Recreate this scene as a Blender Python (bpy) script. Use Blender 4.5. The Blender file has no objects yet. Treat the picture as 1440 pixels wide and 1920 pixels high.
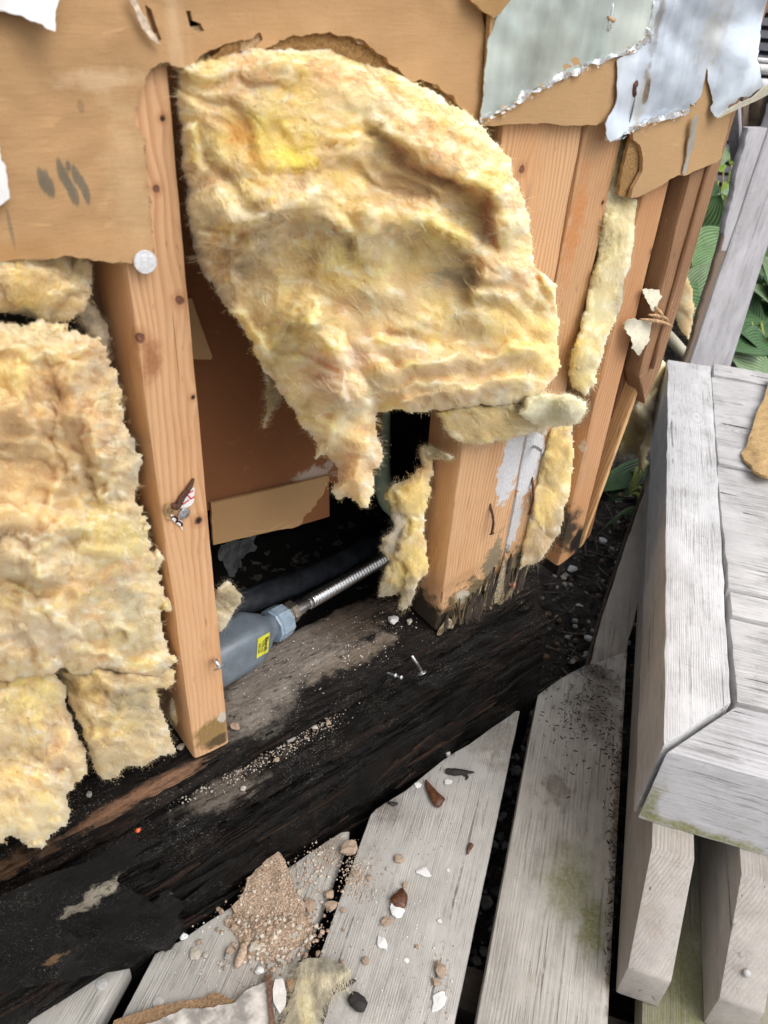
import bpy, bmesh, math, random
import numpy as np
from mathutils import Vector, Matrix
from mathutils.geometry import delaunay_2d_cdt

random.seed(7)
RNG = np.random.default_rng(7)
scene = bpy.context.scene

# ------------------------------------------------------------------ camera, world, sun, exposure
# Axes: +x along the wall, +y into the wall, +z up, deck top at z = 0, metres.
F, NAD, CAM_H = 1442.0, (560, 2945), 0.76
CAM = np.array([0.0, 0.0, CAM_H])
_n = np.array([NAD[0] - 720, NAD[1] - 960, F]); _n /= np.linalg.norm(_n)
def _r(x, y): return np.array([(x - 720) / F, (y - 960) / F, 1.0])
def _pd(x, y): v = _r(x, y); return v * CAM_H / (_n @ v)
_D = _pd(975, 1330) - _pd(860, 1880); _D /= np.linalg.norm(_D)
_S = np.cross(-_n, _D)
if _S[0] < 0: _S = -_S
_a = math.radians(55)
ROT = np.array([np.cos(_a) * _S + np.sin(_a) * _D, -np.sin(_a) * _S + np.cos(_a) * _D, -_n])
DECK_ROT = math.radians(35)          # the boards run 35 degrees off the wall
DV = np.array([math.cos(DECK_ROT), math.sin(DECK_ROT), 0]); SV = np.array([math.sin(DECK_ROT), -math.cos(DECK_ROT), 0])

cam_data = bpy.data.cameras.new('camera')
cam = bpy.data.objects.new('camera', cam_data); scene.collection.objects.link(cam)
m = Matrix.Identity(4)
for i in range(3):
    m[i][0] = ROT[i, 0]; m[i][1] = -ROT[i, 1]; m[i][2] = -ROT[i, 2]; m[i][3] = CAM[i]
cam.matrix_world = m
cam_data.sensor_fit = 'VERTICAL'; cam_data.sensor_height = 36.0; cam_data.sensor_width = 27.0
cam_data.lens = F / 1920 * 36.0
cam_data.clip_start = 0.02; cam_data.clip_end = 200
cam_data.dof.use_dof = True; cam_data.dof.focus_distance = 0.78; cam_data.dof.aperture_fstop = 12
scene.camera = cam

SUN_EL, SUN_AZ = math.radians(54), math.radians(-76)    # azimuth of the direction towards the sun, in the xy plane
world = bpy.data.worlds.new('World'); scene.world = world; world.use_nodes = True
wn = world.node_tree; wn.nodes.clear()
wo = wn.nodes.new('ShaderNodeOutputWorld'); wb = wn.nodes.new('ShaderNodeBackground')
sky = wn.nodes.new('ShaderNodeTexSky'); sky.sky_type = 'NISHITA'; sky.sun_disc = False
sky.sun_elevation = SUN_EL; sky.sun_rotation = math.pi / 2 - SUN_AZ
sky.air_density = 1.0; sky.dust_density = 4.0
hs = wn.nodes.new('ShaderNodeHueSaturation'); hs.inputs['Saturation'].default_value = 0.22
wn.links.new(sky.outputs[0], hs.inputs['Color']); wn.links.new(hs.outputs[0], wb.inputs['Color'])
wb.inputs['Strength'].default_value = 0.15
wn.links.new(wb.outputs[0], wo.inputs['Surface'])
sun_d = bpy.data.lights.new('sun', 'SUN'); sun_d.energy = 0.85; sun_d.angle = math.radians(50); sun_d.color = (1.0, 0.95, 0.87)
sun = bpy.data.objects.new('sun', sun_d); scene.collection.objects.link(sun)
_sd = Vector((math.cos(SUN_EL) * math.cos(SUN_AZ), math.cos(SUN_EL) * math.sin(SUN_AZ), math.sin(SUN_EL)))
sun.rotation_euler = _sd.to_track_quat('Z', 'Y').to_euler(); sun.location = _sd * 3
vs = scene.view_settings
vs.view_transform = 'Standard'; vs.look = 'None'; vs.gamma = 1; vs.use_curve_mapping = False
vs.exposure = 0.55
scene.render.engine = 'CYCLES'
scene.cycles.max_bounces = 6; scene.cycles.diffuse_bounces = 4

# ------------------------------------------------------------------ pixel -> place
def rays(px, py):
    v = np.stack([(np.asarray(px, float) - 720) / F, (np.asarray(py, float) - 960) / F, np.ones_like(np.asarray(px, float))], -1)
    return v @ ROT.T
def onY(px, py, Y):
    r = rays(px, py); t = np.asarray(Y) / r[..., 1]; return CAM + r * t[..., None]
def onZ(px, py, Z):
    r = rays(px, py); t = (np.asarray(Z) - CAM_H) / r[..., 2]; return CAM + r * t[..., None]
def onX(px, py, X):
    r = rays(px, py); t = np.asarray(X) / r[..., 0]; return CAM + r * t[..., None]
def loc_deck(p):                     # world -> deck local (along D, across, up)
    p = np.asarray(p); return np.stack([p @ DV, -(p @ SV), p[..., 2]], -1)
YW = 0.4126                          # front plane of the studs

# ------------------------------------------------------------------ noise
def _hash(ix, iy, seed):
    h = (ix.astype(np.int64) * 374761393 + iy.astype(np.int64) * 668265263 + seed * 1442695041) & 0xFFFFFFFF
    h = ((h ^ (h >> 13)) * 1274126177) & 0xFFFFFFFF
    h = (h ^ (h >> 16)) & 0xFFFFFFFF
    return h / 4294967295.0
def vnoise(x, y, seed=0):
    x = np.asarray(x, float); y = np.asarray(y, float)
    ix = np.floor(x); iy = np.floor(y); fx = x - ix; fy = y - iy
    def g(a, b):
        t = _hash(ix + a, iy + b, seed) * 2 * np.pi
        return np.cos(t) * (fx - a) + np.sin(t) * (fy - b)
    u = fx * fx * fx * (fx * (fx * 6 - 15) + 10); v = fy * fy * fy * (fy * (fy * 6 - 15) + 10)
    a = g(0, 0) * (1 - u) + g(1, 0) * u; b = g(0, 1) * (1 - u) + g(1, 1) * u
    return (a * (1 - v) + b * v) * 1.5
def fbm(x, y, seed=0, o=4, gain=0.5):
    s = 0; a = 1
    for i in range(o):
        s = s + a * vnoise(x * 2 ** i, y * 2 ** i, seed + i * 17); a *= gain
    return s
def sdf_poly(px, py, poly):
    poly = np.asarray(poly, float); d = np.full(px.shape, 1e9); inside = np.zeros(px.shape, bool)
    n = len(poly)
    for i in range(n):
        ax, ay = poly[i]; bx, by = poly[(i + 1) % n]
        ex, ey = bx - ax, by - ay
        wx, wy = px - ax, py - ay
        t = np.clip((wx * ex + wy * ey) / (ex * ex + ey * ey + 1e-9), 0, 1)
        d = np.minimum(d, (wx - ex * t) ** 2 + (wy - ey * t) ** 2)
        c = ((ay <= py) & (by > py)) | ((by <= py) & (ay > py))
        xx = ax + (py - ay) / (by - ay + 1e-12) * ex
        inside ^= c & (px < xx)
    d = np.sqrt(d)
    return np.where(inside, d, -d)

# ------------------------------------------------------------------ node helper and materials
class NT:
    def __init__(s, name):
        s.m = bpy.data.materials.new(name); s.m.use_nodes = True; s.t = s.m.node_tree; s.t.nodes.clear()
        s.out = s.t.nodes.new('ShaderNodeOutputMaterial'); s.b = s.t.nodes.new('ShaderNodeBsdfPrincipled')
        s.t.links.new(s.b.outputs[0], s.out.inputs[0])
    def put(s, sock, v):
        if isinstance(v, bpy.types.NodeSocket): s.t.links.new(v, sock)
        else:
            if isinstance(v, (tuple, list)) and len(v) == 3 and len(getattr(sock, 'default_value', [0])) == 4: v = (*v, 1)
            sock.default_value = v
    def n(s, typ, ins=None, **props):
        nd = s.t.nodes.new('ShaderNode' + typ)
        for k, v in props.items(): setattr(nd, k, v)
        for k, v in (ins or {}).items(): s.put(nd.inputs[k], v)
        return nd
    def ma(s, op, a, b=0.0, c=None, clamp=False):
        d = {0: a, 1: b}
        if c is not None: d[2] = c
        return s.n('Math', d, operation=op, use_clamp=clamp).outputs[0]
    def vm(s, op, a, b=(0, 0, 0)): return s.n('VectorMath', {0: a, 1: b}, operation=op).outputs[0]
    def scale(s, v, k): return s.vm('MULTIPLY', v, k)
    def mix(s, f, a, b, mode='MIX'):
        nd = s.n('Mix', data_type='RGBA', blend_type=mode); nd.clamp_factor = True
        s.put(nd.inputs[0], f); s.put(nd.inputs[6], a); s.put(nd.inputs[7], b); return nd.outputs[2]
    def noise(s, v, sc=1.0, det=4, ro=0.55, dis=0.0, col=False):
        nd = s.n('TexNoise', {'Vector': v, 'Scale': sc, 'Detail': det, 'Roughness': ro, 'Distortion': dis})
        return nd.outputs[1 if col else 0]
    def voro(s, v, sc, feature='F1', out=0, rnd=1.0):
        return s.n('TexVoronoi', {'Vector': v, 'Scale': sc, 'Randomness': rnd}, feature=feature).outputs[out]
    def ss(s, v, lo, hi, a=0.0, b=1.0):
        return s.n('MapRange', {0: v, 1: lo, 2: hi, 3: a, 4: b}, interpolation_type='SMOOTHSTEP').outputs[0]
    def ramp(s, f, stops):
        nd = s.n('ValToRGB', {0: f}); e = nd.color_ramp.elements
        while len(e) < len(stops): e.new(0.5)
        for q, (p, c) in zip(e, stops): q.position = p; q.color = (*c, 1) if len(c) == 3 else c
        return nd.outputs[0]
    def obj(s, shift=True):
        o = s.n('TexCoord').outputs['Object']
        if not shift: return o
        r = s.n('ObjectInfo').outputs['Random']
        return s.vm('ADD', o, s.n('CombineXYZ', {0: s.ma('MULTIPLY', r, 3.1), 1: s.ma('MULTIPLY', r, 7.7), 2: s.ma('MULTIPLY', r, 5.3)}).outputs[0])
    def spot(s, v, c, rad, wob=0.35, soft=0.5, ns=60):
        """mask 1 inside an uneven blotch round point c with radii rad"""
        d = s.vm('SUBTRACT', v, tuple(c)); d = s.vm('DIVIDE', d, tuple(rad))
        l = s.n('VectorMath', {0: d}, operation='LENGTH').outputs['Value']
        l = s.ma('ADD', l, s.ma('MULTIPLY', s.ma('SUBTRACT', s.noise(v, ns, 5, 0.65), 0.5), wob * 2.5))
        return s.ss(l, 1.0, 1.0 - soft, 0.0, 1.0)
    def bump(s, h, st=0.5, dist=0.001, prev=None):
        d = {'Strength': st, 'Distance': dist, 'Height': h}
        if prev is not None: d['Normal'] = prev
        return s.n('Bump', d).outputs[0]
    def fin(s, col, rough=0.7, normal=None, spec=0.4, **kw):
        s.put(s.b.inputs['Base Color'], col); s.put(s.b.inputs['Roughness'], rough)
        s.put(s.b.inputs['Specular IOR Level'], spec)
        if normal is not None: s.put(s.b.inputs['Normal'], normal)
        for k, v in kw.items(): s.put(s.b.inputs[k], v)
        return s.m

def swiz(t, v, axis):
    """reorder so that component z runs along the grain"""
    q = t.n('SeparateXYZ', {0: v}).outputs
    o = {'z': (q[0], q[1], q[2]), 'x': (q[1], q[2], q[0]), 'y': (q[2], q[0], q[1])}[axis]
    return t.n('CombineXYZ', {0: o[0], 1: o[1], 2: o[2]}).outputs[0]

def mat_lumber(name, axis='z', light=(0.60, 0.36, 0.195), dark=(0.42, 0.205, 0.095), knots=(), stains=(), rings=420, tint=1.0, rough=0.62):
    t = NT(name); o = t.obj(False); v = swiz(t, t.obj(), axis)
    slow = t.noise(t.scale(v, (7, 7, 2.0)), 1.0, 2, col=True)
    wob = t.vm('MULTIPLY', t.vm('SUBTRACT', slow, (0.5, 0.5, 0.5)), (0.016, 0.016, 0))
    p = t.vm('ADD', t.scale(v, (1, 1, 0.06)), wob)
    kn = None
    for c, r, depth in knots:
        d = t.vm('SUBTRACT', o, tuple(c)); ax = {'z': (1, 1, 0.42), 'x': (0.42, 1, 1), 'y': (1, 0.42, 1)}[axis]
        l = t.n('VectorMath', {0: t.scale(d, ax)}, operation='LENGTH').outputs['Value']
        near = t.ss(l, r * 5, 0.0, 0.0, r * 0.9)
        p = t.vm('ADD', p, t.n('CombineXYZ', {0: near, 1: near, 2: 0.0}).outputs[0])
        d2 = t.n('VectorMath', {0: t.vm('ADD', d, t.vm('MULTIPLY', t.vm('SUBTRACT', t.noise(o, 160, 3, col=True), (0.5, 0.5, 0.5)), (r, r, r)))}, operation='LENGTH').outputs['Value']
        k = t.ss(d2, r * 1.1, r * 0.8); k2 = t.ss(d2, r * 3.0, r * 0.8)
        kn = (kn or []) + [(k, k2, d2, r, depth)]
    q = t.n('SeparateXYZ', {0: p}).outputs
    rad = t.n('VectorMath', {0: t.n('CombineXYZ', {0: t.ma('ADD', q[0], 0.021), 1: t.ma('ADD', q[1], 0.06), 2: 0.0}).outputs[0]}, operation='LENGTH').outputs['Value']
    ph = t.ma('ADD', t.ma('MULTIPLY', rad, rings), t.ma('MULTIPLY', t.noise(t.scale(v, (30, 30, 3)), 1.0, 3), 2.2))
    ring = t.ma('FRACT', ph)
    late = t.ma('MULTIPLY', t.ss(ring, 0.25, 0.86), t.ss(ring, 1.0, 0.9))
    fib = t.noise(t.scale(v, (900, 900, 22)), 1.0, 3, 0.6)
    blot = t.noise(t.scale(v, (22, 22, 6)), 1.0, 4, 0.6)
    col = t.mix(t.ma('MULTIPLY', late, t.ss(t.noise(t.scale(v, (50, 50, 5)), 1.0, 3), 0.3, 0.65, 0.25, 0.75)), light, dark)
    col = t.mix(t.ss(blot, 0.42, 0.72, 0.0, 0.5), col, (dark[0] * 1.25, dark[1] * 1.25, dark[2] * 1.1))
    col = t.mix(t.ss(fib, 0.35, 0.8, 0.0, 0.35), col, (light[0] * 1.12, light[1] * 1.18, light[2] * 1.3))
    sta = t.noise(t.scale(o, (34, 34, 12)), 1.0, 5, 0.7)
    col = t.mix(t.ss(sta, 0.56, 0.74, 0.0, 0.55), col, (0.30, 0.17, 0.10))
    col = t.mix(t.ss(t.noise(o, 210, 4, 0.7), 0.60, 0.74, 0.0, 0.45), col, (0.66, 0.44, 0.27))
    pits = t.ss(t.noise(t.scale(v, (420, 420, 60)), 1.0, 2), 0.70, 0.76)
    col = t.mix(t.ma('MULTIPLY', pits, 0.6), col, (0.12, 0.05, 0.025))
    chk = t.ma('MULTIPLY', t.ss(t.noise(t.scale(v, (330, 330, 5)), 1.0, 2, 0.5), 0.685, 0.72), t.ss(t.noise(o, 11, 3), 0.44, 0.58))
    col = t.mix(t.ma('MULTIPLY', chk, 0.75), col, (0.10, 0.05, 0.028))
    smd = t.ma('MULTIPLY', t.ss(t.noise(t.scale(v, (60, 60, 20)), 1.0, 6, 0.75), 0.54, 0.72), t.ss(t.noise(o, 9, 3), 0.42, 0.66))
    col = t.mix(t.ma('MULTIPLY', smd, 0.5), col, (0.25, 0.175, 0.125))
    h = t.ma('ADD', t.ma('MULTIPLY', late, 0.5), t.ma('MULTIPLY', fib, 0.8))
    h = t.ma('SUBTRACT', h, t.ma('MULTIPLY', chk, 1.6))
    for k, k2, d2, r, depth in (kn or []):
        rr = t.ma('FRACT', t.ma('MULTIPLY', d2, 2.6 / r))
        col = t.mix(t.ma('MULTIPLY', k2, 0.45), col, (0.30, 0.11, 0.04))
        col = t.mix(k, col, t.mix(t.ss(rr, 0.3, 0.9), (0.11, 0.045, 0.03), (0.24, 0.11, 0.07)))
        if depth: col = t.mix(t.ss(d2, r * 0.75, r * 0.5), col, (0.012, 0.008, 0.006))
        h = t.ma('SUBTRACT', h, t.ma('MULTIPLY', k, 2.0))
    for c, r, colr, wob_, soft in stains:
        mk = t.spot(o, c, r, wob_, soft, 70)
        col = t.mix(mk, col, t.mix(t.noise(o, 300, 5, 0.7), tuple(x * 0.55 for x in colr), tuple(min(1, x * 1.35) for x in colr)))
        h = t.ma('ADD', h, t.ma('MULTIPLY', mk, t.noise(o, 260, 5, 0.7)))
    nb = t.bump(h, 0.55, 0.0007)
    return t.fin(col, rough, nb, 0.35)

def mat_paint(name, axis='x', base=(0.52, 0.50, 0.49), grain=(0.20, 0.175, 0.15), grain_amt=0.6, dirt=0.5, crack=0.5, spots=(), warm=(0.44, 0.38, 0.32), rough=0.6, bst=0.75, ringk=520, ring=0.35):
    t = NT(name); o = t.obj(False); v = swiz(t, t.obj(), axis)
    warp = t.vm('MULTIPLY', t.vm('SUBTRACT', t.noise(t.scale(v, (14, 14, 3)), 1.0, 3, col=True), (0.5, 0.5, 0.5)), (0.012, 0.012, 0))
    p = t.vm('ADD', v, warp)
    g1 = t.noise(t.scale(p, (430, 430, 6)), 1.0, 4, 0.62)
    g2 = t.noise(t.scale(p, (900, 900, 16)), 1.0, 3, 0.6)
    g3 = t.noise(t.scale(p, (150, 150, 2.6)), 1.0, 3, 0.5)
    q3 = t.n('SeparateXYZ', {0: t.vm('ADD', p, (0.013, 0.05, 0))}).outputs
    rg = t.ma('FRACT', t.ma('ADD', t.ma('MULTIPLY', t.n('VectorMath', {0: t.n('CombineXYZ', {0: q3[0], 1: q3[1], 2: 0.0}).outputs[0]}, operation='LENGTH').outputs['Value'], ringk), t.ma('MULTIPLY', t.noise(t.scale(v, (40, 40, 3)), 1.0, 3), 1.6)))
    rl = t.ma('MULTIPLY', t.ss(rg, 0.3, 0.85), t.ss(rg, 1.0, 0.9))
    wear = t.noise(o, 17, 5, 0.65)
    lines = t.ma('MULTIPLY', t.ma('MAXIMUM', t.ss(g1, 0.52, 0.70), t.ma('MULTIPLY', rl, ring)), t.ss(wear, 0.34, 0.66, 0.08, 1.0))
    fine = t.ss(g2, 0.52, 0.72)
    cr = t.ma('MULTIPLY', t.ss(g3, 0.66, 0.71), t.ss(wear, 0.42, 0.55))
    speck = t.ma('MULTIPLY', t.ss(t.noise(o, 520, 2, 0.6), 0.66, 0.74), t.ss(t.noise(o, 26, 3), 0.40, 0.62))
    blot = t.noise(o, 9, 5, 0.6)
    mot = t.noise(t.scale(v, (70, 70, 24)), 1.0, 6, 0.72)
    col = t.mix(t.ss(blot, 0.4, 0.68, 0.0, 0.6), base, tuple(x * 0.78 for x in base))
    col = t.mix(t.ss(mot, 0.50, 0.70, 0.0, 0.65), col, tuple(x * 0.62 for x in base))
    col = t.mix(t.ss(mot, 0.48, 0.32, 0.0, 0.5), col, tuple(min(.8, x * 1.25) for x in base))
    kd = t.voro(t.scale(v, (9, 9, 4)), 1.0); kr = t.ma('FRACT', t.ma('MULTIPLY', kd, 26.0)); kn = t.ma('MULTIPLY', t.ss(kd, 0.20, 0.08), t.ss(kr, 0.4, 0.9))
    col = t.mix(t.ma('MULTIPLY', kn, 0.45 * grain_amt), col, grain)
    scr = t.ma('MULTIPLY', t.ss(t.noise(t.scale(v, (60, 60, 420)), 1.0, 2, 0.5, 1.2), 0.67, 0.71), t.ss(wear, 0.5, 0.6))
    col = t.mix(t.ma('MULTIPLY', scr, 0.5), col, tuple(x * 0.4 for x in base))
    col = t.mix(t.ss(t.noise(o, 31, 5, 0.7), 0.55, 0.78, 0.0, dirt), col, warm)
    col = t.mix(t.ma('MULTIPLY', lines, grain_amt), col, grain)
    col = t.mix(t.ma('MULTIPLY', fine, 0.35 * grain_amt), col, tuple(x * 1.4 for x in grain))
    col = t.mix(t.ma('MULTIPLY', cr, crack), col, (0.035, 0.028, 0.024))
    col = t.mix(t.ma('MULTIPLY', speck, dirt), col, (0.06, 0.045, 0.035))
    for c, r, colr, wob_, soft, amt in spots:
        mk = t.ma('MULTIPLY', t.spot(o, c, r, wob_, soft, 40), amt)
        mk = t.ma('MULTIPLY', mk, t.ss(t.noise(o, 240, 4, 0.7), 0.25, 0.62, 0.35, 1.0))
        col = t.mix(mk, col, t.mix(t.noise(o, 180, 3), tuple(x * 0.65 for x in colr), colr))
    h = t.ma('ADD', t.ma('MULTIPLY', lines, -1.1), t.ma('ADD', t.ma('MULTIPLY', g2, 0.5), t.ma('MULTIPLY', cr, -2.0 * crack)))
    return t.fin(col, rough, t.bump(h, bst, 0.0011), 0.35)

def mat_rotten(name, axis='x', base=(0.010, 0.008, 0.007), brown=(0.06, 0.030, 0.016), amt=0.5, dust=0.6, rough=0.48, spots=()):
    t = NT(name); o = t.obj(False); v = swiz(t, t.obj(), axis)
    g = t.noise(t.scale(v, (120, 120, 9)), 1.0, 5, 0.65, 0.4)
    b = t.noise(t.scale(v, (26, 26, 6)), 1.0, 5, 0.65)
    col = t.mix(t.ma('MULTIPLY', t.ss(b, 0.50, 0.74), amt), base, brown)
    col = t.mix(t.ss(g, 0.56, 0.78, 0.0, 0.55 * amt), col, tuple(x * 1.7 for x in brown))
    du = t.ma('MULTIPLY', t.ss(t.noise(o, 900, 2, 0.6), 0.62, 0.70), t.ss(t.noise(o, 24, 4, 0.6), 0.38, 0.66))
    col = t.mix(t.ma('MULTIPLY', du, dust), col, (0.36, 0.32, 0.27))
    for c, r, colr, wob_, soft, a in spots:
        mk = t.ma('MULTIPLY', t.spot(o, c, r, wob_, soft, 55), a)
        mk = t.ma('MULTIPLY', mk, t.ss(t.noise(t.scale(v, (300, 300, 90)), 1.0, 5, 0.7), 0.27, 0.50))
        col = t.mix(mk, col, t.mix(t.noise(o, 400, 4, 0.7), tuple(x * 0.5 for x in colr), tuple(x * 1.3 for x in colr)))
    ro = t.ma('ADD', rough, t.ma('MULTIPLY', t.ss(b, 0.4, 0.6), 0.35))
    h = t.ma('ADD', g, t.ma('MULTIPLY', t.noise(o, 300, 4, 0.7), 0.6))
    return t.fin(col, ro, t.bump(h, 1.0, 0.003), 0.14)

def mat_card(name, base=(0.46, 0.275, 0.128), fuzzy=False, spots=(), streak=0.4):
    t = NT(name); o = t.obj(False)
    f = t.noise(t.scale(o, (90, 90, 700)), 1.0, 3, 0.6)
    b = t.noise(o, 7, 5, 0.6)
    vst = t.noise(t.scale(o, (40, 40, 2)), 1.0, 4, 0.6)
    sp = t.ss(t.noise(o, 650, 2), 0.64, 0.72)
    col = t.mix(t.ss(b, 0.35, 0.72), tuple(x * 0.90 for x in base), tuple(x * 1.05 for x in base))
    col = t.mix(t.ss(f, 0.45, 0.7, 0.0, 0.14), col, (base[0] * 1.2, base[1] * 1.2, base[2] * 1.3))
    col = t.mix(t.ss(vst, 0.62, 0.78, 0.0, streak), col, (0.62, 0.45, 0.29))
    col = t.mix(t.ma('MULTIPLY', sp, 0.3), col, tuple(x * 0.5 for x in base))
    sc2 = t.ma('MULTIPLY', t.ss(t.noise(t.scale(o, (22, 22, 60)), 1.0, 3, 0.5, 1.5), 0.62, 0.66), t.ss(t.noise(o, 13, 3), 0.48, 0.6))
    col = t.mix(t.ma('MULTIPLY', sc2, 0.35), col, tuple(x * 1.5 for x in base))
    mo = t.noise(o, 44, 6, 0.72)
    col = t.mix(t.ss(mo, 0.55, 0.78, 0.0, 0.35), col, tuple(x * 0.78 for x in base))
    h = t.ma('ADD', t.ma('ADD', f, t.ma('MULTIPLY', t.noise(o, 300, 4, 0.7), 0.8)), t.ma('MULTIPLY', mo, 1.2))
    st, di = 0.35, 0.0008
    if fuzzy:
        z = t.noise(o, 520, 5, 0.75); w = t.noise(o, 130, 4, 0.7)
        col = t.mix(t.ss(z, 0.35, 0.7), tuple(x * 0.6 for x in base), tuple(x * 1.25 for x in base))
        h = t.ma('ADD', z, w); st, di = 0.9, 0.002
    for c, r, colr, wob_, soft, a in spots:
        col = t.mix(t.ma('MULTIPLY', t.spot(o, c, r, wob_, soft, 90), a), col, colr)
    return t.fin(col, 0.85, t.bump(h, st, di), 0.2)

def mat_foil(name, tint=(0.62, 0.66, 0.63), spots=()):
    t = NT(name); o = t.obj(False)
    st = t.noise(t.scale(o, (70, 70, 5)), 1.0, 5, 0.6)
    b = t.noise(o, 12, 5, 0.65); cr = t.noise(t.scale(o, (12, 12, 9)), 1.0, 4, 0.6, 0.7)
    sp = t.ss(t.noise(o, 420, 3, 0.7), 0.66, 0.76)
    col = t.mix(t.ss(st, 0.4, 0.7, 0.0, 0.55), tint, tuple(x * 0.72 for x in tint))
    col = t.mix(t.ss(b, 0.5, 0.75, 0.0, 0.3), col, (0.66, 0.63, 0.54))
    col = t.mix(t.ma('MULTIPLY', sp, 0.5), col, (0.18, 0.17, 0.15))
    for c, r, colr, wob_, soft, a in spots:
        col = t.mix(t.ma('MULTIPLY', t.spot(o, c, r, wob_, soft, 90), a), col, colr)
    ro = t.ma('ADD', 0.24, t.ma('MULTIPLY', b, 0.3))
    h = t.ma('ADD', t.ma('MULTIPLY', cr, 2.0), t.ma('MULTIPLY', st, 0.4))
    return t.fin(col, ro, t.bump(h, 0.2, 0.003), 0.5, Metallic=t.ss(b, 0.75, 0.35, 0.35, 0.75))

def mat_wool(name='glass_wool', sss=1.0):
    t = NT(name); o = t.obj(False)
    a = t.n('VertexColor', layer_name='tint').outputs[0]
    n1 = t.noise(t.scale(o, (300, 300, 620)), 1.0, 4, 0.65, 0.8)
    n2 = t.noise(o, 90, 5, 0.65, 0.5)
    col = t.mix(t.ss(n1, 0.35, 0.7, 0.0, 0.30), a, t.mix(0.6, a, (0.95, 0.86, 0.66)))
    col = t.mix(t.ss(n2, 0.52, 0.75, 0.0, 0.28), col, t.mix(1.0, a, (0.85, 0.70, 0.50), 'MULTIPLY'))
    sp = t.ma('MULTIPLY', t.ss(t.noise(o, 620, 1), 0.735, 0.76), t.ss(t.noise(o, 16, 3), 0.45, 0.6))
    col = t.mix(t.ma('MULTIPLY', sp, 0.85), col, (0.06, 0.04, 0.025))
    h = t.ma('ADD', n1, t.ma('MULTIPLY', n2, 1.2))
    m = t.fin(col, 1.0, t.bump(h, 0.16, 0.0025), 0.05)
    for k, v in (('Subsurface Weight', sss), ('Subsurface Scale', 0.020), ('Sheen Weight', 0.25), ('Sheen Roughness', 0.6)):
        t.b.inputs[k].default_value = v
    t.b.inputs['Subsurface Radius'].default_value = (1.0, 0.84, 0.58)
    return m

def mat_plain(name, col, rough=0.5, metal=0.0, var=0.25, sc=120, bump=0.2, spec=0.5, **kw):
    t = NT(name); o = t.obj()
    z = t.noise(o, sc, 5, 0.65)
    c = t.mix(t.ss(z, 0.35, 0.7), tuple(x * (1 - var) for x in col), tuple(min(1, x * (1 + var)) for x in col))
    return t.fin(c, rough, t.bump(z, bump, 0.001), spec, Metallic=metal, **kw)

def mat_soil(name):
    t = NT(name); o = t.obj(False)
    a = t.noise(o, 45, 6, 0.7); b = t.voro(o, 70); c = t.voro(o, 70, out=1); d = t.noise(o, 9, 4)
    col = t.ramp(a, [(0.3, (0.010, 0.008, 0.007)), (0.55, (0.045, 0.036, 0.030)), (0.75, (0.11, 0.09, 0.075))])
    r = t.n('SeparateXYZ', {0: c}).outputs[0]
    col = t.mix(t.ma('MULTIPLY', t.ss(b, 0.35, 0.2), t.ss(r, 0.55, 0.9)), col, (0.17, 0.15, 0.13))
    h = t.ma('SUBTRACT', a, b)
    return t.fin(col, 0.8, t.bump(h, 1.0, 0.012), 0.4)

def mat_leaf(name, base=(0.07, 0.17, 0.045), light=(0.20, 0.32, 0.12)):
    t = NT(name); u = t.n('TexCoord').outputs['UV']; q = t.n('SeparateXYZ', {0: u}).outputs
    bow = t.ma('MULTIPLY', t.ma('ABSOLUTE', q[1]), 7.0)
    z = t.noise(t.obj(), 30, 3)
    vein = t.ma('SINE', t.ma('ADD', t.ma('MULTIPLY', q[1], 34.0), t.ma('MULTIPLY', z, 1.5)))
    col = t.mix(t.ss(vein, -0.2, 1.2), base, light)
    col = t.mix(t.ss(t.noise(u, 9, 5, .7), .58, .72, 0, .5), col, (.12, .11, .04))
    col = t.mix(t.ss(z, 0.4, 0.7, 0, 0.4), col, tuple(x * 0.6 for x in base))
    m = t.fin(col, 0.38, t.bump(vein, 0.5, 0.004), 0.5)
    t.b.inputs['Subsurface Weight'].default_value = 0.0
    return m

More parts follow.
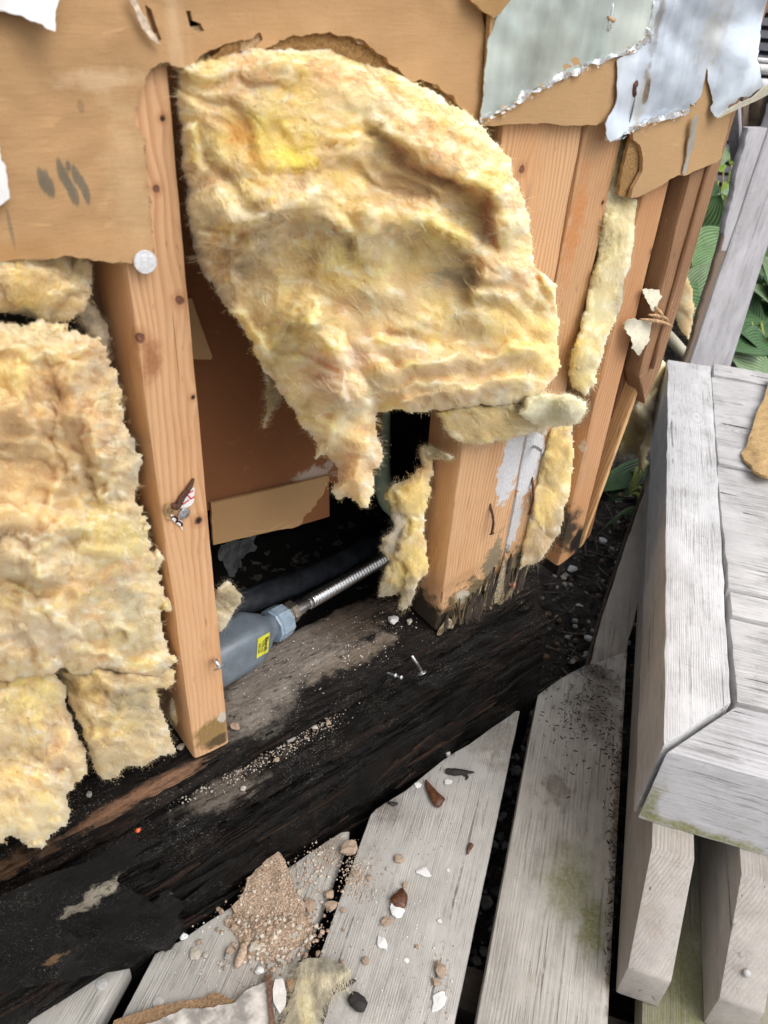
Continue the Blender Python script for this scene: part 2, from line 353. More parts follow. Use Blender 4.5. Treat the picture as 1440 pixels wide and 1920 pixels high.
# ------------------------------------------------------------------ object helpers
def link(o, parent=None):
    scene.collection.objects.link(o)
    if parent is not None: o.parent = parent
    return o
def props(o, label=None, cat=None, group=None, kind=None):
    for k, v in (('label', label), ('category', cat), ('group', group), ('kind', kind)):
        if v: o[k] = v
    return o
def empty(name, loc=(0, 0, 0), label=None, cat=None, group=None, kind=None, rotz=0.0):
    o = bpy.data.objects.new(name, None); o.empty_display_size = 0.02; link(o)
    o.location = tuple(loc); o.rotation_euler = (0, 0, rotz)
    return props(o, label, cat, group, kind)
def wpos(o):
    p = np.zeros(3)
    while o is not None: p = p + np.array(o.location); o = o.parent
    return p
def mk(name, verts, faces, mat, parent=None, origin=None, smooth=True, label=None, cat=None, group=None, kind=None, local=False):
    """one mesh object; verts are world positions unless local"""
    verts = np.asarray(verts, float)
    assert np.isfinite(verts).all(), name
    pw = wpos(parent) if (parent is not None and not local) else np.zeros(3)
    if origin is None:
        origin = pw.copy() if (parent is not None) else np.array([verts[:, 0].mean(), verts[:, 1].mean(), verts[:, 2].min()])
    origin = np.asarray(origin, float)
    if local: origin = np.zeros(3)
    me = bpy.data.meshes.new(name)
    if isinstance(faces, np.ndarray):
        nf, nk = faces.shape
        me.vertices.add(len(verts)); me.vertices.foreach_set('co', (verts - origin).astype(np.float32).ravel())
        me.loops.add(nf * nk); me.loops.foreach_set('vertex_index', faces.astype(np.int32).ravel())
        me.polygons.add(nf); me.polygons.foreach_set('loop_start', np.arange(0, nf * nk, nk, dtype=np.int32))
        me.update(calc_edges=True)
    else:
        me.from_pydata((verts - origin).tolist(), [], [list(map(int, f)) for f in faces])
    if smooth: me.polygons.foreach_set('use_smooth', [True] * len(me.polygons))
    me.update()
    if mat: me.materials.append(mat)
    o = bpy.data.objects.new(name, me); link(o, parent)
    o.location = tuple(origin - pw) if not local else (0, 0, 0)
    return props(o, label, cat, group, kind)
def sharp(o, ang=35):
    o.data.set_sharp_from_angle(angle=math.radians(ang)); return o
def loft(rings, cap=True):
    rings = [np.asarray(r, float) for r in rings]; n = len(rings[0]); V = np.concatenate(rings); fs = []
    for k in range(len(rings) - 1):
        for i in range(n):
            j = (i + 1) % n
            fs.append((k * n + i, k * n + j, (k + 1) * n + j, (k + 1) * n + i))
    if cap:
        fs.append(tuple(range(n - 1, -1, -1))); b = (len(rings) - 1) * n
        fs.append(tuple(range(b, b + n)))
    return V, fs
def rrect(w, h, r=0.003, k=3, edge=1):
    """rounded rectangle outline (w along first axis, h along second), corner at 0,0"""
    pts = []
    for cx, cy, a0 in ((w - r, r, -90), (w - r, h - r, 0), (r, h - r, 90), (r, r, 180)):
        for i in range(k):
            a = math.radians(a0 + 90 * i / (k - 1)); pts.append((cx + r * math.cos(a), cy + r * math.sin(a)))
    if edge > 1:
        out = []
        for i in range(len(pts)):
            a, b = np.array(pts[i]), np.array(pts[(i + 1) % len(pts)])
            out.append(a)
            if i % k == k - 1:
                for q in range(1, edge): out.append(a + (b - a) * q / edge)
        pts = out
    return np.array(pts)
def tube(pts, rad, n=12, smoothn=0):
    pts = np.asarray(pts, float)
    if np.isscalar(rad): rad = [rad] * len(pts)
    rings = []; up = np.array([0.13, 0.3, 1.0])
    for i, p in enumerate(pts):
        t = pts[min(i + 1, len(pts) - 1)] - pts[max(i - 1, 0)]; t /= np.linalg.norm(t) + 1e-12
        a = np.cross(t, up); a /= np.linalg.norm(a) + 1e-12; b = np.cross(a, t)
        rings.append([p + rad[i] * (math.cos(q) * a + math.sin(q) * b) for q in np.linspace(0, 2 * np.pi, n, endpoint=False)])
    return loft(rings)
def lathe(p0, axis, prof, n=20):
    """prof: (distance along axis, radius)"""
    axis = np.asarray(axis, float); axis /= np.linalg.norm(axis)
    a = np.cross(axis, (0.2, 0.9, 0.3)); a /= np.linalg.norm(a); b = np.cross(axis, a)
    return loft([[np.asarray(p0) + axis * h + r * (math.cos(q) * a + math.sin(q) * b) for q in np.linspace(0, 2 * np.pi, n, endpoint=False)] for h, r in prof])
def join(parts):
    V = []; Fs = []; k = 0
    for v, f in parts:
        V.append(np.asarray(v)); Fs += [tuple(i + k for i in q) for q in f]; k += len(v)
    return np.concatenate(V), Fs
def spline(pts, n):
    pts = np.asarray(pts, float); t = np.arange(len(pts)); tt = np.linspace(0, len(pts) - 1, n)
    out = []
    for x in tt:
        i = min(int(x), len(pts) - 2); f = x - i
        p0, p1, p2, p3 = pts[max(i - 1, 0)], pts[i], pts[i + 1], pts[min(i + 2, len(pts) - 1)]
        out.append(0.5 * (2 * p1 + (p2 - p0) * f + (2 * p0 - 5 * p1 + 4 * p2 - p3) * f * f + (3 * p1 - p0 - 3 * p2 + p3) * f ** 3))
    return np.array(out)

def torn(outline, step=5.0, amp=4.0, seed=1):
    """outline points (x, y[, 1]); a segment whose first point has the 1 is torn"""
    out = []; n = len(outline); s = 0.0
    for i in range(n):
        a = outline[i]; b = outline[(i + 1) % n]; tr = len(a) > 2 and a[2]
        a2, b2 = np.array(a[:2], float), np.array(b[:2], float); L = np.linalg.norm(b2 - a2)
        k = max(1, int(L / (step if tr else 14)))
        nr = np.array([-(b2 - a2)[1], (b2 - a2)[0]]) / (L + 1e-9)
        for q in range(k):
            f = q / k; d = 0.0
            if tr: d = amp * (tr if tr < 1 else 1) * (fbm(np.array([(s + f * L) * 0.035]), np.array([seed * 3.7]), seed, 4, 0.65)[0])
            else: d = 0.4 * vnoise(np.array([(s + f * L) * 0.05]), np.array([seed * 1.3]), seed)[0]
            out.append(a2 + (b2 - a2) * f + nr * d)
        s += L
    return np.array(out)
def sheet(name, outline, mp, nrm, thick, mat, parent=None, holes=(), grid=16, amp=4.0, seed=1, step=5.0, **kw):
    """thin board or foil with its own thickness; mp maps (px, py) arrays to world points, nrm is the outward direction"""
    o2 = torn(outline, step, amp, seed); loops = [o2] + [torn(h, 4.0, 2.0, seed + 5 + i) for i, h in enumerate(holes)]
    pts = []; edges = []
    for lp in loops:
        b = len(pts); pts += [tuple(p) for p in lp]; edges += [(b + i, b + (i + 1) % len(lp)) for i in range(len(lp))]
    nb = len(pts)
    x0, y0 = o2.min(0); x1, y1 = o2.max(0)
    gx, gy = np.meshgrid(np.arange(x0, x1, grid), np.arange(y0, y1, grid)); gx = gx + RNG.uniform(-.25, .25, gx.shape) * grid; gy = gy + RNG.uniform(-.25, .25, gy.shape) * grid
    ok = sdf_poly(gx, gy, o2) > grid * 0.45
    for lp in loops[1:]: ok &= sdf_poly(gx, gy, lp) < -grid * 0.4
    pts += list(zip(gx[ok].tolist(), gy[ok].tolist()))
    res = delaunay_2d_cdt([Vector(p) for p in pts], edges, [], 0, 1e-5)
    P = np.array([tuple(v) for v in res[0]]); T = [tuple(f) for f in res[2]]
    c = np.array([P[list(f)].mean(0) for f in T])
    keep = sdf_poly(c[:, 0], c[:, 1], o2) > 0
    for lp in loops[1:]: keep &= sdf_poly(c[:, 0], c[:, 1], lp) < 0
    T = [f for f, k in zip(T, keep) if k]
    W = mp(P[:, 0], P[:, 1]); nrm = np.asarray(nrm, float); n = len(W)
    if nrm.ndim == 1: nrm = nrm / np.linalg.norm(nrm)
    a, b_, c_ = W[T[0][0]], W[T[0][1]], W[T[0][2]]
    nn = nrm if nrm.ndim == 1 else nrm[T[0][0]]
    flip = np.dot(np.cross(b_ - a, c_ - a), nn) < 0
    T = [f[::-1] for f in T] if flip else T
    from collections import Counter
    ec = {}
    for f in T:
        for i in range(3):
            e = (f[i], f[(i + 1) % 3]); ec[e] = 1
    rim = [e for e in ec if (e[1], e[0]) not in ec]
    V = np.concatenate([W, W - nrm * thick]); fs = list(T) + [tuple(i + n for i in f[::-1]) for f in T] + [(e[1], e[0], e[0] + n, e[1] + n) for e in rim]
    return sharp(mk(name, V, fs, mat, parent, **kw), 50)

# ------------------------------------------------------------------ glass wool
WOOL = mat_wool(); WOOLF = mat_wool('glass_fibre', 0.0)
CREAM, YEL, PEACH, WHITE, GREY, ORANGE = (0.88, 0.715, 0.40), (0.88, 0.69, 0.24), (0.81, 0.57, 0.30), (0.93, 0.86, 0.69), (0.20, 0.152, 0.10), (0.82, 0.42, 0.07)
TAN = (0.70, 0.50, 0.24)
def layer_edge(px, py, line, amp, width, drop=15.0):
    """height of a wool layer that ends in a lip along line; the raised layer lies on the left hand of the line's direction"""
    line = np.asarray(line, float); best = np.full(px.shape, 1e9); sg = np.zeros(px.shape); tt = np.zeros(px.shape)
    seg = np.linalg.norm(np.diff(line, axis=0), axis=1); cum = np.concatenate([[0], np.cumsum(seg)])
    for i in range(len(line) - 1):
        a, b = line[i], line[i + 1]; e = b - a; wx, wy = px - a[0], py - a[1]; L2 = e @ e + 1e-9
        t = np.clip((wx * e[0] + wy * e[1]) / L2, 0, 1); dx, dy = wx - e[0] * t, wy - e[1] * t; q = np.hypot(dx, dy); m = q < best
        best = np.where(m, q, best); sg = np.where(m, np.sign(e[0] * wy - e[1] * wx), sg); tt = np.where(m, (cum[i] + t * seg[i]) / cum[-1], tt)
    tap = np.clip(np.minimum(tt, 1 - tt) / 0.22, 0, 1); tap = tap * tap * (3 - 2 * tap)
    up = np.exp(-(best / width) ** 1.3) * (0.62 + 0.38 * np.clip(best / 16.0, 0, 1) ** .7); dn = 0.62 * np.clip(1 - best / drop, 0, 1) ** 1.7
    return amp * tap * np.where(sg < 0, up, dn)
def prof(u): u = np.clip(u, 0, 1); return np.sqrt(np.clip(1 - (1 - u) ** 2, 0, 1))
def wool(name, outline, ctrl, label, lobes=(), tints=(), edges=(), nedge=None, H0=0.035, R=70, step=3.0, rag=9.0, flow=0.3, nlob=14, lob_amp=0.012, mid=0.004, fine=0.0016,
         seed=1, base=CREAM, second=PEACH, third=YEL, back=0.02, fibres=6000, flen=(14, 50), group=None, cat='insulation', fuzz=1.0, edge_dirt=0.0, tone=0.95):
    nedge = nlob if nedge is None else nedge; nlob = nlob // 3
    op = np.array(outline, float); x0, y0 = op.min(0) - 16; x1, y1 = op.max(0) + 16
    xs = np.arange(x0, x1, step); ys = np.arange(y0, y1, step); gx, gy = np.meshgrid(xs, ys)
    wx = gx + rag * (fbm(gx * 0.018, gy * 0.018, seed, 4, 0.6)); wy = gy + rag * (fbm(gx * 0.018, gy * 0.018, seed + 50, 4, 0.6))
    d = sdf_poly(wx, wy, op)
    cw = np.array(ctrl, float)
    def ybase(px, py):
        w = 0; s = 0
        for cx, cy, Y in cw:
            k = 1.0 / (((px - cx) ** 2 + (py - cy) ** 2) + 900.0) ** 1.3
            w = w + k; s = s + k * Y
        return s / w
    r2 = np.random.default_rng(seed)
    # flow-aligned coordinates for the fibrous relief
    ang = flow + 0.7 * fbm(gx * 0.004, gy * 0.004, seed + 9, 2)
    ca, sa = math.cos(flow), math.sin(flow)
    qx = gx + 60 * fbm(gx * 0.0055, gy * 0.0055, seed + 3, 2); qy = gy + 60 * fbm(gx * 0.0055, gy * 0.0055, seed + 4, 2)
    u = ca * qx + sa * qy; v = -sa * qx + ca * qy
    h = H0 * (0.45 * prof(d / (R * 0.45)) + 0.55 * prof(d / (R * 1.7)))
    ww = gx + 14 * fbm(gx * 0.02, gy * 0.02, seed + 21, 3); wv = gy + 14 * fbm(gx * 0.02, gy * 0.02, seed + 22, 3)
    lt = np.zeros(gx.shape)
    for lb in lobes:
        poly, amp, rr = lb[:3]
        h = h + amp * prof(sdf_poly(ww, wv, poly) / rr)
    ex_, ey_ = gx + 10 * fbm(gx * 0.017, gy * 0.017, seed + 91, 3, 0.5), gy + 10 * fbm(gx * 0.017, gy * 0.017, seed + 92, 3, 0.5)
    for ln, am, wd_ in edges: h = h + layer_edge(ex_, ey_, ln, am, wd_)
    for _ in range(nedge):
        for _t in range(40):
            c = np.array([r2.uniform(x0, x1), r2.uniform(y0, y1)])
            if sdf_poly(c[:1], c[1:], op)[0] > R * 0.25: break
        a = flow + r2.normal(0, 0.55) + (np.pi if r2.random() < 0.35 else 0); ln = [c]; cv = r2.normal(0, 0.22)
        for _s in range(6): a += cv + r2.normal(0, 0.18); ln.append(ln[-1] + np.array([math.cos(a), math.sin(a)]) * r2.uniform(10, 30))
        h = h + layer_edge(ex_, ey_, ln, lob_amp * r2.uniform(0.35, 1.0), r2.uniform(16, 46))
    for _ in range(nlob):
        for _t in range(40):
            cx, cy = r2.uniform(x0, x1), r2.uniform(y0, y1)
            if sdf_poly(np.array([cx]), np.array([cy]), op)[0] > R * 0.2: break
        a = flow + r2.normal(0, 0.6); l = r2.uniform(60, 170); w_ = r2.uniform(22, 62)
        ex, ey = (ww - cx), (wv - cy); eu = (ex * math.cos(a) + ey * math.sin(a)) / l; ev = (-ex * math.sin(a) + ey * math.cos(a)) / w_
        q = 1 - np.sqrt(eu ** 2 + (ev + 0.35 * eu ** 2) ** 2)
        h = h + lob_amp * r2.uniform(0.4, 1.0) * prof(np.clip(q, 0, 1) / 0.75)
    bil = fbm(u * 0.0065, v * 0.017, seed + 5, 2); crease = 1 - np.clip(np.abs(fbm(u * 0.0050, v * 0.013, seed + 6, 2)) / 0.13, 0, 1)
    patch = np.clip(0.5 + 1.5 * fbm(gx * 0.006, gy * 0.006, seed + 8, 2), 0, 1)
    h = h + mid * (1.1 * bil - 0.25 * crease ** 1.5 * patch) + fine * (0.55 * fbm(u * 0.016, v * 0.05, seed + 7, 3) + 0.30 * patch * fbm(u * 0.03, v * 0.15, seed + 10, 3))
    Yf = ybase(gx, gy) - h
    Yb = ybase(gx, gy) + back * prof(d / R)
    ok = d > 0; keep = np.zeros(ok.shape, bool); keep[np.unravel_index(np.argmax(d), d.shape)] = True
    while True:                                            # drop stray islands
        g = keep.copy(); g[1:] |= keep[:-1]; g[:-1] |= keep[1:]; g[:, 1:] |= keep[:, :-1]; g[:, :-1] |= keep[:, 1:]; g &= ok
        if g.sum() == keep.sum(): break
        keep = g
    ok = keep
    cell = ok[:-1, :-1] & ok[1:, :-1] & ok[:-1, 1:] & ok[1:, 1:]
    idx = -np.ones(gx.shape, int); used = np.zeros(gx.shape, bool)
    used[:-1, :-1] |= cell; used[1:, :-1] |= cell; used[:-1, 1:] |= cell; used[1:, 1:] |= cell
    idx[used] = np.arange(used.sum()); n = used.sum()
    V = np.concatenate([onY(gx[used], gy[used], Yf[used]), onY(gx[used], gy[used], Yb[used] + 0.001)])
    a, b, c, e = idx[:-1, :-1][cell], idx[:-1, 1:][cell], idx[1:, 1:][cell], idx[1:, :-1][cell]
    front = np.stack([a, e, c, b], 1)
    bk = front[:, ::-1] + n
    es = np.concatenate([front[:, [0, 1]], front[:, [1, 2]], front[:, [2, 3]], front[:, [3, 0]]])
    key = es[:, 0].astype(np.int64) * (n + 1) + es[:, 1]; rkey = es[:, 1].astype(np.int64) * (n + 1) + es[:, 0]
    rim = es[~np.isin(key, rkey)]
    rq = np.stack([rim[:, 1], rim[:, 0], rim[:, 0] + n, rim[:, 1] + n], 1)
    faces = np.concatenate([front, bk, rq])
    # random binder patches and stains; white patches also stand in for highlights
    def tint(px, py):
        n1 = fbm(px * 0.008, py * 0.011, seed + 31, 4, 0.6); n2 = fbm(px * 0.01, py * 0.013, seed + 37, 4, 0.6); n3 = fbm(px * 0.025, py * 0.05, seed + 41, 4, 0.6)
        C = np.ones(px.shape + (3,)) * np.array(base)
        def bl(C, m, col): m = np.clip(m, 0, 1)[..., None]; return C * (1 - m) + np.array(col) * m
        C = bl(C, (n1 + 0.03) * 1.7, second); C = bl(C, (n2 - 0.12) * 1.5, third); C = bl(C, (n3 - 0.14) * 1.5, WHITE)
        for cx, cy, rx, ry, col, s in tints:
            q = np.sqrt(((px - cx) / rx) ** 2 + ((py - cy) / ry) ** 2) + 0.55 * fbm(px * 0.03, py * 0.03, seed + 61, 3)
            C = bl(C, s * np.clip((1.15 - q) / 0.6, 0, 1), col)
        if edge_dirt > 0:
            dd = np.interp(0, [0, 1], [0, 1])
            q = 1 - np.clip(sdf_poly(px, py, op) / 34.0, 0, 1)
            C = bl(C, edge_dirt * q * np.clip(0.5 + 1.6 * fbm(px * 0.02, py * 0.02, seed + 71, 4, 0.6), 0, 1), GREY)
        return C * np.array((tone, tone * .97, tone * .89))
    org = V[:n].mean(0); org[2] = V[:, 2].min()
    o = mk(name, V, faces, WOOL, None, origin=org, label=label, cat=cat, group=group)
    tc = tint(gx[used], gy[used]); tc = np.concatenate([tc, tc])
    at = o.data.color_attributes.new('tint', 'FLOAT_COLOR', 'POINT')
    at.data.foreach_set('color', np.concatenate([tc, np.ones((len(tc), 1))], 1).ravel())
    # loose fibres lying on and standing off the surface
    fi = np.argwhere(used); per = 10; G = int(fibres * 0.40); NE = int(fibres * 0.5)
    k = r2.integers(0, len(fi), G); nearedge = d[used] < 14
    ed = np.argwhere(nearedge).ravel()
    # wisps: bundles of fibres that share a path
    gy_, gx_ = fi[k, 0], fi[k, 1]; ga = ang[gy_, gx_] + r2.normal(0, 0.5, G) + np.where(r2.random(G) < 0.5, 0, np.pi)
    gl = r2.uniform(flen[0], flen[1], G) * r2.uniform(0.4, 1.0, G) * np.clip((d[gy_, gx_] - 2) / 26, 0.12, 1); gc = r2.normal(0, 0.8, G); glift = r2.uniform(0.0002, 0.0018, G) * (r2.random(G) ** 1.5 + 0.12); gw = r2.uniform(1.0, 4.5, G); gt = r2.uniform(0.88, 1.16, G)
    rep = lambda q: np.repeat(q, per)
    off = r2.normal(0, 1, G * per) * rep(gw); along_ = r2.normal(0, 6, G * per)
    bx = gx[rep(gy_), rep(gx_)] - np.sin(rep(ga)) * off + np.cos(rep(ga)) * along_; by = gy[rep(gy_), rep(gx_)] + np.cos(rep(ga)) * off + np.sin(rep(ga)) * along_
    aa = rep(ga) + r2.normal(0, 0.16, G * per); L = rep(gl) * r2.uniform(0.5, 1.1, G * per); curl = rep(gc) + r2.normal(0, 0.35, G * per)
    lift = rep(glift) * r2.uniform(0.3, 1.3, G * per); ftone = rep(gt) * r2.uniform(0.93, 1.1, G * per)
    # short fuzz round the rim
    if len(ed):
        ke = ed[r2.integers(0, len(ed), NE)]; ey_, ex_ = fi[ke, 0], fi[ke, 1]; gyv, gxv = np.gradient(d)
        out_a = np.arctan2(-gyv[ey_, ex_], -gxv[ey_, ex_])
        bx = np.concatenate([bx, gx[ey_, ex_]]); by = np.concatenate([by, gy[ey_, ex_]]); aa = np.concatenate([aa, out_a + r2.normal(0, 0.8, NE)])
        L = np.concatenate([L, r2.uniform(1.5, 6, NE) * fuzz + (r2.random(NE) < 0.015) * r2.uniform(3, 9, NE) * fuzz]); curl = np.concatenate([curl, r2.normal(0, 0.9, NE)])
        lift = np.concatenate([lift, r2.uniform(0.0002, 0.002, NE)]); ftone = np.concatenate([ftone, r2.uniform(.9, 1.15, NE)])
    N = len(bx)
    S = 3; fx, fy = bx.copy(), by.copy(); P = []
    bil_Y = Yf
    def sampY(px, py):
        ii = np.clip(((py - y0) / step).round().astype(int), 0, gx.shape[0] - 1); jj = np.clip(((px - x0) / step).round().astype(int), 0, gx.shape[1] - 1)
        return ii, jj
    i0, j0 = sampY(bx, by); Yprev = Yf[i0, j0]
    for s in range(S + 1):
        ii, jj = sampY(fx, fy); ins = used[ii, jj]
        Ys = np.where(ins, Yf[ii, jj], Yprev); Ys = np.minimum(Ys, Yprev + 0.004); Yprev = Ys
        P.append(onY(fx, fy, Ys - lift * (0.35 + math.sin(math.pi * min(1, (s + 0.4) / S)))))
        aa = aa + curl / S; fx = fx + np.cos(aa) * L / S; fy = fy + np.sin(aa) * L / S
    P = np.stack(P, 1)
    T = P[:, -1] - P[:, 0]; T /= np.linalg.norm(T, axis=1)[:, None] + 1e-9
    side = np.cross(T, (0, 1.0, 0.4)); side /= np.linalg.norm(side, axis=1)[:, None] + 1e-9
    wd = r2.uniform(0.00006, 0.00015, N); wd[G * per:] *= .42
    prof_w = np.array([0.6, 1.0, 0.9, 0.2])
    A = P - side[:, None] * (wd[:, None] * prof_w)[..., None]; B = P + side[:, None] * (wd[:, None] * prof_w)[..., None]
    FV = np.stack([A, B], 2).reshape(-1, 3)
    base_i = (np.arange(N) * (S + 1) * 2)[:, None] + (np.arange(S) * 2)[None]
    FF = np.stack([base_i, base_i + 1, base_i + 3, base_i + 2], -1).reshape(-1, 4)
    fo = mk('loose_fibres', FV, FF, WOOLF, o, kind='stuff')
    ft = tint(bx, by); ft = ft * ftone[:, None] ** 1.35 + 0.03
    ft = np.repeat(np.clip(ft, 0, 0.95), (S + 1) * 2, 0)
    at = fo.data.color_attributes.new('tint', 'FLOAT_COLOR', 'POINT')
    at.data.foreach_set('color', np.concatenate([ft, np.ones((len(ft), 1))], 1).ravel())
    return o

# ================================================================== SETTING: ground, dark space under the building
def grid_mesh(name, x0, x1, y0, y1, nx, ny, zf, mat, **kw):
    X, Y = np.meshgrid(np.linspace(x0, x1, nx), np.linspace(y0, y1, ny)); Z = zf(X, Y)
    V = np.stack([X, Y, Z], -1).reshape(-1, 3); i = np.arange(nx * ny).reshape(ny, nx)
    Fq = np.stack([i[:-1, :-1], i[:-1, 1:], i[1:, 1:], i[1:, :-1]], -1).reshape(-1, 4)
    return mk(name, V, Fq, mat, **kw)
SOIL = mat_soil('dark_soil')
# far ground sheet, with the near relief dug in as denser grid on top
grid_mesh('ground', -40, 40, -40, 40, 60, 60, lambda X, Y: 0 * X - 0.17, SOIL, kind='structure')
grid_mesh('soil_bed', -0.6, 2.6, -0.6, 1.8, 420, 300, lambda X, Y: -0.125 + 0.018 * fbm(X * 6, Y * 6, 3, 3) + 0.010 * fbm(X * 30, Y * 30, 5, 4, 0.65), SOIL, kind='structure')

# ================================================================== THE WALL
WO = np.array([0.33, YW, 0.0])
wall = empty('wall_frame', WO, 'opened timber frame wall with torn brown sheathing, bare studs and rotten black base', 'wall')
def wl(px, py, Y=YW): return tuple(onY(px, py, Y) - WO)
def wz(px, py, z): return tuple(onZ(px, py, z) - WO)
NAIL = mat_plain('zinc_nail', (0.50, 0.51, 0.53), 0.38, 0.8, 0.3, 400, 0.4)
WASHER = mat_plain('pale_zinc_disc', (0.66, 0.67, 0.70), 0.5, 0.35, 0.12, 500, 0.5)
RUST = mat_plain('rusty_iron', (0.10, 0.042, 0.026), 0.8, 0.2, 0.5, 500, 0.7)
WHITEP = mat_plain('white_facing', (0.74, 0.74, 0.74), 0.5, 0, 0.08, 60, 0.2)

def nail(parent, p, axis, head=0.0045, shank=0.0017, length=0.02, mat=NAIL, bend=None, name='nail', dome=0.0008, **kw):
    p = np.asarray(p, float); axis = np.asarray(axis, float); axis /= np.linalg.norm(axis)
    parts = [lathe(p, axis, [(0.0, shank), (0.0, head), (0.0004, head * 1.03), (0.0009, head * 0.98), (0.0009 + dome, head * 0.55), (0.0010 + dome, 0.0001)], 22)]
    path = [p + axis * 0.0003, p - axis * length * 0.5, p - axis * length] if bend is None else [p + axis * 0.0003] + [np.asarray(b, float) for b in bend]
    parts.append(tube(spline(path, 9), shank, 9))
    v, f = join(parts)
    return sharp(mk(name, v, f, mat, parent, **kw), 40)

def stud(bl, br, tl, tr, mat, name='wall_stud', depth=0.089, Y=YW, n=60, rot=None, parent=wall, seed=0, yoff=0.0, ext=None, r=0.0035, label=None):
    """bl.. are pixel points of the front face corners on the plane Y"""
    b0, b1, t0, t1 = [onY(*p, Y) for p in (bl, br, tl, tr)]
    if ext is not None:                                    # carry the stud on upwards
        k = (ext - b0[2]) / (t0[2] - b0[2]); t0 = b0 + (t0 - b0) * k
        k = (ext - b1[2]) / (t1[2] - b1[2]); t1 = b1 + (t1 - b1) * k
    rings = []
    for i in range(n + 1):
        f = (i / n) ** 1.25; a = b0 + (t0 - b0) * f; c = b1 + (t1 - b1) * f
        w = np.linalg.norm((c - a)[:1]); rr = rrect(w, depth, r, 3, 5)
        P = np.zeros((len(rr), 3)); P[:, 0] = a[0] + rr[:, 0]; P[:, 1] = Y + yoff + rr[:, 1]; P[:, 2] = a[2] + (c[2] - a[2]) * rr[:, 0] / w
        P[:, 0] += 0.0006 * fbm(P[:, 2] * 18, rr[:, 0] * 60 + seed, seed, 3); P[:, 1] += 0.0005 * fbm(P[:, 2] * 22, rr[:, 1] * 60 + rr[:, 0] * 40 + seed, seed + 3, 3)
        if rot is not None: P = rot(P, f)
        rings.append(P)
    v, fs = loft(rings)
    return sharp(mk(name, v, fs, mat, parent, label=label), 40)

K = lambda px, py, r, dp=0: (wl(px, py), r * .78, dp)
LUM_A = mat_lumber('fir_stud', 'z', rings=520,
    knots=[K(305, 222, .0022, 1), K(293, 354, .0026), K(262, 635, .0042), K(338, 563, .0038), K(372, 976, .0040, 1), K(362, 745, .0022, 1)],
    stains=[((onY(400, 1375, YW) - WO), (0.022, 0.03, 0.022), (0.27, 0.17, 0.065), 0.7, 0.5), ((onY(408, 1388, YW) - WO), (0.014, 0.03, 0.009), (0.10, 0.065, 0.03), 0.9, 0.5), ((onY(418, 1345, YW) - WO), (0.005, 0.03, 0.008), (0.5, 0.45, 0.38), 1.2, 0.5), ((onY(285, 680, YW) - WO), (0.010, 0.02, 0.02), (0.34, 0.15, 0.07), 0.8, 0.9)])
LUM_B = mat_lumber('broad_stud_fir', 'z', (0.60, 0.365, 0.195), (0.38, 0.18, 0.08), rings=560,
    knots=[K(978, 318, .004)],
    stains=[((onY(840, 1190, YW) - WO), (0.06, 0.05, 0.055), (0.035, 0.024, 0.015), 0.55, 0.55), ((onY(890, 1130, YW) - WO), (0.040, 0.03, 0.050), (0.17, 0.125, 0.065), 1.0, 0.4), ((onY(925, 1050, YW) - WO), (0.018, 0.03, 0.035), (0.24, 0.19, 0.12), 1.2, 0.4), ((onY(905, 1150, YW) - WO), (0.035, 0.03, 0.026), (0.030, 0.022, 0.016), 1.3, 0.35), ((onY(870, 1120, YW) - WO), (0.010, 0.03, 0.012), (0.42, 0.38, 0.30), 1.2, 0.4),
            ((onY(958, 868, YW) - WO), (0.017, 0.02, 0.055), (0.60, 0.60, 0.62), 0.95, 0.3), ((onY(938, 905, YW) - WO), (0.006, 0.02, 0.02), (0.58, 0.57, 0.58), 0.9, 0.3), ((onY(790, 1150, YW + .03) - WO), (0.03, 0.07, 0.05), (0.04, 0.03, 0.02), 0.6, 0.6)])
LUM_B2 = mat_lumber('mouldy_stud_fir', 'z', (0.52, 0.31, 0.16), (0.35, 0.17, 0.08), rings=560,
    knots=[K(1130, 380, .0025, 1)],
    stains=[((onY(987, 868, YW) - WO), (0.024, 0.02, 0.060), (0.62, 0.62, 0.64), 1.0, 0.3), ((onY(962, 985, YW) - WO), (0.013, 0.02, 0.045), (0.55, 0.54, 0.54), 1.0, 0.35), ((onY(980, 1050, YW) - WO), (0.008, 0.02, 0.012), (0.58, 0.57, 0.56), 0.9, 0.35),
            ((onY(950, 1090, YW) - WO), (0.04, 0.03, 0.055), (0.17, 0.13, 0.08), 1.0, 0.4), ((onY(945, 1130, YW) - WO), (0.03, 0.03, 0.03), (0.03, 0.022, 0.016), 1.3, 0.35), ((onY(955, 1060, YW) - WO), (0.006, 0.03, 0.02), (0.05, 0.04, 0.03), 1.2, 0.35), ((onY(940, 1180, YW) - WO), (0.06, 0.05, 0.03), (0.03, 0.022, 0.016), 0.5, 0.5),
            ((onY(1080, 420, YW) - WO), (0.015, 0.02, 0.07), (0.52, 0.23, 0.09), 0.9, 0.9)])
LUM_C = mat_lumber('end_stud_fir', 'z', (0.50, 0.275, 0.135), (0.34, 0.15, 0.065), rings=480,
    knots=[K(1223, 472, .0045), K(1218, 500, .0018)],
    stains=[((onY(1060, 1000, YW) - WO), (0.03, 0.04, 0.045), (0.05, 0.035, 0.022), 0.7, 0.6), ((onY(1090, 845, YW) - WO), (0.008, 0.01, 0.012), (0.6, 0.58, 0.55), 1.0, 0.5),
            ((onY(1090, 1010, YW) - WO), (0.03, 0.04, 0.03), (0.012, 0.010, 0.009), 0.5, 0.5)])
LUM_D = mat_lumber('weathered_corner_wood', 'z', (0.30, 0.165, 0.085), (0.15, 0.075, 0.04), rings=500, rough=0.75)

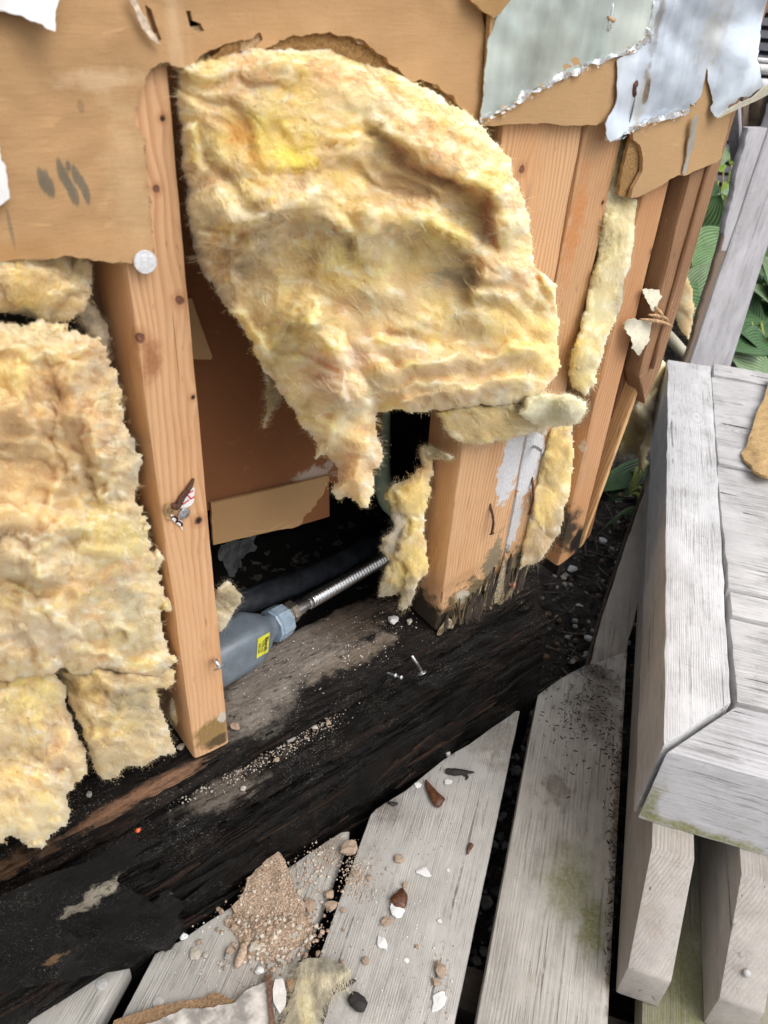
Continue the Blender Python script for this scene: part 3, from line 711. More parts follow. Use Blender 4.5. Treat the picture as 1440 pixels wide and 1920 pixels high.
# left bare stud (its foot is decayed)
stud_a = stud((365, 1423), (431, 1392), (189, 160), (320, 150), LUM_A, label='left bare stud with cap nail, red lettered scrap and decayed foot', seed=1, ext=0.93)
def rot_b(P, f):
    z = P[:, 2]; q = np.clip((0.245 - z) / 0.09, 0, 1)
    nz = fbm(P[:, 0] * 55, z * 28, 12, 4, 0.6); c = np.clip(q * (0.8 + 1.3 * nz), 0, 1.4)
    P = P.copy(); P[:, 1] += np.where(P[:, 1] < YW + 0.02, 0.007 * c * (P[:, 0] > 0.452) + 0.003 * c, 0)
    P[:, 0] += 0.004 * q * nz
    lift = np.clip((0.212 - z) / 0.05, 0, 1); P[:, 2] += lift * (0.004 + 0.022 * np.clip(fbm(P[:, 0] * 70, P[:, 1] * 45, 33, 3, .6) + .15 + 6 * (P[:, 0] - .50), 0, 1))
    return P
stud_b = stud((820, 1192), (930, 1128), (945, 235), (1094, 238), LUM_B, label='broad right stud with rotten foot', seed=2, depth=.047, ext=0.93, n=160, rot=rot_b)
stud_b2 = stud((931, 1128), (985, 1082), (1098, 239), (1172, 242), LUM_B2, label='narrow stud with white mould down its face', seed=3, depth=.047, ext=0.93, n=160, rot=rot_b)
rq = np.random.default_rng(31)
SPLM = [mat_plain('rotten_dark_splinter', (.045, .032, .022), .8, 0, .5, 300, .9), mat_plain('grey_yellow_splinter', (.19, .14, .08), .8, 0, .6, 300, .9), mat_plain('pale_splinter', (.30, .24, .16), .8, 0, .5, 300, .9)]
for mi, (cnt, host) in enumerate(((46, stud_b), (26, stud_b), (12, stud_b2))):
    lst = []
    for _ in range(cnt):
        x = .447 + .128 * rq.random() ** .7; top = .178 + (x - .445) * .50 * rq.random() ** 1.3; z0 = .160 + .012 * rq.random() + .10 * max(0, x - .50) * rq.random(); z1 = max(top + rq.normal(0, .012), z0 + .018)
        w = .0010 + .0080 * rq.random() ** 2; y = YW - rq.uniform(-.001, .0028); lean = rq.normal(0, .004); n_ = 6; rg = []
        for i in range(n_):
            f = i / (n_ - 1); ww = w * (1 - .9 * f ** 1.6) * (.5 + .5 * min(1, f * 5)); cx = x + lean * f + .0008 * math.sin(f * 7 + x * 900); cz = z0 + (z1 - z0) * f
            rg.append([(cx - ww, y, cz), (cx, y - .0014 * (1 - f), cz), (cx + ww, y, cz), (cx, y + .002, cz)])
        lst.append(loft(rg))
    v, f = join(lst); mk('rot_splinters', v, f, SPLM[mi], host, smooth=False, kind='stuff')
stud_c = stud((1046, 1062), (1086, 1030), (1204, 372), (1262, 322), LUM_C, label='reddish end stud with a round knot', seed=4, ext=0.93, yoff=0.0)
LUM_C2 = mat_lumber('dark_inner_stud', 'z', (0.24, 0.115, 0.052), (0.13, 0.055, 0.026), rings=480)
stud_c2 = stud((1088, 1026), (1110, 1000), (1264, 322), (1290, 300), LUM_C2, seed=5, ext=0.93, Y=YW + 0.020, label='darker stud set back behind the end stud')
def tip_d(P, f):
    x0 = float(onY(1206, 740, YW)[0]); q = np.clip((0.415 - P[:, 2]) / 0.035, 0, 1); P = P.copy(); P[:, 0] += (x0 - P[:, 0]) * q * .93; return P
corner = stud((1186, 755), (1222, 752), (1302, 300), (1376, 232), LUM_D, name='corner_board', depth=0.022, seed=6, ext=0.93, Y=YW - 0.004, n=120, rot=tip_d, label='weathered brown corner board with a groove')
# grooved bead on the corner board
g0, g1 = onY(1222, 690, YW - 0.0055), onY(1334, 290, YW - 0.0055)
v, f = tube([g0 + (g1 - g0) * t for t in np.linspace(0, 1.25, 10)], 0.0026, 10); mk('bead', v, f, LUM_D, corner)
# narrow right face of the end stud, lit tone put into its wood colour
LUM_E = mat_lumber('end_stud_lit_wood', 'z', (0.60, 0.37, 0.17), (0.38, 0.18, 0.07), rings=300)
stud((1088, 1030), (1101, 1008), (1208, 690), (1216, 688), LUM_E, name='narrow_strip', depth=0.03, seed=8, Y=YW + 0.004, n=20)
# splinters and torn facing round the break of the corner board
SPL = mat_plain('splinter_wood', (0.46, 0.29, 0.15), 0.8, 0, 0.4, 300, 0.8)
for (a, b, w) in (((1200, 598), (1262, 612), 7), ((1228, 575), (1240, 610), 10), ((1215, 590), (1255, 602), 6)):
    A = onY(*a, YW - 0.008); B = onY(*b, YW - 0.010); v, f = tube(spline([A, (A + B) / 2 + (0.001, -0.003, 0.002), B], 7), [0.0006, .0014, .002, .0019, .0016, .001, .0004], 6); mk('splinter', v, f, SPL, corner)

# bottom plate: rotten grey top, black front edge
def slab(name, x0, x1, prof_yz, mat, parent, nx=160, amp=0.003, seed=0, taper=0.0, zfun=None, label=None, sub=14):
    pr = []
    n = len(prof_yz)
    for i in range(n):
        a, b = np.array(prof_yz[i], float), np.array(prof_yz[(i + 1) % n], float)
        for q in range(sub): pr.append(a + (b - a) * q / sub)
    pr = np.array(pr); rings = []; cen = pr.mean(0)
    for i, x in enumerate(np.linspace(x0, x1, nx)):
        P = np.zeros((len(pr), 3)); P[:, 0] = x; P[:, 1:] = pr
        arc = np.arange(len(pr)) * 0.35
        nz = fbm(np.full(len(pr), x * 14.0), arc * 0.35 + pr[:, 0] * 30, seed, 4, 0.6) + 0.5 * fbm(np.full(len(pr), x * 70.0), pr[:, 0] * 160 + pr[:, 1] * 160, seed + 9, 3)
        sp = np.abs(fbm(np.full(len(pr), x * 5.0), arc * 0.9 + seed, seed + 13, 3, 0.55)); nz = nz - 1.5 * np.clip(1 - sp / 0.10, 0, 1) + 0.9 * (fbm(np.full(len(pr), x * 6.0), arc * 0.55 + 3, seed + 31, 2) > 0.12)
        dirn = pr - cen; dirn = dirn / (np.linalg.norm(dirn, axis=1)[:, None] + 1e-9)
        P[:, 1:] += dirn * (amp * nz)[:, None]
        if zfun is not None: P = zfun(P)
        rings.append(P)
    v, fs = loft(rings)
    return mk(name, v, fs, mat, parent, label=label)
SILL = mat_rotten('rotten_plate', 'x', (0.008, 0.0065, 0.0058), (0.045, 0.027, 0.018), 0.6, 1.0, 0.42,
    spots=[(wz(545, 1230, .165), (0.115, 0.050, 0.03), (0.25, 0.215, 0.185), 0.35, 0.5, 1.0), (wz(470, 1320, .165), (0.06, 0.04, 0.03), (0.23, 0.20, 0.17), 0.5, 0.6, 1.0), (wz(660, 1230, .165), (0.07, 0.016, 0.02), (0.23, 0.185, 0.145), 0.7, 0.6, 0.9),
           (wz(660, 1160, .165), (0.06, 0.04, 0.03), (0.14, 0.105, 0.08), 0.8, 0.6, 0.9), (wl(270, 1490, YW), (0.085, 0.012, 0.007), (0.22, 0.12, 0.07), 0.4, 0.5, 1.0), (wl(30, 1610, YW), (0.05, 0.02, 0.016), (0.14, 0.075, 0.04), 0.8, 0.6, 0.8)])
plate = slab('bottom_plate', -0.55, 0.605, [(YW + 0.092, 0.165), (YW + 0.002, 0.163), (YW - 0.001, 0.158), (YW + 0.002, 0.128), (YW + 0.092, 0.126)], SILL, wall, 260, 0.0035, 3, label='rotten grey bottom plate, black along its front edge')
LEDGE = mat_rotten('black_ledge', 'x', (0.0045, 0.0038, 0.0035), (0.030, 0.016, 0.010), 0.5, 0.9, 0.34,
    spots=[(wl(560, 1385, .40), (0.09, 0.03, 0.02), (0.23, 0.19, 0.15), 0.6, 0.6, 1.0), (wl(420, 1480, .40), (0.06, 0.03, 0.015), (0.16, 0.135, 0.11), 0.8, 0.6, 0.8),
           (wl(100, 1620, .40), (0.10, 0.03, 0.02), (0.13, 0.065, 0.03), 0.8, 0.6, 0.7)])
slab('ledger_plate', -0.55, 0.61, [(YW + 0.09, 0.122), (0.392, 0.121), (0.3895, 0.118), (0.3895, 0.097), (YW + 0.09, 0.094)], LEDGE, wall, 260, 0.0035, 13, label='black lower plate with a line of crumbs on it')
RIM = mat_rotten('black_rim_joist', 'x', (0.0032, 0.0028, 0.0027), (0.020, 0.010, 0.007), 0.5, 0.55, 0.30,
    spots=[(tuple(onY(760, 1300, .378) - WO), (0.06, 0.02, 0.04), (0.085, 0.018, 0.010), 0.9, 0.7, 0.9), (tuple(onY(330, 1610, .376) - WO), (0.06, 0.02, 0.02), (0.10, 0.085, 0.06), 0.9, 0.8, 0.7),
           (tuple(onY(900, 1230, .376) - WO), (0.09, 0.02, 0.012), (0.05, 0.05, 0.055), 0.8, 0.7, 0.9)])
rim = slab('rim_joist', -0.55, 0.60, [(YW + 0.03, 0.090), (0.381, 0.088), (0.377, 0.082), (0.374, -0.14), (YW + 0.03, -0.14)], RIM, wall, 260, 0.0045, 23, label='charred looking black rim joist with rusty red streaks', sub=18)
rs_ = np.random.default_rng(51)
SLV = [mat_rotten('black_sliver', 'x', (.004, .0035, .003), (.03, .016, .010), .5, .3, .22), mat_rotten('brown_sliver', 'x', (.018, .010, .007), (.07, .035, .02), .7, .4, .4)]
for mi, cnt in enumerate((120, 46)):
    lst = []
    for _ in range(cnt):
        x0, L_ = rs_.uniform(-.2, .56), rs_.uniform(.02, .13); face = rs_.random(); tilt = rs_.normal(0, .010)
        if face < .66: y, z, o_ = .3745, rs_.uniform(-.05, .086), (0, -1)
        elif face < .85: y, z, o_ = .3895, rs_.uniform(.098, .118), (0, -1)
        else: y, z, o_ = YW - .0005, rs_.uniform(.130, .157), (0, -1)
        w, t_, rg = rs_.uniform(.0008, .0042), rs_.uniform(.0008, .0030), []
        for i in range(9):
            f = i / 8; k_ = math.sin(math.pi * min(.97, max(.03, f ** rs_.uniform(.9, 1.1)))) ** .6; x = x0 + L_ * f; zz = z + tilt * (f - .5) + .0012 * math.sin(f * 9 + x0 * 90)
            rg.append([(x, y + .0015, zz - w * k_), (x, y - t_ * k_, zz - w * k_ * .6), (x, y - t_ * k_ * .8, zz + w * k_ * .7), (x, y + .0015, zz + w * k_)])
        lst.append(loft(rg))
    v, f = join(lst); mk('rotten_slivers', v, f, SLV[mi], rim, smooth=False, kind='stuff')
# black felt membrane hanging over the left end of the rim joist
FELT = mat_rotten('black_felt', 'x', (0.0042, 0.004, 0.0042), (0.024, 0.02, 0.016), 0.4, 0.5, 0.36,
    spots=[(tuple(onY(175, 1680, .366) - WO), (0.030, 0.02, 0.010), (0.26, 0.23, 0.18), 1.5, 0.4, .9), (tuple(onY(100, 1785, .366) - WO), (0.014, 0.02, 0.007), (0.17, 0.10, 0.05), 1.4, 0.4, .9)])
def felt_map(px, py):
    Y = 0.3655 + 0.006 * fbm(px * 0.006, py * 0.014, 77, 4, .6) - .003 * (1 - np.clip(np.abs(fbm(px * .004, py * .012, 79, 2)) / .08, 0, 1)) - 0.010 * np.clip((py - 1720) / 140, 0, 1) + 0.012 * np.clip((1640 - py - 0.2 * (250 - px)) / 120, 0, 1)
    return onY(px, py, Y)
felt = sheet('felt_membrane', [(-420, 1900), (0, 1684), (70, 1650), (160, 1620), (225, 1580), (255, 1560, 1), (268, 1585, 1), (250, 1610, 1), (215, 1655, 1), (260, 1672, 1), (285, 1690, 1), (318, 1672, 1), (338, 1690, 1), (342, 1735, 1), (352, 1752, 1), (250, 1815), (120, 1838), (0, 1862), (-420, 2010)],
      felt_map, (0, -1, 0), 0.0015, FELT, wall, grid=14, amp=7, seed=4, label='torn black felt membrane over the rim joist')
# orange fleck and a black bent scrap on the rim
FLECK = mat_plain('orange_fleck', (0.75, 0.12, 0.03), 0.6)
c0 = onY(258, 1556, 0.372); v, f = lathe(c0, (0, -1, .2), [(0, .0012), (.0008, .0026), (.002, .0012), (.0026, .0003)], 6); mk('orange_fleck', v, f, FLECK, rim)

# brown sheathing
YS = YW - 0.0042
CARD = mat_card('brown_sheathing', (0.43, 0.262, 0.128), spots=[
    *[(wl(x, y, YS), (.0019, .02, h_), (0.15, 0.125, 0.09), 0.25, 0.45, .85) for x, y, h_ in ((74, 332, .006), (80, 340, .007), (88, 344, .008), (96, 352, .006), (112, 318, .007), (120, 330, .007), (128, 344, .008), (134, 358, .008), (142, 368, .006), (128, 312, .004), (140, 326, .006), (148, 336, .006), (156, 350, .007), (163, 364, .006))],
    (wl(20, 430, YS), (.0012, .02, .012), (0.20, 0.15, 0.10), 0.3, 0.4, .7), (wl(152, 200, YS), (.002, .02, .004), (0.24, 0.16, 0.09), 0.4, 0.5, .6),
    (wl(240, 330, YS), (.016, .02, .06), (0.56, 0.40, 0.23), 0.8, 0.9, .45), (wl(190, 150, YS), (.030, .02, .006), (0.60, 0.44, 0.28), 0.9, 0.8, .5), (wl(0, 480, YS), (.07, .02, .010), (0.40, 0.22, 0.09), 0.9, 0.8, .5)])
CARD2 = mat_card('pale_brown_sheathing', (0.43, 0.27, 0.135), streak=0.2)
FUZZ = mat_card('torn_paper_ply', (0.40, 0.235, 0.095), fuzzy=True)
def s1_map(px, py): return onY(px, py, YS - 0.0035 * np.exp(-((px - 640) / 260) ** 2) * np.clip((py - 20) / 90, 0, 1.4) + 0.0016 * vnoise(px * .008, py * .006, 3) + 0.0009 * vnoise(px * .02, py * .02, 4))
s1 = sheet('sheathing_board', [(-560, -420), (980, -420), (950, -140), (890, -8), (903, 22, .5), (911, 60, .5), (904, 100, .5), (908, 175, .5), (904, 232, .6), (886, 229, .8), (872, 206, .8), (850, 180, .8), (815, 158, .8), (765, 148, .8), (735, 122, .8), (700, 92, .8), (662, 70, .8), (620, 58, .8), (575, 62, .8), (530, 76, .8), (494, 96, .8), (480, 92, 1), (494, 75, 1), (488, 64, 1), (452, 72, .7), (430, 80, .7), (402, 92, .7), (372, 108, .7), (348, 126, .8), (330, 130, 1), (318, 121, .8), (298, 119, .8), (282, 129, .8), (272, 150, .8), (262, 170, .8), (260, 198, .8), (250, 204, .8), (249, 225, .8), (262, 246, .8), (272, 262, .8), (275, 330, .4), (282, 400, .4), (287, 470, .4), (284, 488, .6), (268, 494, .6), (245, 495, .6), (180, 487, .5), (120, 480, .5), (60, 488, .3), (-40, 489, .3), (-560, 494)],
     s1_map, (0, -1, 0), 0.0035, CARD, wall, holes=[[(272, 8), (284, 18), (292, 44), (303, 74), (297, 80), (286, 60), (276, 30)], [(349, 20), (357, 20), (361, 38), (376, 44), (383, 58), (370, 63), (357, 54)]], grid=16, amp=6, seed=11, label='brown paperboard sheathing torn in an arch over the wool')
sheet('torn_ply', [(455, 60), (560, 30), (900, 40), (900, 214), (880, 222, 1), (868, 212, 1), (848, 196, 1), (800, 178, 1), (762, 164, 1), (700, 130, 1), (655, 118, 1), (600, 101, 1), (550, 96, 1), (505, 98, 1), (470, 112, 1), (440, 112, 1), (410, 112, 1), (385, 116, 1)],
      lambda x, y: onY(x, y, YS + 0.0012), (0, -1, 0), 0.0015, FUZZ, s1, grid=18, amp=5, seed=12)
PLY = mat_card('split_ply', (0.55, 0.37, 0.20), fuzzy=True)
S1_EDGE = [(886, 229, .8), (872, 206, .8), (850, 180, .8), (815, 158, .8), (765, 148, .8), (735, 122, .8), (700, 92, .8), (662, 70, .8), (620, 58, .8), (575, 62, .8), (530, 76, .8), (494, 96, .8), (470, 100, 1), (450, 80, 1), (430, 84, .7), (402, 94, .7), (372, 110, .7), (348, 128, .8), (318, 123, .8), (298, 121, .8), (282, 131, .8), (268, 150, .8), (260, 170, .8), (258, 198, .8), (248, 224, .8), (260, 246, .8), (274, 262, .8), (278, 330, .6), (285, 400, .6), (289, 470, .6), (285, 490, .8), (268, 496, .8), (245, 498, .8), (180, 490, .7), (120, 483, .7), (60, 491, .5), (-40, 491, .5)]
sheet('split_ply', S1_EDGE + [(-40, 440), (180, 440), (240, 440), (240, 120), (300, 60), (440, 40), (620, 20), (760, 90), (860, 130)], lambda x, y: s1_map(x, y) + np.array([0, .0019, 0]), (0, -1, 0), 0.0014, PLY, s1, amp=9, seed=17, grid=16, step=3)
# lighter torn edge of the slit, and the curled strip at the top right of the brown board
sheet('torn_edge', [(240, -10), (250, -12), (262, 14, 1), (280, 48, 1), (299, 80, 1), (302, 84, 1), (292, 80, 1), (272, 62, 1), (256, 30, 1)], lambda x, y: onY(x, y, YS - 0.005), (0, -1, 0), 0.0012, mat_plain('torn_white_edge', (0.62, 0.50, 0.38), .9, var=.3, sc=400), s1, amp=2.5, seed=13, grid=9)
sheet('curled_corner', [(868, -160), (985, -160), (958, 0), (938, 25, .6), (926, 34, .6), (905, 20, .6), (882, 0, .4)], lambda x, y: onY(x, y, YS - 0.006 - 0.012 * np.clip((60 - y) / 160, 0, 1) * np.clip((x - 860) / 80, 0, 1)), (0, -1, 0), 0.002, mat_card('curled_paper', (0.47, 0.29, 0.13)), s1, amp=3, seed=14, grid=10)
# white remnants of facing on the left
sheet('facing_remnant', [(-60, -200), (140, -200), (112, -6), (104, 22, .8), (104, 58, .8), (92, 54, .8), (70, 42, .8), (42, 30, .8), (0, 22, .8), (-60, 20)], lambda x, y: onY(x, y, YS - 0.006 - 0.010 * np.clip((y + 60) / 110, 0, 1.2) ** 2 * np.clip(x / 90, 0, 1)), (0, -1, 0), 0.0012, WHITEP, s1, amp=4, seed=15, grid=10)
sheet('facing_remnant', [(-80, 230), (-20, 240), (-4, 270, .8), (4, 300, .8), (10, 312, .8), (18, 372, .8), (6, 382, .8), (-10, 392), (-80, 400)], lambda x, y: onY(x, y, YS - 0.005), (0, -1, 0), 0.0012, WHITEP, s1, amp=3, seed=16, grid=10)

# foil faced boards
FOIL1 = mat_foil('greenish_foil', (0.60, 0.68, 0.64), spots=[(wl(1000, 120), (.05, .05, .05), (0.50, 0.47, 0.38), .8, .8, .35), (wl(1185, 100), (.012, .05, .03), (0.25, .22, .18), .9, .8, .5)])
FOIL2 = mat_foil('bluish_foil', (0.74, 0.82, 0.93), spots=[(wl(1190, 168), (.005, .05, .010), (0.13, .05, .03), .5, .3, 1.0), (wl(1180, 190), (.010, .05, .04), (0.50, .46, .36), .8, .8, .55), (wl(1215, 30), (.006, .05, .05), (0.26, .22, .17), 1.0, .8, .7), (wl(1320, 60), (.03, .05, .04), (0.60, .52, .36), .9, .9, .4)])
f1o = [(968, -420), (1330, -420), (1262, -40), (1228, 26, .4), (1224, 58, .6), (1203, 82, .8), (1180, 96, .8), (1150, 106, .8), (1122, 116, .8), (1098, 126, .8), (1072, 138, .8), (1046, 146, .8), (1020, 162, .8), (998, 172, .8), (984, 181, .8), (962, 196, .8), (940, 206, .8), (918, 219, .8), (902, 228, .8), (904, 205, .5), (909, 160, .5), (910, 120, .5), (917, 72, .5), (932, 30, .5), (948, -10, .3)]
f1 = sheet('foil_board', f1o, lambda x, y: onY(x, y, YS - 0.0058 + 0.0016 * vnoise(x * .009, y * .006, 8) + .0008 * vnoise(x * .03, y * .02, 18)), (0, -1, 0), 0.0006, FOIL1, wall, amp=5, seed=21, grid=16, label='greenish foil faced board torn on a rising diagonal')
sheet('paper_core', [(940, -300), (1300, -300), (1240, 60), (1166, 104, .3), (1164, 150, .3), (1160, 185, .3), (1152, 204, .5), (1140, 214, .5), (1136, 230, .5), (1118, 235, .5), (1060, 236, .4), (1046, 232, .4), (962, 232, .4), (926, 236, .5), (903, 234, .5), (910, 190)], lambda x, y: onY(x, y, YS - 0.0045), (0, -1, 0), 0.0035, CARD2, f1, amp=5, seed=22, grid=16)
def f2_map(x, y):
    c = np.clip((x - 1322) / 95, 0, 1.6) * np.clip((y - 40) / 150, 0, 1.4)
    return onY(x, y, YS - 0.0066 - 0.016 * c + 0.0022 * vnoise(x * .010, y * .008, 9) + 0.0012 * vnoise(x * .03, y * .02, 19) - 0.006 * np.clip((y - 215) / 60, 0, 1) ** 2 * (x < 1300) - 0.004 * np.exp(-((x - 1152) ** 2 + (y - 240) ** 2) / 900))
f2 = sheet('foil_board', [(1300, -420), (1640, -420), (1500, -80), (1440, -6), (1428, 40, .5), (1424, 80, .5), (1419, 112, .6), (1428, 140, .6), (1431, 162, .6), (1418, 172, .8), (1402, 180, .8), (1384, 184, .8), (1368, 198, .8), (1356, 214, .8), (1345, 222, .8), (1334, 208, .8), (1331, 200, .8), (1338, 192, .6), (1334, 172, .4), (1328, 148, .4), (1325, 128, .4), (1321, 150, .4), (1316, 176, .6), (1303, 196, .8), (1293, 194, .8), (1290, 212, .8), (1262, 216, .8), (1240, 224, .8), (1222, 226, .8), (1204, 234, .8), (1186, 242, .8), (1172, 248, .8), (1158, 258, .8), (1146, 266, .8), (1136, 250, .8), (1134, 232, .6), (1148, 210, .4), (1158, 186, .4), (1158, 150, .4), (1157, 112, .4), (1185, 96, .6), (1210, 84, .6), (1220, 52, .6), (1224, 20, .5), (1240, -60)],
           f2_map, (0, -1, 0), 0.0006, FOIL2, wall, amp=4.5, seed=23, grid=14, label='bluish foil faced board with a curled corner and a slit')
CREAMP = mat_plain('cream_backing', (0.60, 0.56, 0.44), .7, 0, .12, 200, .5)
sheet('curled_backing', [(1346, 222, .5), (1360, 208), (1380, 196), (1412, 182), (1432, 164), (1470, 140), (1500, 150), (1470, 172, .4), (1440, 178, .4), (1420, 188, .4), (1400, 198, .4), (1376, 208, .4), (1360, 216, .4)], lambda x, y: onY(x, y, YS - 0.030 + 0.010 * np.clip((y - 150) / 70, 0, 1)), (0, -1, .3), 0.0012, CREAMP, f2, amp=2, seed=24, grid=10)
p2 = sheet('paper_core', [(1186, 220), (1296, 150), (1324, 128), (1332, 160), (1344, 214), (1372, 208, .3), (1368, 222, .3), (1360, 262, .3), (1352, 296, .3), (1342, 306, .4), (1320, 314, .4), (1298, 323, .4), (1288, 328, .5), (1272, 328, .5), (1240, 348, .4), (1216, 360, .4), (1196, 370, .5), (1183, 372, .4), (1189, 350, .2), (1205, 322, .2), (1206, 292, .2), (1200, 272, .3), (1187, 262, .4)], lambda x, y: onY(x, y, YS - 0.0052 - 0.004 * np.clip((y - 220) / 130, 0, 1)), (0, -1, 0), 0.0035, CARD2, f2, amp=4, seed=25, grid=14)
sheet('torn_ply', [(1184, 256), (1206, 262), (1215, 290), (1206, 340), (1192, 371, .5), (1170, 370, .6), (1159, 366, .6), (1164, 338, .5), (1172, 300, .5), (1178, 276, .5)], lambda x, y: onY(x, y, YS - 0.0035), (0, -1, 0), 0.003, FUZZ, f2, amp=3, seed=26, grid=9)
sheet('narrow_strip', [(1301, 225), (1309, 214), (1302, 262, .6), (1291, 305, .6), (1286, 328, .8), (1279, 326, .8), (1287, 300, .6), (1291, 268, .6), (1296, 240, .6)], lambda x, y: onY(x, y, YS - 0.0105), (0, -1, 0), 0.0012, mat_foil('strip_foil', (0.60, 0.58, 0.52)), f2, amp=2.5, seed=27, grid=7)
# ragged crumbs of white foil and brown fibre along the two torn foil edges
def torn_crumbs(parent, path, n, seed, y):
    r = np.random.default_rng(seed); pts = np.array(path, float)
    sg = np.linalg.norm(np.diff(pts, axis=0), axis=1); cs = np.concatenate([[0], np.cumsum(sg)])
    W_, B_ = [], []
    for _ in range(n):
        s = r.uniform(0, cs[-1]); i = min(np.searchsorted(cs, s, 'right') - 1, len(sg) - 1); p = pts[i] + (pts[i + 1] - pts[i]) * (s - cs[i]) / sg[i]
        c = onY(p[0] + r.normal(0, 2), p[1] + r.normal(2, 4), y - r.uniform(0, .004)); k = .0004 + .0022 * r.random() ** 2.4
        q = r.normal(0, 1, (5, 3)); q /= np.linalg.norm(q, axis=1)[:, None]; q *= k * r.uniform(.4, 1.0, (5, 1)); q[:, 1] *= 0.5; q[:, 0] *= 1.6
        tri = [(0, 1, 2), (0, 2, 3), (0, 3, 1), (4, 2, 1), (4, 3, 2), (4, 1, 3)]
        (W_ if r.random() < .3 else B_).append((q + c, tri))
    for lst, mt in ((W_, WHITEF), (B_, SPL)):
        v, f = join(lst); mk('torn_crumbs', v, f, mt, parent, smooth=False, kind='stuff')
WHITEF = mat_plain('torn_foil_edge', (0.72, 0.75, 0.78), .3, .5, .15, 300, .5)
torn_crumbs(f1, [(905, 228), (940, 208), (984, 182), (1020, 163), (1046, 147), (1098, 127), (1150, 107), (1203, 84), (1222, 60)], 170, 3, YS - .0065)
torn_crumbs(f2, [(1150, 262), (1186, 242), (1222, 226), (1262, 216), (1290, 206), (1310, 192)], 100, 4, YS - .008)
def edge_strip(parent, path, w, Y, mat, seed):
    up = [(x, y - w * (.35 + .6 * abs(math.sin(i * 2.3 + seed))), 1) for i, (x, y) in enumerate(path)]; dn = [(x, y + w * .35, 1) for x, y in path[::-1]]
    sheet('torn_edge', up + dn, lambda x, y: onY(x, y, Y - .0012 - .0012 * np.sin(x * .22 + y * .1)), (0, -1, 0), .0005, mat, parent, amp=5, seed=seed, grid=6, step=3)
edge_strip(f1, [(903, 227), (920, 218), (940, 207), (962, 196), (984, 182), (1002, 172), (1020, 163), (1046, 148), (1072, 139), (1098, 127)], 9, YS - .0058, WHITEF, 61)
edge_strip(f1, [(1100, 126), (1122, 117), (1150, 107), (1180, 97), (1203, 83), (1222, 62)], 6, YS - .0058, WHITEF, 62)
edge_strip(f2, [(1136, 262), (1150, 262), (1172, 249), (1186, 243), (1204, 235), (1222, 227), (1240, 225), (1262, 217), (1288, 211)], 8, YS - .0078, WHITEF, 63)
def gash(pts, mat, parent, w=0.0011, Y=YS - .0062):
    v, f = tube(spline([onY(*p, Y) for p in pts], 9), [w * .2, w * .7, w, w * 1.1, w, w * .9, w, w * .7, w * .2], 7); mk('gash', v, f, mat, parent)
gash([(1150, 5), (1146, 30), (1142, 48), (1143, 58)], WHITEF, f1); gash([(1139, 30), (1147, 38), (1155, 36)], SPL, f1, .0013); gash([(1142, 44), (1144, 55)], RUST, f1, .001)
gash([(1226, 0), (1222, 30), (1216, 48), (1212, 62)], WHITEF, f1, .0012); gash([(1210, 52), (1218, 62), (1221, 80)], WHITEF, f1, .0016); gash([(1195, 150), (1188, 165), (1190, 182)], RUST, f2, .0024, YS - .0068); gash([(1192, 180), (1184, 215), (1175, 246)], mat_plain('grey_crease', (.2, .19, .18), .8), f2, .0006, YS - .0075)

# inner hardboard lining behind the studs, with a paler torn strip along its foot
YB = YW + 0.0885
LIN = mat_card('reddish_hardboard', (0.20, 0.082, 0.034), spots=[(wl(590, 890, YB), (.03, .03, .012), (0.50, 0.44, 0.38), .9, .6, .6)])
lin = sheet('inner_lining', [(300, 60), (980, 60), (830, 700), (722, 700), (712, 860), (690, 900), (640, 905, .3), (600, 905), (395, 956), (330, 970)], lambda x, y: onY(x, y, YB + 0.001), (0, -1, 0), 0.006, LIN, wall, grid=40, amp=3, seed=31, label='reddish brown hardboard lining at the back of the open bay')
sheet('torn_ply', [(396, 944), (500, 920), (617, 892), (617, 905, .4), (606, 920, .8), (592, 945, .8), (572, 965, .8), (566, 982, .8), (540, 990, .2), (470, 1006, .2), (400, 1022, .2)], lambda x, y: onY(x, y, YB - 0.004), (0, -1, 0), 0.003, mat_card('pale_hardboard', (0.36, 0.22, 0.105)), lin, grid=14, amp=5, seed=32)
sheet('lower_strip', [(560, 985), (575, 955), (590, 930), (617, 900), (618, 968), (600, 974)], lambda x, y: onY(x, y, YB - 0.002), (0, -1, 0), 0.004, LIN, lin, grid=14, amp=2, seed=33)
sheet('paper_corner', [(360, 560), (368, 585), (398, 668, .3), (396, 674, .3), (366, 674), (350, 670), (345, 560)], lambda x, y: onY(x, y, YB - 0.012), (0, -1, 0), 0.0008, CARD2, lin, grid=14, amp=1.5, seed=34)
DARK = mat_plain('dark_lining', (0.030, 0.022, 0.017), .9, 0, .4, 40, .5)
def quadbox(name, x0, x1, y0, y1, z0, z1, mat, parent=None, **kw):
    V = [(x, y, z) for x in (x0, x1) for y in (y0, y1) for z in (z0, z1)]
    Fq = [(0, 1, 3, 2), (4, 6, 7, 5), (0, 4, 5, 1), (2, 3, 7, 6), (0, 2, 6, 4), (1, 5, 7, 3)]
    return mk(name, V, Fq, mat, parent, smooth=False, **kw)
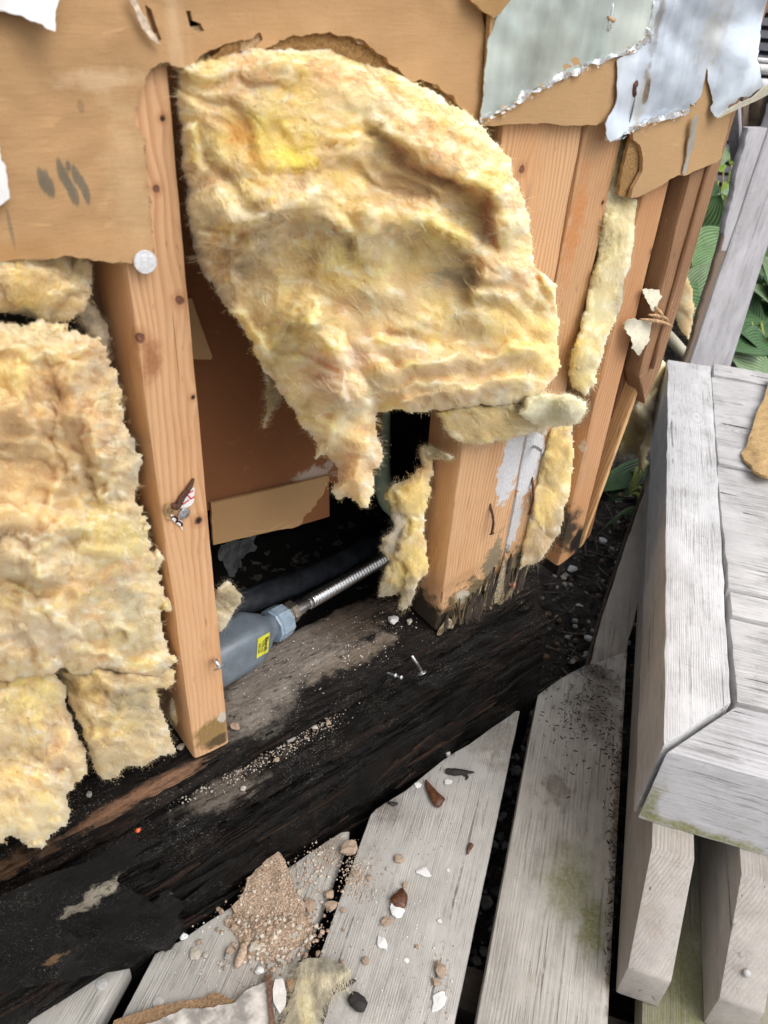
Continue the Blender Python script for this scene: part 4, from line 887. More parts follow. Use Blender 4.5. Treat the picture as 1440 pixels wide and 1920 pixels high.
# linings of the other bays, black box added behind so the gap stays dark
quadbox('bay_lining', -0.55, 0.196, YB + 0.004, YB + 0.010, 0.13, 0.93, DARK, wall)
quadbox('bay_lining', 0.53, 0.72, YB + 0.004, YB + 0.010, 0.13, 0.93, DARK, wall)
quadbox('top_plate', -0.55, 0.72, YW, YB + 0.06, 0.932, 0.97, LUM_C, wall)
VOID = mat_plain('gap_shade_black', (0.012, 0.010, 0.009), .95, 0, .4, 30, .3)  # black put in for the shade deep in the gap
quadbox('shade_box_floor', -0.6, 0.713, YW + 0.094, 1.5, 0.09, 0.118, VOID, wall)
quadbox('shade_box_back', -0.6, 0.713, 1.5, 1.52, -0.15, 1.0, VOID, wall)
quadbox('shade_box_side', -0.62, -0.6, YW + .05, 1.5, -0.15, 1.0, VOID, wall)
quadbox('shade_box_side', 0.715, 0.727, YW + .05, 1.5, 0.085, 0.96, DARK, wall)
quadbox('shade_box_top', -0.6, 0.713, YB + 0.062, 1.5, 0.96, 0.98, VOID, wall)  # added cover, closes the box against sky light

# fixings in the timber
nail(stud_a, onY(272, 491, YW - .0062), (-.1, -1, .12), 0.0062, .0016, .02, WASHER, name='cap_nail', label='pale round cap nail at the corner of the brown board', dome=.0002)
a = onY(403, 1238, YW); b = onY(411, 1250, YW - .012)
nail(stud_a, b, (0.05, -.75, -.65), .0052, .0018, .02, NAIL, bend=[b + (-.001, .004, .004), a + (0, 0.001, 0.001), a + (0, .02, .006)], name='bent_nail')
a = onY(783, 1246, .394); b = onY(791, 1261, .378)
nail(plate, onY(1016, 846, YW - .016), (.45, -1, -.1), .0042, .0016, .03, NAIL, bend=[onY(1004, 838, YW - .004), onY(996, 836, YW + .006)], name='nail', label='zinc nail standing out of the white mould')
nail(plate, b, (.1, -.6, -.8), .0045, .0016, .02, NAIL, bend=[(a + b) / 2, a, a + (0, .01, .004)], name='bent_nail')
for q in ((741, 1266), (752, 1270)):
    nail(plate, onY(*q, .390), (.2, -.8, .3), .0022, .0012, .01, NAIL, name='small_nail')
nail(stud_b2, onY(963, 1098, YW - .006), (.5, -1, .1), .0046, .0018, .02, mat_plain('copper_rust', (.34, .15, .09), .7, .2, .4, 300, .6), name='rusty_nail')
for p0, p1 in (((997, 894), (993, 962)), ((918, 944), (922, 1000))):
    A = onY(*p0, YW + .001); B = onY(*p1, YW - .008)
    v, f = join([tube(spline([A, (A + B) / 2 + (0, -.004, 0), B], 8), .0014, 8), lathe(B, (0, -.6, -.8), [(0, .0014), (0, .0028), (.001, .0028), (.0013, .0005)], 10)]); mk('rusty_nail', v, f, RUST, stud_b2)
# red lettered white scrap under nails on the left stud
RED = mat_plain('red_print', (0.62, 0.045, 0.03), .6, var=.15)
scr = sheet('paper_scrap', [(365, 914), (364, 940, .5), (358, 948, .5), (349, 952, .5), (341, 954, .5), (334, 951, .5), (338, 942, .5), (346, 930, .5), (356, 918, .5)], lambda x, y: onY(x, y, YW - .0016), (0, -1, 0), .0006, WHITEP, stud_a, grid=5, amp=1, seed=41, label='white paper scrap with red letters held by nails')
sheet('paper_scrap', [(320, 964, .5), (331, 970, .5), (342, 977, .5), (342, 985, .5), (343, 994, .5), (336, 984, .5), (328, 980, .5), (322, 973, .5)], lambda x, y: onY(x, y, YW - .0016), (0, -1, 0), .0006, WHITEP, stud_a, grid=5, amp=1, seed=42)
def stroke(pts, w, parent, Y, mat=RED, name='letter'):
    P = np.array([onY(*p, Y) for p in pts]); P = spline(P, max(len(P), len(pts) * 4)) if len(pts) > 3 else P
    vs_, fs_ = [], []
    for i in range(len(P) - 1):
        t = P[i + 1] - P[i]; t /= np.linalg.norm(t) + 1e-12; s = np.cross(t, (0, 1, 0)); s /= np.linalg.norm(s); k = len(vs_)
        vs_ += [P[i] - s * w - t * w * .6, P[i] + s * w - t * w * .6, P[i + 1] + s * w + t * w * .6, P[i + 1] - s * w + t * w * .6]; fs_.append((k, k + 1, k + 2, k + 3))
    vs_ = np.array(vs_); n_ = len(vs_); V = np.concatenate([vs_, vs_ + (0, .0002, 0)])
    mk(name, V, fs_ + [tuple(i + n_ for i in q[::-1]) for q in fs_], mat, parent, smooth=False)
# letters: C E over a piece of an R
stroke([(339, 940), (343.5, 945.5), (354, 938)], .00055, stud_a, YW - .0019)
stroke([(362, 920.5), (350.5, 926.5)], .00055, stud_a, YW - .0019); stroke([(350.5, 926.5), (358, 935.5), (365, 931.5)], .00055, stud_a, YW - .0019)
stroke([(335, 948), (338, 949.5)], .0005, stud_a, YW - .0019)
stroke([(321.5, 970.5), (328, 969), (333, 974), (330, 979), (336, 978), (341, 982), (341, 987)], .0006, stud_a, YW - .0019)
A, B = onY(363, 897, YW - .0012), onY(331, 950, YW - .0035)
v, f = tube(spline([A, (A * 2 + B) / 3 + (0, -.001, 0), (A + 2 * B) / 3, B, onY(322, 945, YW - .003)], 14), [.0008, .0013, .0016, .0019, .002, .0022, .0023, .0024, .0024, .0025, .0026, .0024, .002, .001], 9); mk('rusty_nail', v, f, RUST, stud_a)
nail(stud_a, onY(344.5, 963, YW - .0035), (0.1, -1, -.1), .0045, .0018, .015, NAIL, name='nail')
sheet('bark_flake', [(311, 945), (322, 948, .5), (325, 962, .5), (322, 975, .5), (312, 974, .5), (308, 960, .5)], lambda x, y: onY(x, y, YW - .002 - .0015 * np.sin(y * .2)), (0, -1, 0), .0008, mat_plain('bark_flake', (.33, .21, .10), .7, 0, .4, 400, .7), stud_a, grid=5, amp=1.2, seed=43)

# ================================================================== INSIDE THE OPEN BAY
ABS = mat_plain('black_drain_plastic', (0.030, 0.036, 0.045), .42, 0, .5, 60, .3)
P = spline([onY(380, 1160, .552), onY(480, 1122, .56), onY(600, 1072, .575), onY(735, 1002, .60), onY(850, 950, .64)], 30)
v, f = tube(P, 0.0135, 20); pipe = mk('drain_pipe', v, f, ABS, label='dusty black drain pipe running behind the bottom plate', cat='pipe')
STEEL = mat_plain('bright_steel', (0.82, 0.83, 0.84), .30, 1.0, .1, 300, .1)
DULL = mat_plain('dull_brass', (0.30, 0.26, 0.21), .4, .8, .3, 300, .3)
h0, h1 = onY(530, 1157, .494), onY(735, 1040, .53)
hose = empty('braided_hose', (h0 + h1) / 2, 'shiny ribbed steel flexible hose leading out of the blue-grey box', 'hose')
L = np.linalg.norm(h1 - h0); ax = (h1 - h0) / L
pr = [(L * .22, .0058)]; k = int(L * .78 / .0044)
for i in range(k):
    s = L * .22 + i * .0044; pr += [(s, .0056), (s + .0007, .0072), (s + .0015, .0080), (s + .0024, .0080), (s + .0032, .0072), (s + .0039, .0056)]
v, f = lathe(h0, ax, pr, 22); mk('corrugated_tube', v, f, STEEL, hose)
v, f = lathe(h0, ax, [(L * .10, .006), (L * .10, .0078), (L * .15, .0078), (L * .155, .0066), (L * .20, .0064), (L * .205, .0075), (L * .235, .0075), (L * .24, .005)], 22); sharp(mk('ferrule', v, f, STEEL, hose))
v, f = lathe(h0, ax, [(-.004, .006), (-.004, .0115), (.004, .0118), (.0045, .0105), (.008, .0105), (.0085, .0118), (.016, .0118), (.018, .008)], 6); sharp(mk('hex_nut', v, f, DULL, hose), 20)
# blue grey plastic box with a collar and a yellow label
BLUE = mat_plain('blue_grey_plastic', (0.15, 0.18, 0.215), .45, 0, .14, 60, .15)
BLUE.node_tree.nodes['Principled BSDF'].inputs['Subsurface Weight'].default_value = 0.2; BLUE.node_tree.nodes['Principled BSDF'].inputs['Subsurface Scale'].default_value = 0.005
CLEAR = mat_plain('milky_plastic', (0.27, 0.35, 0.43), .32, 0, .18, 90, .1)
b0 = h0 - ax * 0.105 - np.array([0, 0, .004])
PS = .80
box = empty('plastic_housing', b0, 'blue-grey plastic trap housing with yellow sticker beside the left stud', 'housing')
def sq_ring(c, r, e=4.0, n=28):
    a = np.cross(ax, (0, 0, 1.0)); a /= np.linalg.norm(a); b = np.cross(a, ax)
    out = []
    for q in np.linspace(0, 2 * np.pi, n, endpoint=False):
        cq, sq = math.cos(q), math.sin(q); k = (abs(cq) ** e + abs(sq) ** e) ** (-1 / e)
        out.append(c + r * k * (cq * a * .8 + sq * b))
    return out
v, f = loft([sq_ring(b0 + ax * s, r, e) for s, r, e in ((s_, r_ * PS, e_) for s_, r_, e_ in ((0, .005, 3), (.0, .028, 3), (.004, .031, 9), (.060, .031, 9), (.064, .0295, 7), (.078, .023, 3.2), (.082, .019, 2), (.094, .0185, 2), (.094, .005, 2)))]); sharp(mk('body', v, f, BLUE, box), 50)
rings = []
for s, r in ((.088, .012), (.088, .0205), (.0895, .0215), (.0905, .0195), (.0915, .0195), (.0925, .0215), (.107, .0205), (.1085, .0190), (.1085, .010)):
    rings.append([b0 + ax * s + (r * PS + .0009 * (i % 4 == 0)) * np.array(d) for i, d in enumerate([(lambda a, b, q: math.cos(q) * a + math.sin(q) * b)(np.cross(ax, (0, 0, 1.)) / np.linalg.norm(np.cross(ax, (0, 0, 1.))), np.cross(np.cross(ax, (0, 0, 1.)), ax), q) for q in np.linspace(0, 2 * np.pi, 40, endpoint=False)])])
v, f = loft(rings); sharp(mk('collar', v, f, CLEAR, box), 35)
# sticker: placed on the face of the housing that looks out of the wall
LBL = mat_plain('yellow_sticker', (0.62, 0.60, 0.06), .5, var=.08); INK = mat_plain('black_ink', (.015, .015, .012), .6); INK2 = mat_plain('olive_ink', (.16, .15, .03), .6)
aa_ = np.cross(ax, (0, 0, 1.0)); aa_ /= np.linalg.norm(aa_); bb_ = np.cross(aa_, ax)
sgn = -1 if aa_[1] > 0 else 1
nf = aa_ * sgn
lc = b0 + ax * .0590 + nf * (.031 * .8 * PS + .0006) + bb_ * .006
def lab(u, w): return lc + ax * u + bb_ * w
def plaque(name, pts, mat, parent, off=0.0):
    P = np.array([lab(u, w) + nf * off for u, w in pts]); n_ = len(P)
    V = np.concatenate([P, P - nf * .0003]); mk(name, V, [tuple(range(n_)), tuple(range(2 * n_ - 1, n_ - 1, -1))] + [(i, i + n_, (i + 1) % n_ + n_, (i + 1) % n_) for i in range(n_)], mat, parent, smooth=False)
plaque('sticker', [(-.0075, -.0125), (.0075, -.0125), (.0075, .0125), (-.0075, .0125)], LBL, box)
def text(body, u, w, size, mat, parent):
    cu = bpy.data.curves.new('lettering', 'FONT'); cu.body = body; cu.size = size; cu.align_x = 'CENTER'; cu.align_y = 'CENTER'; cu.extrude = .00005; cu.offset = size * .012
    o = bpy.data.objects.new('lettering', cu); scene.collection.objects.link(o)
    dg = bpy.context.evaluated_depsgraph_get(); me = bpy.data.meshes.new_from_object(o.evaluated_get(dg)); bpy.data.objects.remove(o)
    V = np.array([tuple(q.co) for q in me.vertices]); Fs = [tuple(p.vertices) for p in me.polygons]
    xd = -bb_; yd = ax                                   # reads downwards
    if np.dot(np.cross(xd, yd), nf) < 0: xd = -xd
    W = np.array([lab(u, w) + nf * .0005 + xd * q[0] + yd * q[1] + nf * q[2] for q in V])
    mk('lettering', W, Fs, mat, parent, smooth=False)
text('Blansk', .0036, 0.0, .0068, INK, box); text('TYPE NI', -.0012, 0.0, .0042, INK2, box); text('100 OB', -.0052, 0.0, .0040, INK2, box)
# pale green tube at the edge of the black gap
GREEN = mat_plain('pale_green_plastic', (0.42, 0.52, 0.36), .4, 0, .2, 30, .1)
P = spline([onY(716, 700, .56), onY(715, 800, .56), onY(716, 880, .557), onY(726, 940, .55), onY(760, 968, .545)], 20)
v, f = tube(P, 0.010, 16); mk('green_tube', v, f, GREEN, label='pale green plastic tube beside the hanging wool tongue', cat='tube')
# dark rubble on the shade box floor behind the plate
r = np.random.default_rng(5); lst = []
for _ in range(160):
    c = onY(r.uniform(410, 720), r.uniform(1010, 1130), r.uniform(.56, .68)); c[2] = .118 + r.uniform(0, .004); q = r.normal(0, 1, (6, 3)); q = q / np.linalg.norm(q, axis=1)[:, None] * r.uniform(.002, .009)
    q[:, 2] *= .4; lst.append((q + c, [(0, 1, 2), (0, 2, 3), (0, 3, 4), (0, 4, 5), (0, 5, 1), (1, 3, 2), (1, 5, 3), (3, 5, 4)]))
v, f = join(lst); mk('floor_rubble', v, f, mat_plain('dark_rubble', (.10, .095, .085), .9, 0, .6, 60, .6), smooth=False, label='dark rubble scattered behind the bottom plate', cat='rubble', kind='stuff')
sheet('torn_label', [(414, 1022, 1), (440, 1012, 1), (478, 1004, 1), (482, 1024, 1), (460, 1040, 1), (452, 1062, 1), (430, 1080, 1), (420, 1060, 1), (408, 1045, 1)], lambda x, y: onY(x, y, .60 - .01 * np.sin(x * .05)), (0, -1, 0), .0006, mat_plain('grey_paper', (.085, .09, .09), .85, 0, .5, 90, .5), None, amp=9, seed=120, grid=8, label='grey torn paper piece deep in the dark bay', cat='paper')

# ================================================================== GLASS WOOL BATTS
big_lobes = [
    ([(338, 140), (470, 100), (600, 112), (690, 172), (745, 240), (690, 262), (610, 296), (556, 330), (486, 402), (410, 424), (366, 340), (350, 240)], .012, 55),
    ([(600, 120), (720, 150), (830, 195), (930, 280), (985, 400), (1002, 470), (985, 515), (945, 500), (905, 400), (830, 330), (740, 262), (660, 200)], .026, 60),
    ([(395, 480), (430, 432), (560, 382), (660, 410), (690, 470), (680, 520), (610, 545), (540, 530), (450, 545)], .017, 50),
    ([(730, 450), (800, 420), (880, 450), (892, 520), (860, 570), (760, 560), (715, 520)], .014, 42),
    ([(900, 560), (980, 500), (1035, 540), (1050, 610), (1000, 640), (930, 650), (890, 610)], .014, 45),
    ([(630, 570), (760, 560), (900, 590), (900, 640), (800, 662), (660, 640)], .010, 34),
    ([(650, 640), (780, 655), (890, 612), (905, 635), (850, 672), (740, 690), (655, 672)], .012, 22),
    ([(680, 690), (820, 690), (950, 660), (1050, 640), (1050, 720), (960, 752), (860, 760), (740, 770), (690, 750)], .012, 40),
    ([(400, 540), (480, 520), (580, 560), (650, 660), (706, 740), (715, 830), (716, 900), (690, 955), (650, 920), (600, 850), (505, 705), (440, 610)], .024, 60),
    ([(520, 580), (600, 570), (650, 660), (612, 700), (540, 680), (490, 640)], .010, 35),
    ([(690, 735), (860, 735), (866, 768), (705, 772)], .010, 16),
    ([(640, 300), (760, 290), (860, 360), (900, 450), (800, 420), (700, 400), (620, 360)], -.016, 60),
    ([(345, 300), (395, 340), (420, 520), (520, 690), (470, 660), (380, 520)], -.010, 30),
    ([(470, 470), (560, 430), (640, 470), (560, 500)], .007, 25),
]
big_e = [
    ([(403, 418), (430, 408), (462, 414), (490, 392), (515, 360), (545, 350), (573, 352), (600, 318), (622, 292), (655, 262), (690, 268), (748, 248)][::-1], 0.0281, 70),
    ([(675, 213), (742, 263), (803, 297), (837, 324), (881, 341), (920, 363), (931, 391), (937, 447), (942, 502)], 0.0386, 60),
    ([(350, 470), (420, 460), (500, 398), (590, 405), (660, 440), (688, 500), (680, 540)], 0.0175, 45),
    ([(720, 480), (736, 444), (790, 420), (850, 434), (885, 480), (900, 530), (890, 575), (850, 590)], 0.0246, 46),
    ([(905, 545), (960, 515), (1005, 500), (1045, 560), (1050, 620)], 0.0175, 40),
    ([(560, 565), (540, 600), (610, 610), (618, 590), (600, 540)], 0.0140, 25),
    ([(900, 640), (830, 650), (760, 640), (690, 632), (640, 640)], 0.0175, 34), ([(1040, 660), (980, 650), (900, 668), (820, 672), (740, 690), (655, 650)], 0.0211, 24),
    ([(1045, 715), (960, 705), (880, 722), (800, 718), (700, 730)], 0.0157, 24), ([(880, 745), (820, 738), (770, 748), (700, 752)], 0.0140, 14),
    ([(700, 790), (690, 740), (655, 690), (640, 640), (608, 612), (590, 560), (560, 520)], 0.0351, 60), ([(520, 690), (500, 640), (450, 590), (410, 560)], 0.0175, 34), ([(460, 545), (440, 500), (480, 470), (520, 470)], 0.0140, 24),
    ([(860, 420), (800, 380), (720, 360), (640, 330)], 0.0123, 40), ([(900, 470), (860, 430), (780, 400), (700, 395), (620, 380)], 0.0140, 34), ([(400, 330), (370, 300), (360, 220)], 0.0140, 40), ([(610, 850), (640, 800), (660, 760), (640, 700)], 0.0140, 30), ([(690, 930), (680, 890), (700, 840), (690, 800)], 0.0105, 20)]
big_t = [(505, 265, 90, 60, (0.86, 0.70, 0.16), .8), (448, 255, 26, 30, ORANGE, .75), (470, 300, 22, 18, ORANGE, .55), (560, 300, 40, 25, (0.84, 0.74, 0.10), .8), (700, 205, 70, 36, WHITE, .7),
         (430, 400, 60, 22, WHITE, .6), (780, 340, 130, 60, PEACH, .55), (480, 480, 110, 60, (0.62, 0.45, 0.23), .5), (500, 455, 22, 30, (.34, .27, .17), .5), (460, 500, 36, 18, (.34, .27, .17), .5), (370, 430, 30, 120, (.60, .50, .31), .5), (410, 560, 40, 30, (.36, .30, .2), .4),
         (800, 440, 60, 34, YEL, .6), (770, 500, 60, 30, YEL, .55), (860, 520, 46, 24, (.45, .40, .26), .6), (980, 600, 70, 40, YEL, .6), (1020, 660, 40, 50, (.80, .58, .14), .7), (570, 590, 60, 40, YEL, .6), (540, 640, 60, 50, (.62, .52, .20), .5),
         (620, 700, 60, 40, (.80, .60, .45), .6), (680, 660, 40, 30, (.84, .68, .58), .8), (760, 660, 90, 16, (.84, .70, .58), .8), (820, 700, 100, 24, PEACH, .6), (800, 745, 120, 18, (.70, .42, .16), .6), (600, 820, 70, 60, CREAM, .6), (660, 900, 40, 60, TAN, .5), (920, 690, 60, 30, TAN, .5), (640, 720, 30, 40, (.82, .66, .52), .6)]
wool('insulation_batt', [(330, 120), (420, 92), (500, 84), (620, 92), (720, 120), (830, 180), (905, 232), (950, 290), (985, 372), (1000, 450), (1004, 500), (1040, 530), (1048, 590), (1050, 650), (1046, 706), (1000, 752), (930, 762), (868, 764), (820, 772), (760, 774), (706, 772), (712, 820), (722, 850), (716, 872), (702, 876), (706, 915), (690, 948), (676, 955), (662, 934), (640, 936), (618, 920), (632, 902), (634, 884), (612, 850), (585, 860), (590, 830), (545, 766), (505, 712), (470, 640), (420, 570), (380, 520), (360, 460), (346, 340), (334, 220)],
     [(340, 130, .428), (330, 300, .432), (360, 440, .436), (430, 580, .430), (520, 720, .424), (620, 110, .424), (860, 210, .412), (960, 330, .404), (1010, 480, .402), (1040, 650, .398), (900, 760, .402), (740, 770, .408), (680, 950, .402), (600, 860, .415), (680, 480, .405), (560, 350, .418), (520, 200, .424)],
     'huge yellow glass wool batt bulging out from under the arched torn sheathing', [], big_t, edges=big_e, nedge=30, H0=.034, R=80, step=2.6, rag=7, flow=.42, nlob=12, lob_amp=.0075, mid=.0060, fine=.0011, seed=5, base=CREAM, second=PEACH, third=YEL, back=.012, fibres=15000, flen=(14, 52), group='insulation batts in the wall')
wool('insulation_tuft', [(985, 745), (1020, 735), (1062, 738), (1100, 752), (1104, 768), (1085, 792), (1040, 802), (1000, 796), (968, 775)], [(1000, 770, .388), (1100, 770, .366)],
     'bright white fluffy tuft sticking out at the lower right of the big batt', [], [(1040, 765, 110, 70, (.95, .88, .68), .95)], H0=.018, R=26, step=2.4, rag=5, nlob=3, lob_amp=.004, mid=.002, fine=.001, seed=17, base=(.90, .85, .66), second=(.9, .84, .64), third=(.88, .80, .5), back=.008, tone=1.02, fibres=2600, flen=(10, 36), fuzz=1.3)
wool('insulation_batt', [(815, 772), (870, 760), (980, 756), (1010, 775), (1032, 790), (1030, 820), (985, 815), (950, 828), (900, 836), (862, 832), (838, 806)], [(840, 790, .402), (1020, 800, .400)],
     'thin yellow wool layer lying over the top of the broad right stud', [], [(900, 800, 80, 40, (.62, .46, .18), .6)], H0=.008, R=24, step=2.6, rag=7, nlob=6, lob_amp=.003, mid=.002, fine=.001, seed=19, base=(.72, .58, .28), second=TAN, third=YEL, back=.003, fibres=2200, flen=(10, 34), edge_dirt=0.18)
wool('insulation_batt', [(-400, 575), (-60, 590), (30, 606), (60, 600), (150, 612), (190, 622), (212, 680), (236, 760), (258, 850), (262, 910), (275, 980), (300, 1080), (318, 1180), (322, 1236), (300, 1272), (258, 1282), (214, 1262), (172, 1270), (132, 1254), (96, 1276), (52, 1268), (8, 1280), (-60, 1270), (-400, 1330)],
     [(-100, 800, .418), (100, 700, .414), (230, 760, .436), (262, 900, .440), (300, 1100, .430), (100, 1200, .412), (0, 1000, .412), (200, 1000, .412)],
     'tall stained glass wool batt filling the bay left of the bare stud',
     [([(-140, 640), (60, 650), (190, 700), (215, 800), (200, 900), (120, 900), (40, 850), (-140, 860)], .010, 50), ([(-140, 700), (40, 740), (130, 800), (165, 900), (160, 1000), (60, 1060), (-140, 1060)], .012, 60), ([(150, 760), (230, 740), (262, 860), (240, 930), (190, 940), (165, 860)], .012, 35),
      ([(60, 1000), (200, 960), (280, 1010), (310, 1150), (300, 1220), (200, 1190), (110, 1200), (60, 1110)], .012, 50), ([(-140, 1080), (40, 1100), (130, 1160), (200, 1230), (60, 1246), (-140, 1250)], .012, 40), ([(0, 610), (120, 630), (190, 660), (120, 680), (-60, 660)], .008, 24), ([(180, 850), (215, 830), (225, 900), (205, 950), (190, 900)], .007, 16)],
     [(60, 830, 130, 130, (.78, .52, .24), .7), (60, 940, 120, 60, (.80, .58, .28), .6), (120, 720, 110, 36, (.72, .46, .20), .6), (40, 630, 120, 26, (.70, .58, .34), .6), (20, 700, 50, 36, YEL, .6), (200, 1010, 80, 50, (.74, .64, .26), .7), (60, 1040, 100, 50, (.78, .64, .44), .6), (100, 1100, 100, 18, (.68, .40, .14), .5), (60, 1190, 110, 40, (.82, .70, .52), .7), (240, 1180, 70, 50, (.70, .60, .34), .6), (245, 1130, 40, 30, (.48, .45, .34), .6), (260, 860, 24, 60, (.55, .48, .32), .7), (255, 820, 12, 20, GREY, .7)],
     H0=.034, R=52, step=3.0, rag=17, flow=.12, nedge=44, nlob=14, lob_amp=.0125, mid=.0060, fine=.0012, seed=41, tone=.87, base=(.78, .60, .31), second=(.74, .50, .24), third=(.76, .62, .26), back=.03, fibres=11000, flen=(12, 44), group='insulation batts in the wall', edge_dirt=0.15)
wool('insulation_batt', [(-400, 470), (150, 470), (178, 500), (175, 550), (160, 585), (125, 608), (75, 605), (50, 588), (0, 586), (-400, 590)], [(0, 520, .424), (170, 520, .440), (80, 600, .430)],
     'upper wool wad tucked under the lower edge of the brown board', [([(0, 500), (100, 500), (150, 540), (90, 600), (20, 570)], .010, 30)], [(90, 530, 60, 40, (.72, .52, .22), .7), (60, 590, 60, 16, (.55, .48, .34), .7), (40, 590, 20, 10, GREY, .8)],
     H0=.016, R=40, step=3.0, rag=8, flow=.5, nlob=8, lob_amp=.006, mid=.005, fine=.0018, seed=43, tone=.87, base=(.74, .58, .32), second=TAN, third=YEL, back=.03, fibres=2600, flen=(10, 36), edge_dirt=0.21)
wool('insulation_batt', [(140, 560), (185, 575), (206, 600), (212, 660), (195, 690), (165, 640), (140, 610)], [(170, 620, .452)], 'grey dirty wool lump wedged against the left side of the bare stud', [], [(175, 620, 60, 60, (.55, .47, .36), .7), (160, 600, 20, 20, GREY, .7)], H0=.010, R=26, step=3, rag=7, nlob=4, lob_amp=.005, seed=44, base=(.62, .52, .36), second=TAN, third=(.55, .5, .36), back=.02, fibres=900, flen=(8, 26), edge_dirt=0.24)
wool('insulation_batt', [(85, 1200), (140, 1200), (220, 1210), (290, 1225), (322, 1255), (330, 1276), (316, 1296), (300, 1296), (300, 1330), (322, 1385), (330, 1405), (300, 1418), (262, 1440), (232, 1440), (222, 1458), (190, 1452), (168, 1420), (150, 1370), (132, 1310), (112, 1275)], [(120, 1220, .434), (300, 1240, .432), (300, 1300, .416), (230, 1440, .402), (180, 1400, .402), (320, 1390, .420)],
     'folded wool flap resting on the plate at the left of the stud foot', [([(110, 1245), (220, 1262), (300, 1275), (318, 1290), (240, 1300), (140, 1290)], .012, 24), ([(150, 1320), (260, 1320), (310, 1400), (220, 1440), (180, 1430)], .010, 40)], [(160, 1290, 50, 26, YEL, .6), (250, 1340, 60, 40, (.52, .44, .28), .6), (250, 1310, 40, 30, (.46, .40, .26), .5), (230, 1420, 60, 40, (.82, .66, .36), .7)],
     H0=.018, R=36, step=2.8, rag=8, flow=.25, nlob=10, lob_amp=.006, mid=.005, fine=.0018, seed=47, tone=.87, base=(.72, .57, .31), second=TAN, third=YEL, back=.02, fibres=3600, flen=(10, 36), group='insulation batts in the wall', edge_dirt=0.27)
wool('insulation_batt', [(-400, 1255), (0, 1216), (70, 1225), (112, 1262), (128, 1312), (146, 1370), (166, 1420), (164, 1450), (140, 1470), (128, 1500), (132, 1532), (110, 1560), (80, 1585), (52, 1588), (30, 1566), (0, 1580), (-60, 1600), (-400, 1680)], [(0, 1230, .432), (0, 1320, .412), (100, 1290, .418), (140, 1440, .404), (60, 1560, .394), (-60, 1560, .394)],
     'lowest left wool clump sagging over the black joist', [([(-160, 1280), (60, 1290), (110, 1340), (80, 1400), (-160, 1400)], .012, 40), ([(-160, 1420), (40, 1430), (130, 1450), (120, 1540), (50, 1580), (-160, 1580)], .014, 46)], [(60, 1310, 60, 40, (.58, .50, .20), .6), (110, 1400, 50, 60, (.66, .46, .26), .6), (20, 1400, 60, 50, (.68, .56, .36), .6), (60, 1540, 90, 40, (.84, .68, .34), .7)],
     H0=.022, R=44, step=2.8, rag=10, flow=.55, nlob=14, lob_amp=.008, mid=.006, fine=.002, seed=53, tone=.87, base=(.73, .56, .29), second=TAN, third=YEL, back=.02, fibres=4600, flen=(10, 38), group='insulation batts in the wall', edge_dirt=0.18)
wool('insulation_batt', [(1160, 240), (1185, 262), (1176, 330), (1172, 368), (1195, 372), (1192, 460), (1172, 560), (1140, 640), (1118, 720), (1100, 742), (1070, 728), (1062, 700), (1078, 640), (1100, 560), (1118, 470), (1130, 380), (1146, 300)], [(1170, 280, .430), (1160, 480, .424), (1090, 720, .412)],
     'narrow pale wool strip squeezed between the end stud and its neighbour', [], [(1150, 300, 20, 60, (.58, .52, .22), .7), (1150, 420, 40, 80, (.80, .72, .46), .7), (1165, 560, 14, 40, GREY, .6), (1085, 715, 30, 20, YEL, .6)],
     H0=.014, R=26, step=2.8, rag=6, flow=1.75, nlob=12, lob_amp=.004, mid=.003, fine=.0012, seed=59, base=(.86, .78, .50), second=(.78, .68, .40), third=YEL, back=.03, tone=1.0, fibres=3600, flen=(12, 44), group='insulation batts in the wall', edge_dirt=0.24)
wool('insulation_batt', [(1030, 800), (1075, 792), (1078, 850), (1066, 930), (1050, 1000), (1030, 1040), (1000, 1062), (972, 1074), (972, 1040), (985, 985), (1002, 910), (1020, 840)], [(1050, 850, .424), (1000, 1040, .418)],
     'brownish wool strip at the foot of the wall beside the mouldy stud', [], [(1045, 850, 34, 60, (.74, .56, .16), .7), (1010, 1020, 40, 40, (.54, .37, .18), .7), (990, 960, 20, 30, GREY, .5), (1060, 980, 24, 30, GREY, .6)],
     H0=.014, R=26, step=2.8, rag=6, flow=1.6, nlob=8, lob_amp=.004, mid=.003, fine=.0012, seed=61, base=(.68, .52, .24), second=TAN, third=YEL, back=.03, fibres=2200, flen=(10, 36), edge_dirt=0.33)
wool('insulation_tuft', [(786, 842), (800, 832), (812, 842), (810, 866), (806, 900), (806, 950), (798, 1000), (806, 1050), (796, 1080), (780, 1095), (778, 1130), (760, 1150), (742, 1146), (744, 1112), (722, 1120), (706, 1118), (716, 1090), (728, 1050), (706, 1030), (722, 1008), (734, 985), (726, 930), (736, 910), (760, 895), (790, 880)], [(790, 860, .440), (760, 930, .436), (770, 1080, .436)],
     'torn yellow wool tuft hanging against the side of the broad right stud', [([(735, 915), (790, 890), (806, 930), (780, 980), (745, 950)], .008, 24), ([(760, 960), (800, 1000), (800, 1070), (760, 1110), (745, 1040)], .008, 22)], [(770, 930, 40, 40, YEL, .7), (740, 1000, 20, 50, (.62, .58, .54), .9), (775, 1050, 36, 50, (.80, .62, .16), .7), (745, 1120, 50, 36, (.24, .20, .13), .85), (715, 1060, 24, 60, (.30, .26, .2), .7)],
     H0=.014, R=20, step=2.2, rag=7, flow=1.5, nlob=6, lob_amp=.004, mid=.003, fine=.0012, seed=67, base=(.70, .58, .24), second=TAN, third=YEL, back=.010, fibres=3600, flen=(8, 32), fuzz=1.2)
